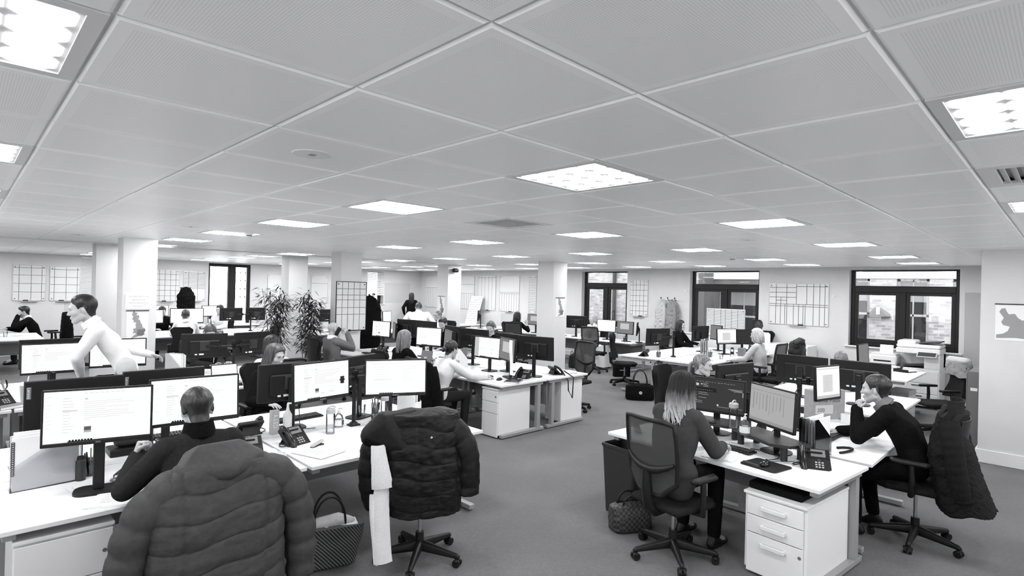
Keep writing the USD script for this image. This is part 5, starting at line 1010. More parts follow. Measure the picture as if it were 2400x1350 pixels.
ch('office chair of the man in glasses', 9.02, 11.62, 178, 'fabric', 0.50); ch('office chair by the far window desk, hidden', 12.92, 9.55, 180, 'fabric', 0.46)
# ================================================================== coats and cloth
def quilted(z0, z1, prof, n=72, m=130, seam=0.095, puff=0.018, seed=0, wr=0.004, diamond=False, flat=2.6, tilt=0.012):
    """closed hanging garment body: prof(u) -> centre x, centre y, half width, half depth; u = 0 at the top"""
    th = np.arange(n)*2*PI/n; R = []
    for u in np.linspace(0, 1, m):
        cx_, cy_, a, b = prof(u); z = z0+(z1-z0)*u
        c, s = np.cos(th), np.sin(th); k = (np.abs(c)**flat+np.abs(s)**flat)**(-1/flat)
        zz = z+tilt*np.sin(2*th+seed)+0.010*np.sin(5*th+1.7*seed+u*6)
        if diamond: d = np.abs(np.sin(th*a*22/0.3+zz*38))*np.abs(np.sin(th*a*22/0.3-zz*38)); bulge = puff*(d**0.35-0.6)
        else: bulge = puff*(np.abs(np.sin(PI*(zz-z0)/seam))**0.55-0.55)
        end = min(1, (u/0.03)**0.5 if u < 0.03 else 1, ((1-u)/0.02)**0.5 if u > 0.98 else 1)
        R.append(np.stack([cx_+c*k*(a+bulge)*max(end, 0.05), cy_+s*k*(b+bulge)*max(end, 0.05), zz], 1))
    return rough(rings(np.array(R)[:, ::-1] if z1 < z0 else np.array(R)), wr, 16, seed)
def sleeve(pts, r0, r1, seam=0.095, puff=0.014, seed=0, n=20, m=60, wr=0.003):
    P = bez(*pts, n=m); L = np.concatenate([[0], np.cumsum(np.linalg.norm(np.diff(P, axis=0), axis=1))])
    r = np.linspace(r0, r1, m)+puff*(np.abs(np.sin(PI*L/seam+seed))**0.55-0.55); r[0] *= 0.4; r[-1] *= 0.75
    return rough(tube(P, r, n), wr, 18, seed)
# grey puffer coat over the chair at front left
t = thing('puffer_coat', 'grey quilted puffer coat hung over the chair at front left', 'coat', (0.98, 3.09, 0), math.radians(2))
def puffer_body(z0, z1, prof, seam, puff, seed, panels, wr, n=110, m=190, slope=0.10):
    th = np.arange(n)*2*PI/n; R = []
    for u in np.linspace(0, 1, m):
        cx_, cy_, a, b = prof(u); z = z0+(z1-z0)*u; c, s_ = np.cos(th), np.sin(th); k = (np.abs(c)**2.8+np.abs(s_)**2.8)**(-1/2.8)
        X = c*k*a; zz = z+0.0*X; q = z-slope*X*np.where(X < 0, 0.5, 1.0)+0.012*np.sin(X*17+seed+u*5)
        bulge = puff*(np.abs(np.sin(PI*(q-z0)/seam))**0.32-0.8)
        for pz in panels: bulge = bulge-puff*0.9*np.exp(-((X-pz)/0.012)**2)*(s_ < 0)
        e = max(0.05, min(1, (u/0.03)**0.5, ((1-u)/0.02)**0.5))
        R.append(np.stack([cx_+c*k*(a+bulge)*e, cy_+s_*k*(b+bulge)*e, zz], 1))
    return rough(rough(rings(np.array(R)[:, ::-1]), wr, 9, seed), wr*0.5, 24, seed+3)
part(t, 'coat_body', puffer_body(1.085, 0.26, lambda u: (-0.01, -0.01-0.02*u, 0.16+0.15*min(1, (u/0.2))**0.6+0.03*u, 0.095+0.045*min(1, u/0.3)), 0.128, 0.016, 2, (-0.20, 0.21), 0.010), 'puffer_grey', smooth=70)
part(t, 'hood', rough(xf(hull(((-0.17, -0.03, 1.035), 0.060), ((0.15, -0.03, 1.045), 0.060), ((-0.09, 0.02, 1.10), 0.05), ((0.09, 0.02, 1.10), 0.05), ((0, -0.10, 1.03), 0.05), ((-0.13, 0.06, 1.08), 0.04), ((0.13, 0.06, 1.08), 0.04)), (0, 0, 0)), 0.012, 13, 4), 'puffer_grey', smooth=80)
part(t, 'sleeve', sleeve([(0.13, -0.01, 0.985), (0.43, -0.04, 0.97), (0.41, -0.06, 0.62), (0.43, -0.03, 0.34)], 0.095, 0.075, 0.125, 0.013, 1, wr=0.008), 'puffer_grey', smooth=70)
part(t, 'sleeve', sleeve([(-0.13, 0.0, 0.975), (-0.43, 0.0, 0.96), (-0.41, 0.02, 0.60), (-0.41, 0.03, 0.34)], 0.095, 0.075, 0.125, 0.013, 2, wr=0.008), 'puffer_grey', smooth=70)
# black padded coat on the empty chair
t = thing('padded_coat', 'black padded coat thrown over the empty chair, front centre', 'coat', (A2C[0]-0.10, A2C[1]-0.20, 0), math.radians(62-90))
part(t, 'coat_body', puffer_body(1.14, 0.42, lambda u: (-0.03+0.02*u, -0.01, 0.24+0.02*math.sin(u*3), 0.12+0.04*math.sin(u*PI)), 0.11, 0.010, 5, (0.10, 0.22, -0.05), 0.016, slope=-0.12), 'puffer_black', smooth=70)
part(t, 'hood', rough(hull(((-0.29, -0.04, 1.06), 0.085), ((-0.38, -0.02, 0.98), 0.075), ((-0.18, -0.07, 0.93), 0.075), ((-0.10, -0.03, 1.10), 0.05)), 0.018, 11, 8), 'puffer_black', smooth=80)
part(t, 'sleeve', sleeve([(-0.16, 0.02, 1.04), (-0.44, 0.05, 0.98), (-0.40, 0.05, 0.62), (-0.33, 0.03, 0.48)], 0.085, 0.07, 0.11, 0.008, 3, wr=0.012), 'puffer_black', smooth=70)
part(t, 'sleeve', sleeve([(0.08, -0.02, 1.04), (0.30, -0.05, 0.98), (0.29, -0.05, 0.70), (0.28, -0.03, 0.55)], 0.09, 0.08, 0.11, 0.008, 4, wr=0.012), 'puffer_black', smooth=70)
part(t, 'press_stud', J(*[lathe([(0, 0), (0.009, 0), (0.008, 0.004), (0, 0.005)], 14) for _ in range(1)]) if False else xf(lathe([(0, 0), (0.010, 0), (0.008, 0.005), (0, 0.006)], 14), (0.005, -0.155, 0.98), rx=PI/2), 'light_grey_plastic')
t = thing('cream_garment', 'pale trouser-like garment hanging from the chair with the black coat', 'garment', (A2C[0]-0.10, A2C[1]-0.20, 0), math.radians(62-90))
def ribbon(P, w0, w1, th, bend): 
    C = bez(*P, n=22); W = np.linspace(w0, w1, 22); u = np.linspace(-1, 1, 7)
    return rough(grid_surface(np.array([[c+np.array([1, 0.2, 0])*x*w+np.array([0, -1, 0])*bend*(1-x*x) for x in u] for c, w in zip(C, W)]), th), 0.003, 14, 3)
part(t, 'leg', ribbon([(-0.34, -0.12, 0.94), (-0.32, -0.15, 0.75), (-0.30, -0.13, 0.66)], 0.045, 0.075, 0.02, 0.02), 'cream_knit', smooth=70)
part(t, 'leg', ribbon([(-0.305, -0.10, 0.70), (-0.32, -0.12, 0.45), (-0.29, -0.13, 0.17)], 0.05, 0.062, 0.018, 0.022), 'cream_knit', smooth=70)
part(t, 'fold', ribbon([(-0.36, -0.11, 0.62), (-0.37, -0.13, 0.42), (-0.33, -0.13, 0.16)], 0.025, 0.012, 0.012, 0.012), 'cream_knit', smooth=70)
# quilted jacket on the chair of the man in black
t = thing('quilted_jacket', 'black diamond-quilted jacket hung on the chair back at right', 'coat', (5.57, 0.68, 0), math.radians(2))
part(t, 'coat_body', quilted(1.12, 0.36, lambda u: (0.0, -0.0-0.13*u*u, 0.17+0.12*min(1, u/0.35), 0.05+0.06*min(1, u/0.4)+0.07*u), n=110, m=150, puff=0.010, seed=6, wr=0.012, diamond=True), 'quilt_black', smooth=70)
part(t, 'collar', rough(grid_surface(np.array([[(0.13*math.sin(a), -0.03-0.05*math.cos(a)*q, z) for a in np.linspace(-1.9, 1.9, 15)] for z, q in ((1.09, 1.3), (1.15, 1.15), (1.20, 1.3))]), 0.012), 0.004, 20, 1), 'charcoal_cloth', smooth=70)
part(t, 'sleeve', sleeve([(-0.20, -0.02, 1.05), (-0.30, -0.06, 0.85), (-0.28, -0.10, 0.60), (-0.26, -0.12, 0.48)], 0.07, 0.055, 0.06, 0.004, 5), 'quilt_black', smooth=70)
part(t, 'sleeve', sleeve([(0.20, -0.02, 1.05), (0.30, -0.06, 0.85), (0.28, -0.12, 0.60), (0.26, -0.14, 0.45)], 0.07, 0.055, 0.06, 0.004, 6), 'quilt_black', smooth=70)
# black coat behind the cream sweater, and on the far right cluster
t = thing('black_coat', 'black wool coat over the chair behind the cream sweater', 'coat', (4.31, 6.0, 0), -PI/2)
part(t, 'coat_body', quilted(1.02, 0.22, lambda u: (0.0, -0.01, 0.22+0.08*min(1, u/0.25)+0.03*u, 0.08+0.06*u), n=60, m=70, puff=0.003, seam=0.4, seed=9, wr=0.016), 'black_cloth', smooth=70)
part(t, 'sleeve', sleeve([(0.24, 0.0, 0.95), (0.34, 0.0, 0.80), (0.33, 0.02, 0.60), (0.32, 0.04, 0.42)], 0.065, 0.055, 0.3, 0.002, 1), 'black_cloth', smooth=70)
t = thing('hooded_coat', 'black coat with a grey fur hood hung on a chair, right', 'coat', (11.05, 3.60, 0), math.radians(2))
part(t, 'coat_body', quilted(1.14, 0.38, lambda u: (0.0, -0.01, 0.20+0.10*min(1, u/0.25), 0.10+0.05*u), n=60, m=70, puff=0.012, seam=0.12, seed=10, wr=0.014), 'puffer_black', smooth=70)
part(t, 'fur_hood', rough(hull(((-0.17, -0.03, 1.13), 0.05), ((0.20, -0.03, 1.12), 0.06), ((0.0, -0.05, 1.16), 0.05)), 0.03, 24, 2), 'grey_fabric', smooth=80)
part(t, 'sleeve', sleeve([(0.26, 0.0, 1.05), (0.38, 0.0, 0.9), (0.36, 0.0, 0.65), (0.33, 0.02, 0.5)], 0.075, 0.06, 0.12, 0.01, 2), 'puffer_black', smooth=70)
t = thing('pale_garment', 'pale garment and scarf draped over the chair by the copier', 'garment', (10.42, 1.17, 0), math.radians(38))
part(t, 'cloth', rough(quilted(1.10, 0.86, lambda u: (0.0, -0.02, 0.24+0.02*u, 0.06+0.02*u), n=50, m=50, puff=0.002, seam=0.5, seed=12, wr=0.014), 0.004, 9, 3), 'coat_grey', smooth=70)
part(t, 'scarf', rough(hull(((-0.18, 0.0, 1.10), 0.045), ((0.18, 0.0, 1.09), 0.05), ((0.24, -0.03, 0.98), 0.05)), 0.02, 15, 2), 'beige_cloth', smooth=70)
t = thing('dark_coat', 'dark coat over the chair behind the far left man', 'coat', (1.86, 17.04, 0), PI/2)
part(t, 'coat_body', quilted(1.16, 0.5, lambda u: (0.0, -0.01, 0.18+0.1*min(1, u/0.3), 0.09+0.04*u), n=40, m=40, puff=0.003, seam=0.4, seed=13, wr=0.014), 'black_cloth', smooth=70)
# coats on stands and hooks
def coat_stand(label, x, y, coats, pale=False):
    t = thing('coat_stand', label, 'coat stand', (x, y, 0))
    part(t, 'pole', cyl((0, 0, 0.03), (0, 0, 1.80), 0.016), 'dark_plastic'); part(t, 'foot', J(*[cyl((0, 0, 0.04), (0.24*math.cos(a), 0.24*math.sin(a), 0.012), 0.012) for a in np.arange(4)*PI/2+0.4]), 'dark_plastic')
    for a in np.arange(4)*PI/2+0.4: part(t, 'hook', J(tube(bez((0, 0, 1.70), (0.12*math.cos(a), 0.12*math.sin(a), 1.70), (0.14*math.cos(a), 0.14*math.sin(a), 1.80), n=8), 0.008, 6), hull(((0.14*math.cos(a), 0.14*math.sin(a), 1.80), 0.018))), 'dark_plastic')
def hung(name, label, x, y, z0, z1, w, d, m, seed):
    t = thing(name, label, 'coat', (x, y, 0))
    part(t, 'coat_body', quilted(z0, z1, lambda u: (0, 0, 0.05+w*min(1, u/0.22)**0.6, d*(0.5+0.6*min(1, u/0.2))), n=48, m=60, puff=0.002, seam=0.5, seed=seed, wr=0.030), m, smooth=70)
    part(t, 'sleeve', sleeve([(w*0.75, 0, z0-0.12), (w*1.15, -0.02, z0-0.3), (w*1.05, -0.02, z0-0.5), (w*1.0, -0.02, z0-0.68)], 0.06, 0.045, 0.4, 0.001, seed), m, smooth=70)
coat_stand('black coat stand beside the far left window', 4.38, 16.98, 2); hung('black_coat', 'long black coats hung together on the far left stand', 4.38, 16.92, 1.80, 0.78, 0.16, 0.12, 'black_cloth', 21)
coat_stand('coat stand half hidden by the mobile whiteboard', 6.38, 10.85, 2); hung('black_coat', 'long black coat hanging behind the gridded whiteboard on the column', 6.36, 10.80, 1.76, 0.35, 0.22, 0.14, 'black_cloth', 22)
t = thing('coat_hooks', 'small rail of black coat hooks on the window wall', 'coat hooks', (XW, 7.52, 1.80))
part(t, 'rail', b2((-0.02, -0.28, -0.02), (0, 0.28, 0.02), 0.004), 'white_plastic')
for yy in (-0.2, 0.0, 0.2): part(t, 'hook', J(tube(bez((-0.01, yy, 0), (-0.09, yy, -0.03), (-0.09, yy, 0.05), n=8), 0.008, 6), hull(((-0.09, yy, 0.05), 0.018))), 'dark_plastic')
for lab, yy, m, sd, zz in (('pale grey coat hanging on the window-wall hooks, left side', 7.66, 'beige_cloth', 31, 0.72), ('darker grey coat hanging on the window-wall hooks, right side', 7.36, 'coat_grey', 32, 0.86)):
    t = thing('hanging_coat', lab, 'coat', (XW-0.13, yy, 0), PI/2)
    part(t, 'coat_body', quilted(1.80, zz, lambda u: (0, 0, 0.04+0.13*min(1, u/0.3)**0.6+0.03*u, 0.05+0.05*min(1, u/0.2)), n=48, m=60, puff=0.002, seam=0.5, seed=sd, wr=0.034), m, smooth=70)
    part(t, 'sleeve', sleeve([(-0.08, 0.06, 1.66), (-0.14, 0.08, 1.5), (-0.12, 0.09, 1.3), (-0.10, 0.09, 1.05)], 0.05, 0.04, 0.4, 0.001, sd), m, smooth=70)

# ================================================================== on the walls
def board(label, axis, c, u0, u1, z0, z1, hl=(), vl=(), partial=(), tray=True, frame='alu', face='board_white', name='whiteboard', lw=0.010, t=None, corners=True):
    """board on the plane axis = c facing the room; u along the other axis; hl, vl lines in fractions; partial (u0, z0, u1, z1) extra lines"""
    own = t is None
    c = c-0.002
    if own: t = thing(name, label, 'whiteboard', (0, 0, 0))
    S = 1
    def B(a0, a1, b0, b1, d0, d1): return b2((c-d1, a0, b0), (c-d0, a1, b1)) if axis == 'x' else b2((a0, c-d1, b0), (a1, c-d0, b1))
    W, Hh = u1-u0, z1-z0
    part(t, 'panel', B(u0, u1, z0, z1, 0.0, 0.014), face)
    part(t, 'edge_trim', J(B(u0-0.008, u1+0.008, z1-0.002, z1+0.010, 0, 0.018), B(u0-0.008, u1+0.008, z0-0.010, z0+0.002, 0, 0.018), B(u0-0.008, u0+0.004, z0, z1, 0, 0.018), B(u1-0.004, u1+0.008, z0, z1, 0, 0.018)), frame)
    g = [B(u0, u1, z0+Hh*f-lw/2, z0+Hh*f+lw/2, 0.013, 0.0155) for f in hl]+[B(u0+W*f-lw/2, u0+W*f+lw/2, z0, z1, 0.013, 0.0156) for f in vl]
    for a, b, cc, d in partial:
        x0_, x1_, y0_, y1_ = u0+W*min(a, cc), u0+W*max(a, cc), z0+Hh*min(b, d), z0+Hh*max(b, d); g.append(B(x0_-lw/2, x1_+lw/2, y0_-lw/2, y1_+lw/2, 0.013, 0.0157))
    if g: part(t, 'grid_line', J(*g), 'board_line')
    if tray:
        m = (u0+u1)/2; part(t, 'pen_tray', J(B(m-0.18, m+0.18, z0-0.03, z0-0.018, 0, 0.07)), 'alu'); part(t, 'eraser', B(m-0.12, m-0.02, z0-0.018, z0+0.012, 0.02, 0.06), 'dark_plastic')
    if corners:
        part(t, 'corner_fixing', J(*[B(uu-0.010, uu+0.010, zz-0.010, zz+0.010, 0.012, 0.020) for uu in (u0+0.04, u1-0.04) for zz in (z0+0.04, z1-0.04)]), 'dark_grey_plastic')
    return t
R_ = np.linspace
# far left wall (y = YL); u is x
board('gridded glass whiteboard at the far left end of the wall', 'y', YL, 0.97, 1.60, 1.40, 2.29, (0.24, 0.48, 0.72, 0.93), (0.18, 0.55, 0.88))
board('gridded glass whiteboard with a dark magnet, second from the left', 'y', YL, 1.69, 2.30, 1.40, 2.27, (0.24, 0.48, 0.70, 0.93), (0.14, 0.54, 0.92))
board('gridded whiteboard just right of the quotation column', 'y', YL, 4.02, 4.66, 1.39, 2.30, (0.17, 0.34, 0.50, 0.68, 0.86), (0.2, 0.42, 0.65, 0.86))
board('whiteboard of many narrow lines left of the tall window', 'y', YL, 4.78, 5.36, 1.40, 2.29, tuple(R_(0.42, 0.94, 12)), (0.22, 0.65), tray=True)
board('plain whiteboard behind the left bamboo plant', 'y', YL, 7.24, 7.80, 1.30, 2.28, (), ())
board('plain glass board between the two plants', 'y', YL, 8.74, 9.34, 1.34, 2.29, (0.72,), (), tray=False)
# window wall (x = XW); u is y, boards read from high y to low y
board('planner board with slim columns, farthest of the tall planners', 'x', XW, 17.42, 18.36, 1.20, 2.43, (0.62,), (), [(k/8, 0, k/8, 0.62) for k in range(1, 8)], tray=False)
board('planner board behind the far column, beside the leaning board', 'x', XW, 15.38, 16.20, 1.22, 2.42, (0.47, 0.75), (), [(k/8, 0, k/8, 0.44) for k in range(1, 8)], tray=False)
board('tall planner board of five columns on the window wall', 'x', XW, 14.24, 15.15, 1.22, 2.43, (0.95,), (0.2, 0.4, 0.6, 0.8))
board('tall planner board with columns in its lower half', 'x', XW, 13.08, 14.02, 1.22, 2.43, (0.50, 0.54), (), [(k/8, 0, k/8, 0.50) for k in range(1, 8)])
board('narrow louvre-lined planner just left of the near column', 'x', XW, 12.30, 12.62, 1.22, 2.44, tuple(R_(0.06, 0.94, 22)), (), tray=False)
board('square-gridded whiteboard right of the first brick-view window', 'x', XW, 8.17, 8.72, 1.33, 2.31, (0.14, 0.28, 0.42, 0.57, 0.72, 0.87), (0.22, 0.44, 0.66, 0.85))
def fl(a, b, c, d): return (1-a/540.0, b, 1-c/540.0, d)
gp = []
for a in (65, 165, 255): gp.append(fl(a, 0.50, a, 1.0))
gp += [fl(350, 0.5, 350, 1), fl(410, 0.0, 410, 1), fl(465, 0, 465, 1), fl(510, 0.0, 510, 1)]
gp += [fl(0, 0.91, 255, 0.91), fl(0, 0.79, 255, 0.79), fl(0, 0.67, 255, 0.67), fl(65, 0.59, 165, 0.59), fl(110, 0.5, 110, 0.67), fl(255, 0.94, 540, 0.94)]
for a in (62, 108, 150, 168, 230, 278, 318, 338): gp.append(fl(a, 0, a, 0.50))
board('large whiteboard of irregular ruled boxes between two big windows', 'x', XW, 3.72, 4.95, 1.34, 2.25, (0.50, 0.45), (), gp, lw=0.012)
# planner panel standing against the middle window, boards leaning or pinned elsewhere
board('white planner board of many rows propped before the middle window', 'x', XW-0.03, 5.50, 6.45, 1.00, 1.62, tuple(R_(0.06, 0.94, 16)), (0.18, 0.34, 0.5, 0.62, 0.8), tray=False, name='planner_board')
solo('storage_cabinet', J(b2((XW-0.42, 5.30, 0.03), (XW-0.06, 7.0, 0.98), 0.004), b2((XW-0.44, 5.28, 0.98), (XW-0.04, 7.02, 1.00), 0.003)), 'white_laminate', 'low white cabinet under the middle window', 'cabinet')
board('gridded whiteboard fixed on the shaded column, marker tray below', 'y', 9.565, 4.94, 5.55, 1.14, 2.04, (0.33, 0.47, 0.63, 0.73, 0.86), (0.19, 0.38, 0.58, 0.78), frame='dark_grey_plastic')
t = thing('leaning_board', 'white ruled board leaning against the wall by the far desk', 'whiteboard', (12.92, 15.05, 0), 0.0)
part(t, 'panel', xf(b2((-0.008, -0.31, 0.0), (0.008, 0.31, 1.02), 0.002), (0, 0, 0.725), ry=0.30), 'board_white'); part(t, 'rule_line', J(*[xf(b2((-0.0095, -0.30, z), (-0.0075, 0.30, z+0.008)), (0, 0, 0.725), ry=0.30) for z in R_(0.1, 0.95, 11)]), 'board_line')
# maps
GB = [(0.30, 0.98), (0.36, 0.99), (0.40, 0.93), (0.50, 0.92), (0.44, 0.84), (0.56, 0.84), (0.58, 0.76), (0.52, 0.70), (0.60, 0.68), (0.66, 0.56), (0.72, 0.50), (0.74, 0.40), (0.84, 0.38), (0.88, 0.30), (0.80, 0.20), (0.86, 0.17), (0.72, 0.11), (0.55, 0.11), (0.46, 0.07), (0.36, 0.06), (0.25, 0.02), (0.22, 0.03), (0.36, 0.14), (0.46, 0.18), (0.40, 0.22), (0.30, 0.20), (0.34, 0.30), (0.30, 0.36), (0.42, 0.38), (0.44, 0.46), (0.40, 0.52), (0.46, 0.56), (0.40, 0.60), (0.32, 0.58), (0.33, 0.66), (0.26, 0.70), (0.30, 0.80), (0.24, 0.86)]
EN = [(0.06, 0.78), (0.09, 0.87), (0.15, 0.89), (0.17, 0.80), (0.20, 0.72), (0.29, 0.74), (0.34, 0.62), (0.40, 0.56), (0.46, 0.60), (0.55, 0.55), (0.66, 0.44), (0.80, 0.40), (0.82, 0.22), (0.70, 0.10), (0.5, 0.06), (0.30, 0.08), (0.02, 0.05), (0.02, 0.15), (0.12, 0.18), (0.19, 0.26), (0.22, 0.38), (0.12, 0.42), (0.09, 0.50), (0.13, 0.62)]
def wallmap(label, axis, c, u0, u1, z0, z1, poly, flip, bar_=True):
    t = thing('wall_map', label, 'map', (0, 0, 0)); W, Hh = u1-u0, z1-z0
    def put(vf): # local x right as seen, y up, z out
        v, f = vf; v = np.asarray(v, float)
        if axis == 'x': return np.stack([c-v[:, 2], u1-v[:, 0], z0+v[:, 1]], 1), f[:, ::-1]*1 if False else f
        return np.stack([u0+v[:, 0], c-v[:, 2], z0+v[:, 1]], 1), f
    part(t, 'sheet', put(b2((0, 0, 0.0), (W, Hh, 0.004))), 'paper')
    P = Polygon([(a*W, b*Hh) for a, b in poly]).buffer(0).intersection(sbox(0.0, 0.0, W, Hh))
    geoms = list(getattr(P, 'geoms', [P]))
    part(t, 'land', put(J(*[prism(g, 0.0015, (0, 0, 0.0035)) for g in geoms])), 'map_land')
    Q = P.intersection(sbox(0.5*W, 0, W, 0.34*Hh))
    part(t, 'dark_region', put(J(*[prism(g, 0.0015, (0, 0, 0.0040)) for g in getattr(Q, 'geoms', [Q])])), 'map_land_dark')
    if bar_: part(t, 'hanging_bar', put(b2((-0.005, Hh-0.008, 0), (W+0.005, Hh+0.006, 0.010))), 'dark_bar')
    return t
wallmap('large pale wall map with shaded regions on the pier at right', 'x', 8.93, 0.05, 0.66, 1.51, 1.945, EN, True)
wallmap('map of shaded regions under the quotation poster on the column', 'y', 9.62, 1.73, 2.00, 1.12, 1.535, GB, False)
wallmap('small faded map on the right face of the column by the window wall', 'y', 7.84, 9.13, 9.42, 1.40, 1.82, GB, False)
wallmap('narrow map on the left face of the column with a camera', 'x', 9.33, 11.95, 12.25, 1.24, 1.74, GB, True)
solo('wall_map', J(b2((11.70, YL-0.006, 1.36), (12.86, YL, 2.11))), 'paper_grey', 'large grey street map pinned on the far wall in the corner', 'map')
solo('wall_map', b2((2.0, YL-0.006, 1.00), (2.62, YL, 1.36)), 'paper_grey', 'wide grey map on the far left wall behind the dark jumper man', 'map'); solo('wall_map', b2((XW-0.006, 12.95, 0.78), (XW, 13.95, 1.15)), 'paper_grey', 'pale map low on the window wall above the far right desk', 'map')
t = thing('quote_poster', 'framed quotation poster on the column above the map', 'poster', (0, 0, 0))
part(t, 'sheet', b2((1.71, 9.612, 1.56), (2.03, 9.62, 1.78), 0.001), 'paper')
for k, (ln, sz_) in enumerate((("You don't get to the", 0.020), ('highest level', 0.020), ('without perfecting', 0.020), ('the basics', 0.020))): part(t, 'lettering', text(ln, sz_, (1.87, 9.613, 1.74-0.047*k), rx=PI/2), 'ink_mid')
for lab, yy, zz in (('small round white thermostat by the ruled whiteboard', 3.62, 2.0), ('small round white sensor on the wall above the coats', 7.05, 2.05)):
    t = thing('wall_sensor', lab, 'wall sensor', (XW, yy, zz)); part(t, 'cover', xf(lathe([(0, 0), (0.035, 0), (0.03, 0.02), (0, 0.022)], 18), ry=-PI/2), 'white_plastic', smooth=30); part(t, 'dial', xf(lathe([(0, 0.02), (0.012, 0.02), (0.01, 0.026), (0, 0.026)], 14), ry=-PI/2), 'light_grey_plastic')
# ================================================================== plants
def bamboo(label, x, y, h, seed):
    R = np.random.default_rng(seed); LV = []; t = thing('bamboo_plant', label, 'potted plant', (x, y, 0))
    pot = part(t, 'pot', lathe([(0, 0), (0.13, 0), (0.165, 0.30), (0.172, 0.30), (0.172, 0.33), (0.15, 0.33), (0.145, 0.27), (0, 0.27)], 26), 'white_plastic', smooth=30); part(pot, 'soil', lathe([(0, 0.262), (0.146, 0.262), (0.146, 0.285), (0, 0.285)], 20), 'stem_brown')
    stems = []
    for k in range(7):
        a = R.uniform(0, 6.28); r0 = R.uniform(0.02, 0.09); hh = h*R.uniform(0.72, 0.97); q = R.uniform(0.05, 0.17)
        P = bez((r0*math.cos(a), r0*math.sin(a), 0.27), (r0*1.3*math.cos(a), r0*1.3*math.sin(a), hh*0.6), ((r0+q)*math.cos(a), (r0+q)*math.sin(a), hh), n=14); stems.append(P); part(t, 'stem', tube(P, np.linspace(0.009, 0.004, 14), 6), 'stem_brown', smooth=True)
    for k in range(680):
        P = stems[R.integers(len(stems))]; u = R.uniform(0.30, 1.0)**0.9; i = u*13; p = P[int(min(i, 12))]*(1-(i % 1))+P[int(min(i, 12))+1]*(i % 1) if i < 13 else P[13]
        a = R.uniform(0, 6.28); off = R.uniform(0.02, 0.17)*(1.15-0.5*u); p = p+np.array([math.cos(a)*off, math.sin(a)*off, R.uniform(-0.04, 0.06)])
        d = unit([math.cos(a), math.sin(a), R.uniform(-0.9, 0.7)]); L = R.uniform(0.11, 0.19); w = R.uniform(0.010, 0.017); sd = unit(np.cross(d, [0, 0, 1])); nn = np.cross(sd, d); dr = np.array([0, 0, -1])
        c = [p, p+d*L*0.35+dr*0.004, p+d*L*0.7+dr*0.016, p+d*L+dr*0.035]
        v = np.array([c[0], c[1]-sd*w, c[1]+sd*w, c[2]-sd*w*0.8, c[2]+sd*w*0.8, c[3], c[1]+nn*0.003, c[2]+nn*0.003])
        f = np.array([[0, 1, 6], [0, 6, 2], [1, 3, 7], [1, 7, 6], [6, 7, 4], [6, 4, 2], [3, 5, 7], [7, 5, 4]])
        lf = (np.vstack([v, v-nn*0.0012]), np.vstack([f, f[:, ::-1]+8]))
        if k < 290: part(t, 'leaf', lf, 'leaf_dark')
        else: LV.append(lf)
    part(t, 'inner_leaves', J(*LV), 'leaf_dark', kind='stuff')
bamboo('tall bamboo plant left of the bright white column', 4.24, 10.60, 2.08, 3); bamboo('tall bamboo plant between the bright column and the gridded board', 4.58, 9.90, 2.05, 8)
# ================================================================== printers
t = thing('photocopier', 'large white office copier under the right-hand window', 'photocopier', (12.72, 1.98, 0), -PI/2)
part(t, 'body', J(b2((-0.33, -0.30, 0.04), (0.33, 0.33, 0.72), 0.01), b2((-0.33, 0.12, 0.72), (0.33, 0.33, 0.98), 0.008), b2((0.10, -0.30, 0.72), (0.33, 0.33, 0.98), 0.008)), 'white_plastic')
for z0_, z1_ in ((0.08, 0.26), (0.27, 0.45), (0.46, 0.68)):
    d = part(t, 'paper_drawer', b2((-0.31, -0.315, z0_), (0.31, -0.29, z1_), 0.006), 'white_plastic'); part(d, 'drawer_grip', b2((-0.08, -0.318, z1_-0.05), (0.08, -0.314, z1_-0.025)), 'mid_grey_plastic')
part(t, 'output_tray', xf(b2((-0.32, -0.29, 0.0), (0.10, 0.12, 0.015), 0.004), (0, 0, 0.76), ry=-0.12), 'dark_grey_plastic'); part(t, 'scanner_unit', b2((-0.33, -0.31, 0.98), (0.33, 0.33, 1.08), 0.012), 'white_plastic')
part(t, 'document_feeder', J(b2((-0.33, -0.28, 1.085), (0.33, 0.32, 1.15), 0.02), b2((-0.33, -0.22, 1.13), (-0.05, 0.30, 1.21), 0.025)), 'white_plastic'); part(t, 'feeder_tray', xf(b2((0.0, -0.2, 0.0), (0.32, 0.28, 0.02), 0.004), (0, 0, 1.155), ry=-0.12), 'dark_grey_plastic')
s = part(t, 'control_panel', xf(b2((-0.02, -0.16, 0), (0.28, 0.0, 0.03), 0.008), (0.02, -0.29, 1.0), rx=0.5), 'light_grey_plastic'); part(s, 'touch_screen', xf(b2((0.0, -0.145, 0.0295), (0.26, -0.02, 0.0315)), (0.02, -0.29, 1.0), rx=0.5), 'dark_grey_plastic')
t = thing('printer', 'small white desktop printer left of the copier', 'printer', (12.70, 2.52, 0.72), -PI/2)
part(t, 'body', b2((-0.24, -0.20, 0.0), (0.22, 0.20, 0.19), 0.03), 'white_plastic', smooth=40); part(t, 'paper_slot', b2((-0.16, -0.206, 0.06), (0.12, -0.19, 0.085)), 'dark_plastic'); part(t, 'lid', b2((-0.22, -0.18, 0.19), (0.20, 0.18, 0.205), 0.006), 'white_plastic'); part(t, 'rear_paper', xf(b2((-0.11, 0, 0), (0.11, 0.006, 0.16)), (-0.02, 0.12, 0.20), rx=-0.25), 'paper')
t = thing('storage_cabinet', 'white cabinet under the small printer', 'cabinet', (12.70, 2.52, 0), -PI/2); part(t, 'carcass', b2((-0.28, -0.24, 0.0), (0.26, 0.26, 0.72), 0.004), 'white_laminate'); part(t, 'door', b2((-0.27, -0.256, 0.04), (0.25, -0.24, 0.70), 0.003), 'white_laminate')
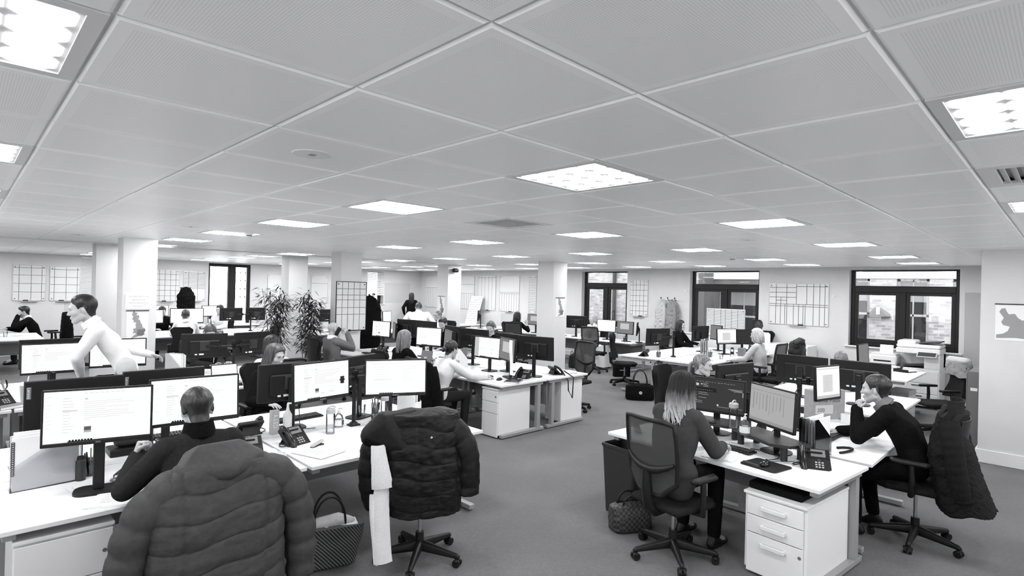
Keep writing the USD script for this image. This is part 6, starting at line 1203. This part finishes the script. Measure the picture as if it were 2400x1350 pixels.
t = thing('storage_cabinet', 'white filing cabinet with papers by the window wall', 'cabinet', (12.9, 4.35, 0), -PI/2); part(t, 'carcass', b2((-0.45, -0.26, 0.0), (0.45, 0.36, 0.92), 0.004), 'white_laminate')
for z0_ in (0.05, 0.34, 0.63): part(t, 'drawer', b2((-0.44, -0.276, z0_), (0.44, -0.26, z0_+0.27), 0.003), 'white_laminate')
papers('papers heaped on the white filing cabinet by the wall', 12.85, 4.3, 20, 6, z=0.92, seed=9)
t = thing('grey_locker', 'grey cabinet standing behind the pier corner at right', 'cabinet', (9.9, 0.825, 0)); part(t, 'carcass', b2((-0.5, 0, 0), (0.35, 0.13, 1.05), 0.004), 'mid_grey_plastic'); part(t, 'door', b2((-0.49, 0.13, 0.03), (0.34, 0.145, 1.03), 0.003), 'mid_grey_plastic'); part(t, 'label_holder', b2((-0.502, 0.03, 0.80), (-0.499, 0.10, 0.84)), 'paper')
# ================================================================== bins and bags
t = thing('waste_bin', 'tall dark grey waste bin under the front right desk end', 'waste bin', (4.30, 2.80, 0), -0.1)
def frust(w0, d0, w1, d1, z0, z1, r=0.03): 
    a, b = np.array(rrect(w0, d0, r).exterior.coords)[:-1], np.array(rrect(w1, d1, r).exterior.coords)[:-1]; return np.column_stack([a, np.full(len(a), z0)]), np.column_stack([b, np.full(len(b), z1)])
a_, b_ = frust(0.24, 0.31, 0.29, 0.37, 0.0, 0.60); c_, d_ = frust(0.285, 0.365, 0.235, 0.305, 0.60, 0.02)
part(t, 'bucket', rings(np.array([a_, b_, c_, d_])), 'dark_grey_plastic', smooth=30); e0, e1 = frust(0.305, 0.385, 0.305, 0.385, 0.585, 0.612); f0, f1 = frust(0.275, 0.355, 0.275, 0.355, 0.612, 0.585)
part(t, 'rim', rings(np.array([e0, e1, f0, f1, e0]), cap=False), 'dark_grey_plastic')
def bag(name, label, x, y, rz, w, d, h, m, handles='dark_plastic', hh=0.18, cat='bag', top='black_cloth', open_=False):
    t = thing(name, label, cat, (x, y, 0), rz)
    n, R = 40, []
    th = np.arange(n)*2*PI/n; c, s = np.cos(th), np.sin(th); k = (np.abs(c)**3.5+np.abs(s)**3.5)**(-1/3.5)
    for u in R_(0, 1, 22):
        e = min(1, (u/0.05)**0.5 if u < 0.05 else 1, ((1-u)/0.12)**0.5 if u > 0.88 and not open_ else 1); f = 1-0.30*u**2 if not open_ else 0.82+0.30*u
        R.append(np.stack([c*k*w/2*max(e, 0.06)*(1 if not open_ else f), s*k*d/2*max(e, 0.06)*f, np.full(n, h*u)], 1))
    part(t, 'bag_body', rough(rings(np.array(R)), 0.012, 9, 3), m, smooth=60)
    for q in (-1, 1): part(t, 'handle', tube(bez((-w*0.24, q*d*0.22, h*0.93), (-w*0.26, q*d*0.3, h+hh*1.4), (w*0.26, q*d*0.3, h+hh*1.4), (w*0.24, q*d*0.22, h*0.93), n=18), 0.008, 8), handles, smooth=True)
    if top: part(t, 'zip_strip' if not open_ else 'lining', bx((0, 0, h*0.985), (w*0.72 if not open_ else w*0.86, 0.014 if not open_ else d*0.7, 0.012), 0.003), top)
    return t
t = bag('holdall', 'black holdall with arched handles on the carpet by the far desk', 8.95, 5.60, -0.9, 0.52, 0.26, 0.30, 'black_cloth', hh=0.24); part(t, 'badge', xf(lathe([(0, 0), (0.03, 0), (0.03, 0.004), (0, 0.004)], 20), (0.0, -0.135, 0.15), rx=PI/2), 'light_grey_plastic')
t = bag('handbag', 'dark chequered handbag beside the waste bin at front right', 4.02, 2.58, -0.5, 0.36, 0.20, 0.24, 'checker_canvas', hh=0.06)
t = bag('tote_bag', 'chevron-patterned open tote bag under the front left desk', 1.88, 3.66, -0.35, 0.44, 0.18, 0.30, 'weave_chevron', hh=0.20, top='cream_knit', open_=True); part(t, 'cloth_inside', rough(hull(((-0.12, 0, 0.30), 0.05), ((0.05, 0, 0.315), 0.055), ((0.14, 0.0, 0.30), 0.04)), 0.014, 14, 2), 'beige_cloth', smooth=70)
bag('rucksack', 'dark rucksack on the floor beside the pale pedestal, far desks', 11.30, 9.05, 0.3, 0.34, 0.22, 0.36, 'charcoal_cloth', hh=0.06)
t = thing('gift_bag', 'square black carrier bag under the far window desk', 'bag', (11.05, 7.42, 0), -0.6); part(t, 'bag_body', b2((-0.19, -0.07, 0), (0.19, 0.07, 0.30), 0.004), 'black_cloth'); part(t, 'print_line', b2((-0.07, -0.0715, 0.15), (0.07, -0.0700, 0.162)), 'paper_grey')
t = thing('laptop_bag', 'flat black laptop case on the white three-drawer unit', 'laptop case', (4.35, 1.42, 0.585), math.radians(-95.7)); part(t, 'case', b2((-0.19, -0.28, 0), (0.19, 0.22, 0.055), 0.012), 'black_cloth', smooth=30); part(t, 'pouch', rough(hull(((-0.10, -0.15, 0.062), 0.022), ((0.1, 0.12, 0.065), 0.022), ((-0.08, 0.12, 0.062), 0.02)), 0.006, 14, 1), 'grey_fabric', smooth=60)
# ================================================================== things on the front left desks
magazine_file('clear magazine file with a spiral-bound report at the left edge', 0.40, 4.40, 3, 'clear_plastic', ('paper', 'paper', 'paper', 'paper_grey'), d=0.34, w=0.10, h=0.33, spiral=True)
item('penpot', 'round mesh pen pot beside the clear magazine file', 0.625, 4.44); item('can', 'small dark aerosol can in front of the pen pot', 0.565, 4.36)
book('black notebook with an earbud case on it', 0.86, 4.30, -28, 0.20, 0.24, 0.030, 'dark_plastic', cat='notebook')
t = thing('earbud_case', 'white earbud case on the black notebook', 'earbud case', (0.85, 4.31, DZ+0.030)); part(t, 'case', hull(((-0.02, 0, 0.014), 0.014), ((0.02, 0, 0.014), 0.014)), 'white_plastic', smooth=True); part(t, 'wire', tube([(0.05+0.035*math.cos(a), 0.05+0.025*math.sin(a), 0.004) for a in R_(0, 9, 34)], 0.0025, 6), 'white_plastic')
keyboard('black keyboard in front of the man in the puffer-coated chair', 1.02, 4.02, -92)
solo('bracelet', tube([(0.03*math.cos(a), 0.03*math.sin(a), 0.012) for a in R_(0, 2*PI, 25)], 0.006, 6), 'mid_grey_plastic', 'grey ring-shaped tape roll on papers at front left', 'tape roll', (0.72, 4.17, DZ+0.006))
papers('flat stack of white papers below the tape roll', 0.64, 4.18, 8, 4, 0.26, 0.12, seed=2, printed=False); papers('printed sheets at the front edge of the left desk', 0.68, 3.86, -24, 4, 0.21, 0.30, seed=3)
t = thing('small_speaker', 'dark oval bag on a black box behind the left monitor', 'speaker', (0.92, 4.85, DZ)); part(t, 'box', b2((-0.14, -0.09, 0), (0.14, 0.09, 0.05), 0.006), 'dark_plastic'); part(t, 'oval_pouch', rough(hull(((-0.06, 0, 0.10), 0.05), ((0.06, 0, 0.10), 0.05)), 0.004, 20, 2), 'grey_fabric', smooth=60)
item('glass', 'clear tumbler behind the black monitor pole at front left', 1.06, 4.62); item('tumbler', 'pale tumbler with a straw at the left edge', 0.50, 7.45); item('wine', 'wine glass beside the pale tumbler at the left edge', 0.34, 7.72)
phone('desk phone on a file at the left edge, second row', 0.32, 7.28, -60, DZ+0.03); book('grey file under the desk phone at the left edge', 0.33, 7.26, 30, 0.24, 0.30, 0.03, 'mid_grey_plastic', cat='file', name='file')
phone('desk phone facing the man in the puffer-coated chair', 1.52, 4.22, -100); phone('large desk phone left of the clear water bottle', 1.92, 4.30, -75)
phone('desk phone seen from behind, before the long-haired woman', 1.74, 4.86, 90)
item('glass', 'lidless clear drinks glass in front of the bright monitor', 1.22, 4.62); papers('papers fanned beside the large desk phone', 1.95, 3.98, 20, 5, 0.24, 0.30, seed=4)
t = thing('phone_charger', 'white plug charger with a looped cable on the left desk', 'charger', (1.64, 4.10, DZ)); part(t, 'plug', b2((-0.035, -0.03, 0), (0.035, 0.03, 0.05), 0.008), 'white_plastic'); part(t, 'lead', tube([(0.07*math.cos(a)+0.02, 0.05*math.sin(a)-0.05, 0.005+0.02*abs(math.sin(a*0.7))) for a in R_(0, 10, 50)], 0.003, 6), 'white_plastic', smooth=True)
t = thing('stapler', 'black and white stapler in front of the large desk phone', 'stapler', (2.0, 4.12, DZ), 0.5); part(t, 'base', b2((-0.07, -0.018, 0), (0.07, 0.018, 0.012), 0.004), 'dark_plastic'); part(t, 'arm', xf(b2((-0.07, -0.015, 0), (0.07, 0.015, 0.02), 0.006), (0, 0, 0.016), ry=-0.12), 'light_grey_plastic')
item('clear', 'clear sports bottle with a grey lid on the front left desk', 2.26, 4.42); item('pump', 'hand gel pump bottle beside the black monitor pole', 2.42, 4.58); item('penpot', 'pen pot hidden behind the black padded coat', 2.72, 4.46)
item('spray', 'small white bottle behind the large desk phone', 2.02, 4.72); t = thing('sign_block', 'pale upright sign block reading CITY behind the desk phone', 'sign', (1.90, 4.70, DZ), 0.1); part(t, 'block', b2((-0.035, -0.02, 0), (0.035, 0.02, 0.20), 0.003), 'light_grey_plastic'); part(t, 'lettering', xf(text('CITY', 0.035, (0, 0, 0)), (0.0, -0.0205, 0.11), rx=PI/2, ry=-PI/2), 'paper')
keyboard('keyboard under the hands of the long-haired woman', 2.28, 5.08, 96); keyboard('black keyboard of the bald man between the rows', 1.15, 5.14, 90)
item('dark', 'dark drinks bottle by the right end of the front left row', 3.02, 4.72); item('glass', 'jar-like glass on the desk right of the black pole', 2.76, 4.78); item('clear', 'small clear bottle left of the dark drinks bottle', 2.90, 4.60); item('penpot', 'pot of pens beside the dark drinks bottle', 2.96, 4.86)
magazine_file('white magazine file at the right end of the front left row', 3.22, 4.66, 100, 'white_plastic', ('dark_plastic', 'paper', 'paper'), d=0.25, h=0.30)
cable('black power cable hanging below the front left desk', [(1.70, 3.78, 0.66), (1.68, 3.74, 0.40), (1.76, 3.70, 0.30), (1.84, 3.74, 0.10)], 0.005); cable('thin black leads crossing under the bright email monitor', [(2.02, 4.52, 1.0), (2.10, 4.62, 0.80), (2.02, 4.60, 0.74), (2.24, 4.66, 0.725)], 0.003)
# ---------------------------------------------------------------- second row
keyboard('keyboard before the bright screen at the left edge', 0.80, 7.30, -90); t = thing('laptop', 'open white-screened laptop of the woman with bobbed hair', 'laptop', (2.42, 7.42, DZ), 0.06)
part(t, 'base', b2((-0.16, -0.11, 0), (0.16, 0.11, 0.014), 0.004), 'light_grey_plastic'); part(t, 'keys', b2((-0.14, -0.05, 0.014), (0.14, 0.08, 0.0155)), 'dark_plastic'); l = part(t, 'lid', xf(b2((-0.16, 0, 0), (0.16, 0.007, 0.215), 0.003), (0, 0.11, 0.012), rx=-0.20), 'dark_plastic'); part(l, 'screen', xf(b2((-0.150, -0.0008, 0.012), (0.150, 0.001, 0.205)), (0, 0.11, 0.012), rx=-0.20), 'screen_white')
magazine_file('magazine file of white papers in the second row', 2.02, 8.18, 120, 'light_grey_plastic', ('paper', 'paper', 'paper_grey', 'paper', 'paper'), d=0.26, h=0.32); item('clear', 'clear bottle of gel in the second row', 2.36, 7.66); item('penpot', 'pen pot at the foot of the second-row monitor pole', 2.58, 7.92)
papers('loose papers in front of the woman writing', 2.52, 8.46, 15, 5, 0.30, 0.24, seed=6, fan=0.2); papers('notepad in the second row beside the pole', 2.30, 7.90, -10, 3, seed=7); t = thing('pen', 'pen in the hand of the woman writing', 'pen', (2.66, 8.82, 0.80), 0.0); part(t, 'barrel', cyl((0, 0, 0), (0.03, 0.05, 0.13), 0.005, n=8), 'light_grey_plastic'); part(t, 'tip', cyl((0, 0, 0), (-0.006, -0.01, -0.026), 0.004, 0.001, n=8), 'dark_plastic')
keyboard('keyboard on the desk with the open laptop', 2.42, 7.22, -90)
# ---------------------------------------------------------------- middle row
keyboard('keyboard under the arm of the woman in cream', 5.36, 6.02, -175); mouse('mouse under the hand of the woman in cream', 5.32, 5.56, 10); book('dark notebook beside the mouse on the middle row end', 5.40, 5.36, -60, 0.20, 0.27, 0.018, 'dark_plastic')
phone('desk phone beneath the grey monitor, middle row end', 5.72, 5.50, 190); phone('desk phone with a cord hanging over the row end', 6.42, 5.46, -20); cable('coiled phone cord looping over the middle row end', [(6.46, 5.36, 0.78), (6.46, 5.17, 0.70), (6.44, 5.17, 0.40), (6.36, 5.18, 0.52), (6.36, 5.19, 0.66), (6.40, 5.30, 0.735)], 0.009)
papers('fan of papers at the corner of the middle row', 6.66, 5.52, 60, 7, seed=8, fan=0.15); magazine_file('white magazine file left of the chat-window monitor', 5.62, 6.76, 190, 'white_plastic', ('paper', 'paper', 'mid_grey_plastic'), h=0.31); item('penpot', 'pen pot in front of the white magazine file, middle row', 5.44, 6.62)
solo('paper_strip', rough(grid_surface(np.array([[(5.40+0.012*math.sin(z*9), 5.42+w_, z) for w_ in (-0.03, 0.03)] for z in R_(0.80, 1.28, 14)]), 0.001), 0.002, 9, 1), 'paper', 'long white paper strip taped to the grey monitor edge', 'paper')
phone('desk phone behind the head of the woman in cream', 5.62, 7.05, 180); item('glass', 'water glass beyond the woman in cream', 5.50, 7.28); t = thing('picture_card', 'dark printed card reading NG beside the blonde woman', 'card', (5.46, 7.46, DZ), math.radians(-78)); part(t, 'card', xf(b2((-0.12, 0, 0), (0.12, 0.004, 0.22), 0.001), rx=-0.15), 'map_land_dark'); part(t, 'lettering', xf(text('NG', 0.03, (0, 0, 0), bold=True), (-0.02, 0.014, 0.10), rx=PI/2-0.15), 'paper')
t = thing('photo_stand', 'small framed photos under the blonde woman\'s screen', 'picture frame', (5.66, 7.30, DZ), math.radians(-78)); part(t, 'frame', xf(b2((-0.08, 0, 0), (0.08, 0.012, 0.12), 0.002), rx=-0.2), 'dark_plastic'); part(t, 'print', xf(b2((-0.07, -0.001, 0.01), (0.07, 0.001, 0.11)), rx=-0.2), 'paper_grey')
keyboard('keyboard of the blonde woman, middle row', 5.36, 7.50, 180); keyboard('keyboard of the bald man on the phone', 5.40, 9.08, 180); item('mug', 'white mug beside the blonde woman, middle row', 5.40, 8.42); papers('papers on the desk of the bald man in grey', 5.50, 8.78, 40, 6, seed=11, fan=0.2); phone('desk phone left of the bald man\'s white screen', 5.75, 9.28, 180)
item('mug', 'white mug on the far side of the middle row', 6.50, 6.62); keyboard('keyboard of the woman with the earbud', 6.52, 7.72, 0); papers('papers before the woman with the earbud', 6.55, 8.1, 80, 4, seed=12)
h = P['phone']; q = h['HC']+h['HR']@np.array([0.092, 0.030, -0.03])
t = thing('mobile_phone', 'black mobile phone at the ear of the bald man in grey', 'mobile phone', (4.62, 9.02, 0), math.radians(4-90)); part(t, 'body', xf(b2((-0.005, -0.037, -0.075), (0.005, 0.037, 0.075), 0.004), q, rx=-0.55), 'black_gloss'); part(t, 'camera_lens', xf(bx((0.0055, -0.018, 0.052), (0.002, 0.022, 0.022), 0.001), q, rx=-0.55), 'dark_grey_plastic')
h = P['earbud']; q = h['HC']+h['HR']@np.array([-0.088, 0.008, -0.018]); t = thing('earbud', 'white earbud in the ear of the woman looking down', 'earbud', (7.28, 7.78, 0), math.radians(100)); part(t, 'bud', hull((q, 0.009), (q+[0, 0.004, -0.026], 0.004)), 'white_plastic', smooth=True)
h = P['glasses']; t = thing('spectacles', 'dark-rimmed glasses on the grey-haired man', 'glasses', (8.92, 11.62, 0), math.radians(88))
part(t, 'frame', (lambda v: (np.asarray(v[0]) @ h['HR'].T+h['HC'], v[1]))(J(*[tube([(sx*0.032+0.022*math.cos(a), 0.104, 0.005+0.017*math.sin(a)) for a in R_(0, 2*PI, 17)], 0.002, 5) for sx in (-1, 1)], *[tube([(sx*0.054, 0.104, 0.008), (sx*0.080, 0.06, 0.008), (sx*0.082, -0.01, 0.004)], 0.002, 5) for sx in (-1, 1)])), 'dark_plastic')
# ---------------------------------------------------------------- front right
def riser(label, x, y, rz):
    t = thing('monitor_riser', label, 'monitor riser', (x, y, DZ), rz); part(t, 'shelf', prism([(-0.28, -0.12), (0.20, -0.16), (0.30, -0.06), (0.30, 0.14), (-0.28, 0.14)], 0.022, (0, 0, 0.105)), 'dark_grey_plastic')
    for px_, py_ in ((-0.24, -0.06), (0.24, -0.06), (-0.24, 0.1), (0.24, 0.1)): part(t, 'leg', cyl((px_, py_, 0), (px_, py_, 0.106), 0.026, n=18), 'dark_grey_plastic')
keyboard('keyboard under the hands of the woman in the blazer', 4.50, 1.98, 174); mouse('glossy black mouse on the gel mouse mat', 4.24, 1.58, 0, DZ+0.012)
t = thing('mouse_mat', 'black gel mouse mat near the front right corner', 'mouse mat', (4.26, 1.60, DZ), math.radians(-95)); part(t, 'mat', prism(Polygon([(-0.10, -0.08), (0.12, -0.10), (0.14, 0.08), (-0.08, 0.10)]).buffer(0.03), 0.008), 'dark_plastic'); part(t, 'wrist_rest', hull(((-0.10, -0.085, 0.010), 0.016), ((0.0, -0.10, 0.010), 0.016)), 'dark_grey_plastic', smooth=True)
riser('black monitor riser under the spreadsheet screen', 4.66, 1.72, math.radians(-118)); riser('black monitor riser under the code screen', 4.84, 2.30, math.radians(-82))
item('pump', 'hand gel bottle with white label on the monitor riser', 4.55, 1.86, DZ+0.127); item('clear', 'small clear bottle on the riser by the code screen', 4.70, 2.02, DZ+0.127); t = thing('mobile_phone', 'black mobile phone on the riser below the code screen', 'mobile phone', (4.72, 2.26, DZ+0.127), 0.4); part(t, 'body', b2((-0.037, -0.075, 0), (0.037, 0.075, 0.009), 0.003), 'black_gloss'); part(t, 'screen', b2((-0.034, -0.07, 0.009), (0.034, 0.07, 0.0095)), 'dark_plastic')
papers('white papers under the elbow of the woman in the blazer', 4.28, 1.92, -80, 4, 0.21, 0.297, seed=13, printed=False); phone('large black desk phone at the front right corner', 4.50, 1.32, 205)
magazine_file('wire magazine file of papers and envelopes beside the desk phone', 4.84, 1.42, 174, 'smoke_plastic', ('mid_grey_plastic', 'paper_grey', 'paper', 'paper', 'paper'), d=0.30, w=0.12, h=0.31)
item('mug', 'white mug in front of the grey carton at right', 6.30, 1.58, DZ, -0.6); keyboard('keyboard of the man in black at right', 5.52, 1.52, -92); mouse('mouse under the right hand of the man in black', 5.76, 1.62, 92)
t = thing('carton', 'grey cardboard box of paper pads behind the white mug', 'box', (6.40, 1.80, DZ), math.radians(-30)); part(t, 'box', b2((-0.20, -0.06, 0), (0.20, 0.06, 0.30), 0.002), 'carton'); part(t, 'label', b2((-0.17, -0.0615, 0.06), (0.05, -0.0605, 0.15)), 'print_grey'); part(t, 'lettering', J(text('Pukka Pads', 0.042, (-0.02, -0.0605, 0.20), rx=PI/2), text('200', 0.035, (-0.10, -0.0618, 0.10), rx=PI/2)), 'ink')
papers('papers and files between the two front right desks', 5.25, 1.84, 30, 6, seed=14, fan=0.2); t = thing('phone_stand', 'small clear stand on the left end of the front right desk', 'card stand', (4.34, 2.72, DZ), 1.2); part(t, 'card', xf(b2((-0.06, 0, 0), (0.06, 0.003, 0.10)), rx=-0.4), 'clear_plastic'); part(t, 'insert', xf(b2((-0.055, -0.001, 0.005), (0.055, 0.001, 0.06)), rx=-0.4), 'paper')
item('penpot', 'pen pot behind the wire magazine file at right', 5.22, 1.62); cable('thin black mouse lead on the front right desk', [(4.34, 1.62, 0.735), (4.60, 1.50, 0.725), (4.66, 1.66, 0.725), (4.62, 1.84, 0.725)], 0.003); cable('dark leads hanging from the monitor arm at right', [(5.60, 1.80, 1.12), (5.46, 1.86, 0.95), (5.34, 1.86, 0.76), (5.10, 1.90, 0.73)], 0.005); cable('coiled black handset cord lying beside the keyboard at right', [(5.05, 1.30, 0.73), (5.25, 1.20, 0.735), (5.35, 1.28, 0.73), (5.20, 1.36, 0.73)], 0.010)
for lab, px_, py_ in (('squat black cup-shaped camera between the right desks', 5.20, 2.10), ('second squat black pot beside the spreadsheet monitor', 5.42, 2.06)):
    t = thing('desk_gadget', lab, 'speaker', (px_, py_, DZ)); part(t, 'body', lathe([(0, 0), (0.045, 0), (0.045, 0.02), (0.03, 0.05), (0.03, 0.36), (0, 0.36)], 20), 'dark_plastic', smooth=40); part(t, 'band', lathe([(0.0305, 0.30), (0.032, 0.30), (0.032, 0.345), (0.0305, 0.345)], 20), 'dark_grey_plastic')
# ---------------------------------------------------------------- before the copier
t = thing('letter_tray', 'black file tray with papers on the desk before the copier', 'file tray', (11.62, 2.02, DZ), -0.3); part(t, 'tray', J(b2((-0.14, -0.12, 0), (0.14, 0.12, 0.006)), b2((-0.14, -0.12, 0), (-0.134, 0.12, 0.05)), b2((-0.14, 0.114, 0), (0.14, 0.12, 0.05))), 'dark_plastic'); part(t, 'handset', hull(((-0.15, -0.02, 0.10), 0.025), ((-0.03, 0.02, 0.14), 0.022)), 'dark_grey_plastic', smooth=True); part(t, 'sheet', J(*[b2((-0.12, -0.11, 0.008+0.004*k), (0.13, 0.10, 0.010+0.004*k)) for k in range(5)]), 'paper')
t = thing('carton', 'open white carton under the desk before the copier', 'box', (10.75, 1.98, 0.0), 0.2); part(t, 'box', b2((-0.20, -0.15, 0), (0.20, 0.15, 0.44), 0.003), 'carton'); part(t, 'label', b2((0.02, -0.1515, 0.24), (0.14, -0.1505, 0.36)), 'print_grey')
t = thing('paper_ream', 'white paper boxes stacked under the copier desk end', 'box', (11.3, 2.0, 0.0), -0.1); part(t, 'box', b2((-0.18, -0.14, 0), (0.18, 0.14, 0.38), 0.003), 'paper'); part(t, 'lid', b2((-0.19, -0.15, 0.38), (0.19, 0.15, 0.46), 0.003), 'paper_grey')
# ---------------------------------------------------------------- far right cluster
magazine_file('tall clear file of folders right of the middle', 10.85, 5.30, 200, 'frosted_plastic', ('paper_grey', 'paper', 'mid_grey_plastic'), d=0.28, w=0.12, h=0.34); item('sport', 'clear bottle with a dark band on the far right cluster', 11.15, 4.85); item('glass', 'small plastic tub on the far right cluster', 10.55, 4.80); item('penpot', 'pen pot on the far right cluster', 10.70, 5.10)
phone('desk phone seen from behind on the near left corner, right cluster', 9.65, 6.0, 90); item('penpot', 'grey pot beside the desk phone, right cluster', 9.75, 5.70); keyboard('keyboard at the edge of the right cluster', 9.86, 4.86, -95); papers('papers by the platinum-haired woman', 10.9, 4.80, 10, 5, seed=15, fan=0.2); t = thing('tablet_stand', 'grey desk organiser near the platinum-haired woman', 'organiser', (11.5, 4.80, DZ), 0.2); part(t, 'box', b2((-0.10, -0.06, 0), (0.10, 0.06, 0.16), 0.004), 'mid_grey_plastic'); part(t, 'card', b2((-0.02, -0.03, 0.14), (0.06, -0.027, 0.24)), 'paper')
mouse('dark computer mouse on the right cluster desk', 10.25, 5.0, -95)
# ---------------------------------------------------------------- window desks and far rows
item('spray', 'white spray bottle at the far window desk', 11.95, 9.25); item('pump', 'white pump bottle behind the far empty mesh chair', 12.0, 8.95); item('clear', 'clear bottle on the far window desk', 11.95, 9.05); item('penpot', 'pen pot on the far window desk', 11.95, 7.95); item('mug', 'white mug on the far window desk', 12.0, 9.45); magazine_file('pale magazine file behind the white spray bottle', 12.3, 9.2, 180, 'light_grey_plastic', ('paper', 'paper', 'paper_grey')); papers('papers on the far window desk', 11.98, 8.25, 80, 5, seed=16)
keyboard('keyboard of the dark-haired woman at the far wall', 11.95, 10.95, 180); papers('papers beside the dark-haired woman at the far wall', 12.0, 11.6, 80, 6, seed=17)
phone('black desk phone at the front of the far left row', 4.52, 14.62, -90); papers('papers on the far left row under the twin monitors', 5.05, 14.72, 10, 5, seed=18, fan=0.2); keyboard('keyboard of the man in a white shirt seen from behind', 3.70, 14.62, -90); magazine_file('pale file beside the waistcoat man', 4.62, 15.62, 80, 'light_grey_plastic', ('paper', 'paper')); item('glass', 'glass tankard on the broad desk at far left', 0.72, 15.75); papers('papers on the broad desk at far left', 0.80, 16.15, 20, 6, 0.30, 0.42, seed=19, fan=0.2); phone('desk phone beside the dark monitor back at far left', 0.45, 15.55, 80)
papers('papers on the far desk under the tall planners', 12.2, 13.3, 30, 8, seed=20, fan=0.2); t = thing('small_house_sign', 'small dark triangular ornament on the far right desk', 'ornament', (12.25, 13.1, DZ)); part(t, 'stone', hull(((-0.06, 0, 0.03), 0.03), ((0.06, 0, 0.03), 0.03), ((0, 0, 0.14), 0.02)), 'mid_grey_plastic'); part(t, 'foot', b2((-0.08, -0.03, 0), (0.08, 0.03, 0.01), 0.002), 'dark_grey_plastic'); papers('papers before the man in glasses', 8.55, 13.45, 10, 5, seed=21, fan=0.2); papers('papers behind the dark monitor backs, far middle', 6.9, 13.6, 30, 5, seed=22)
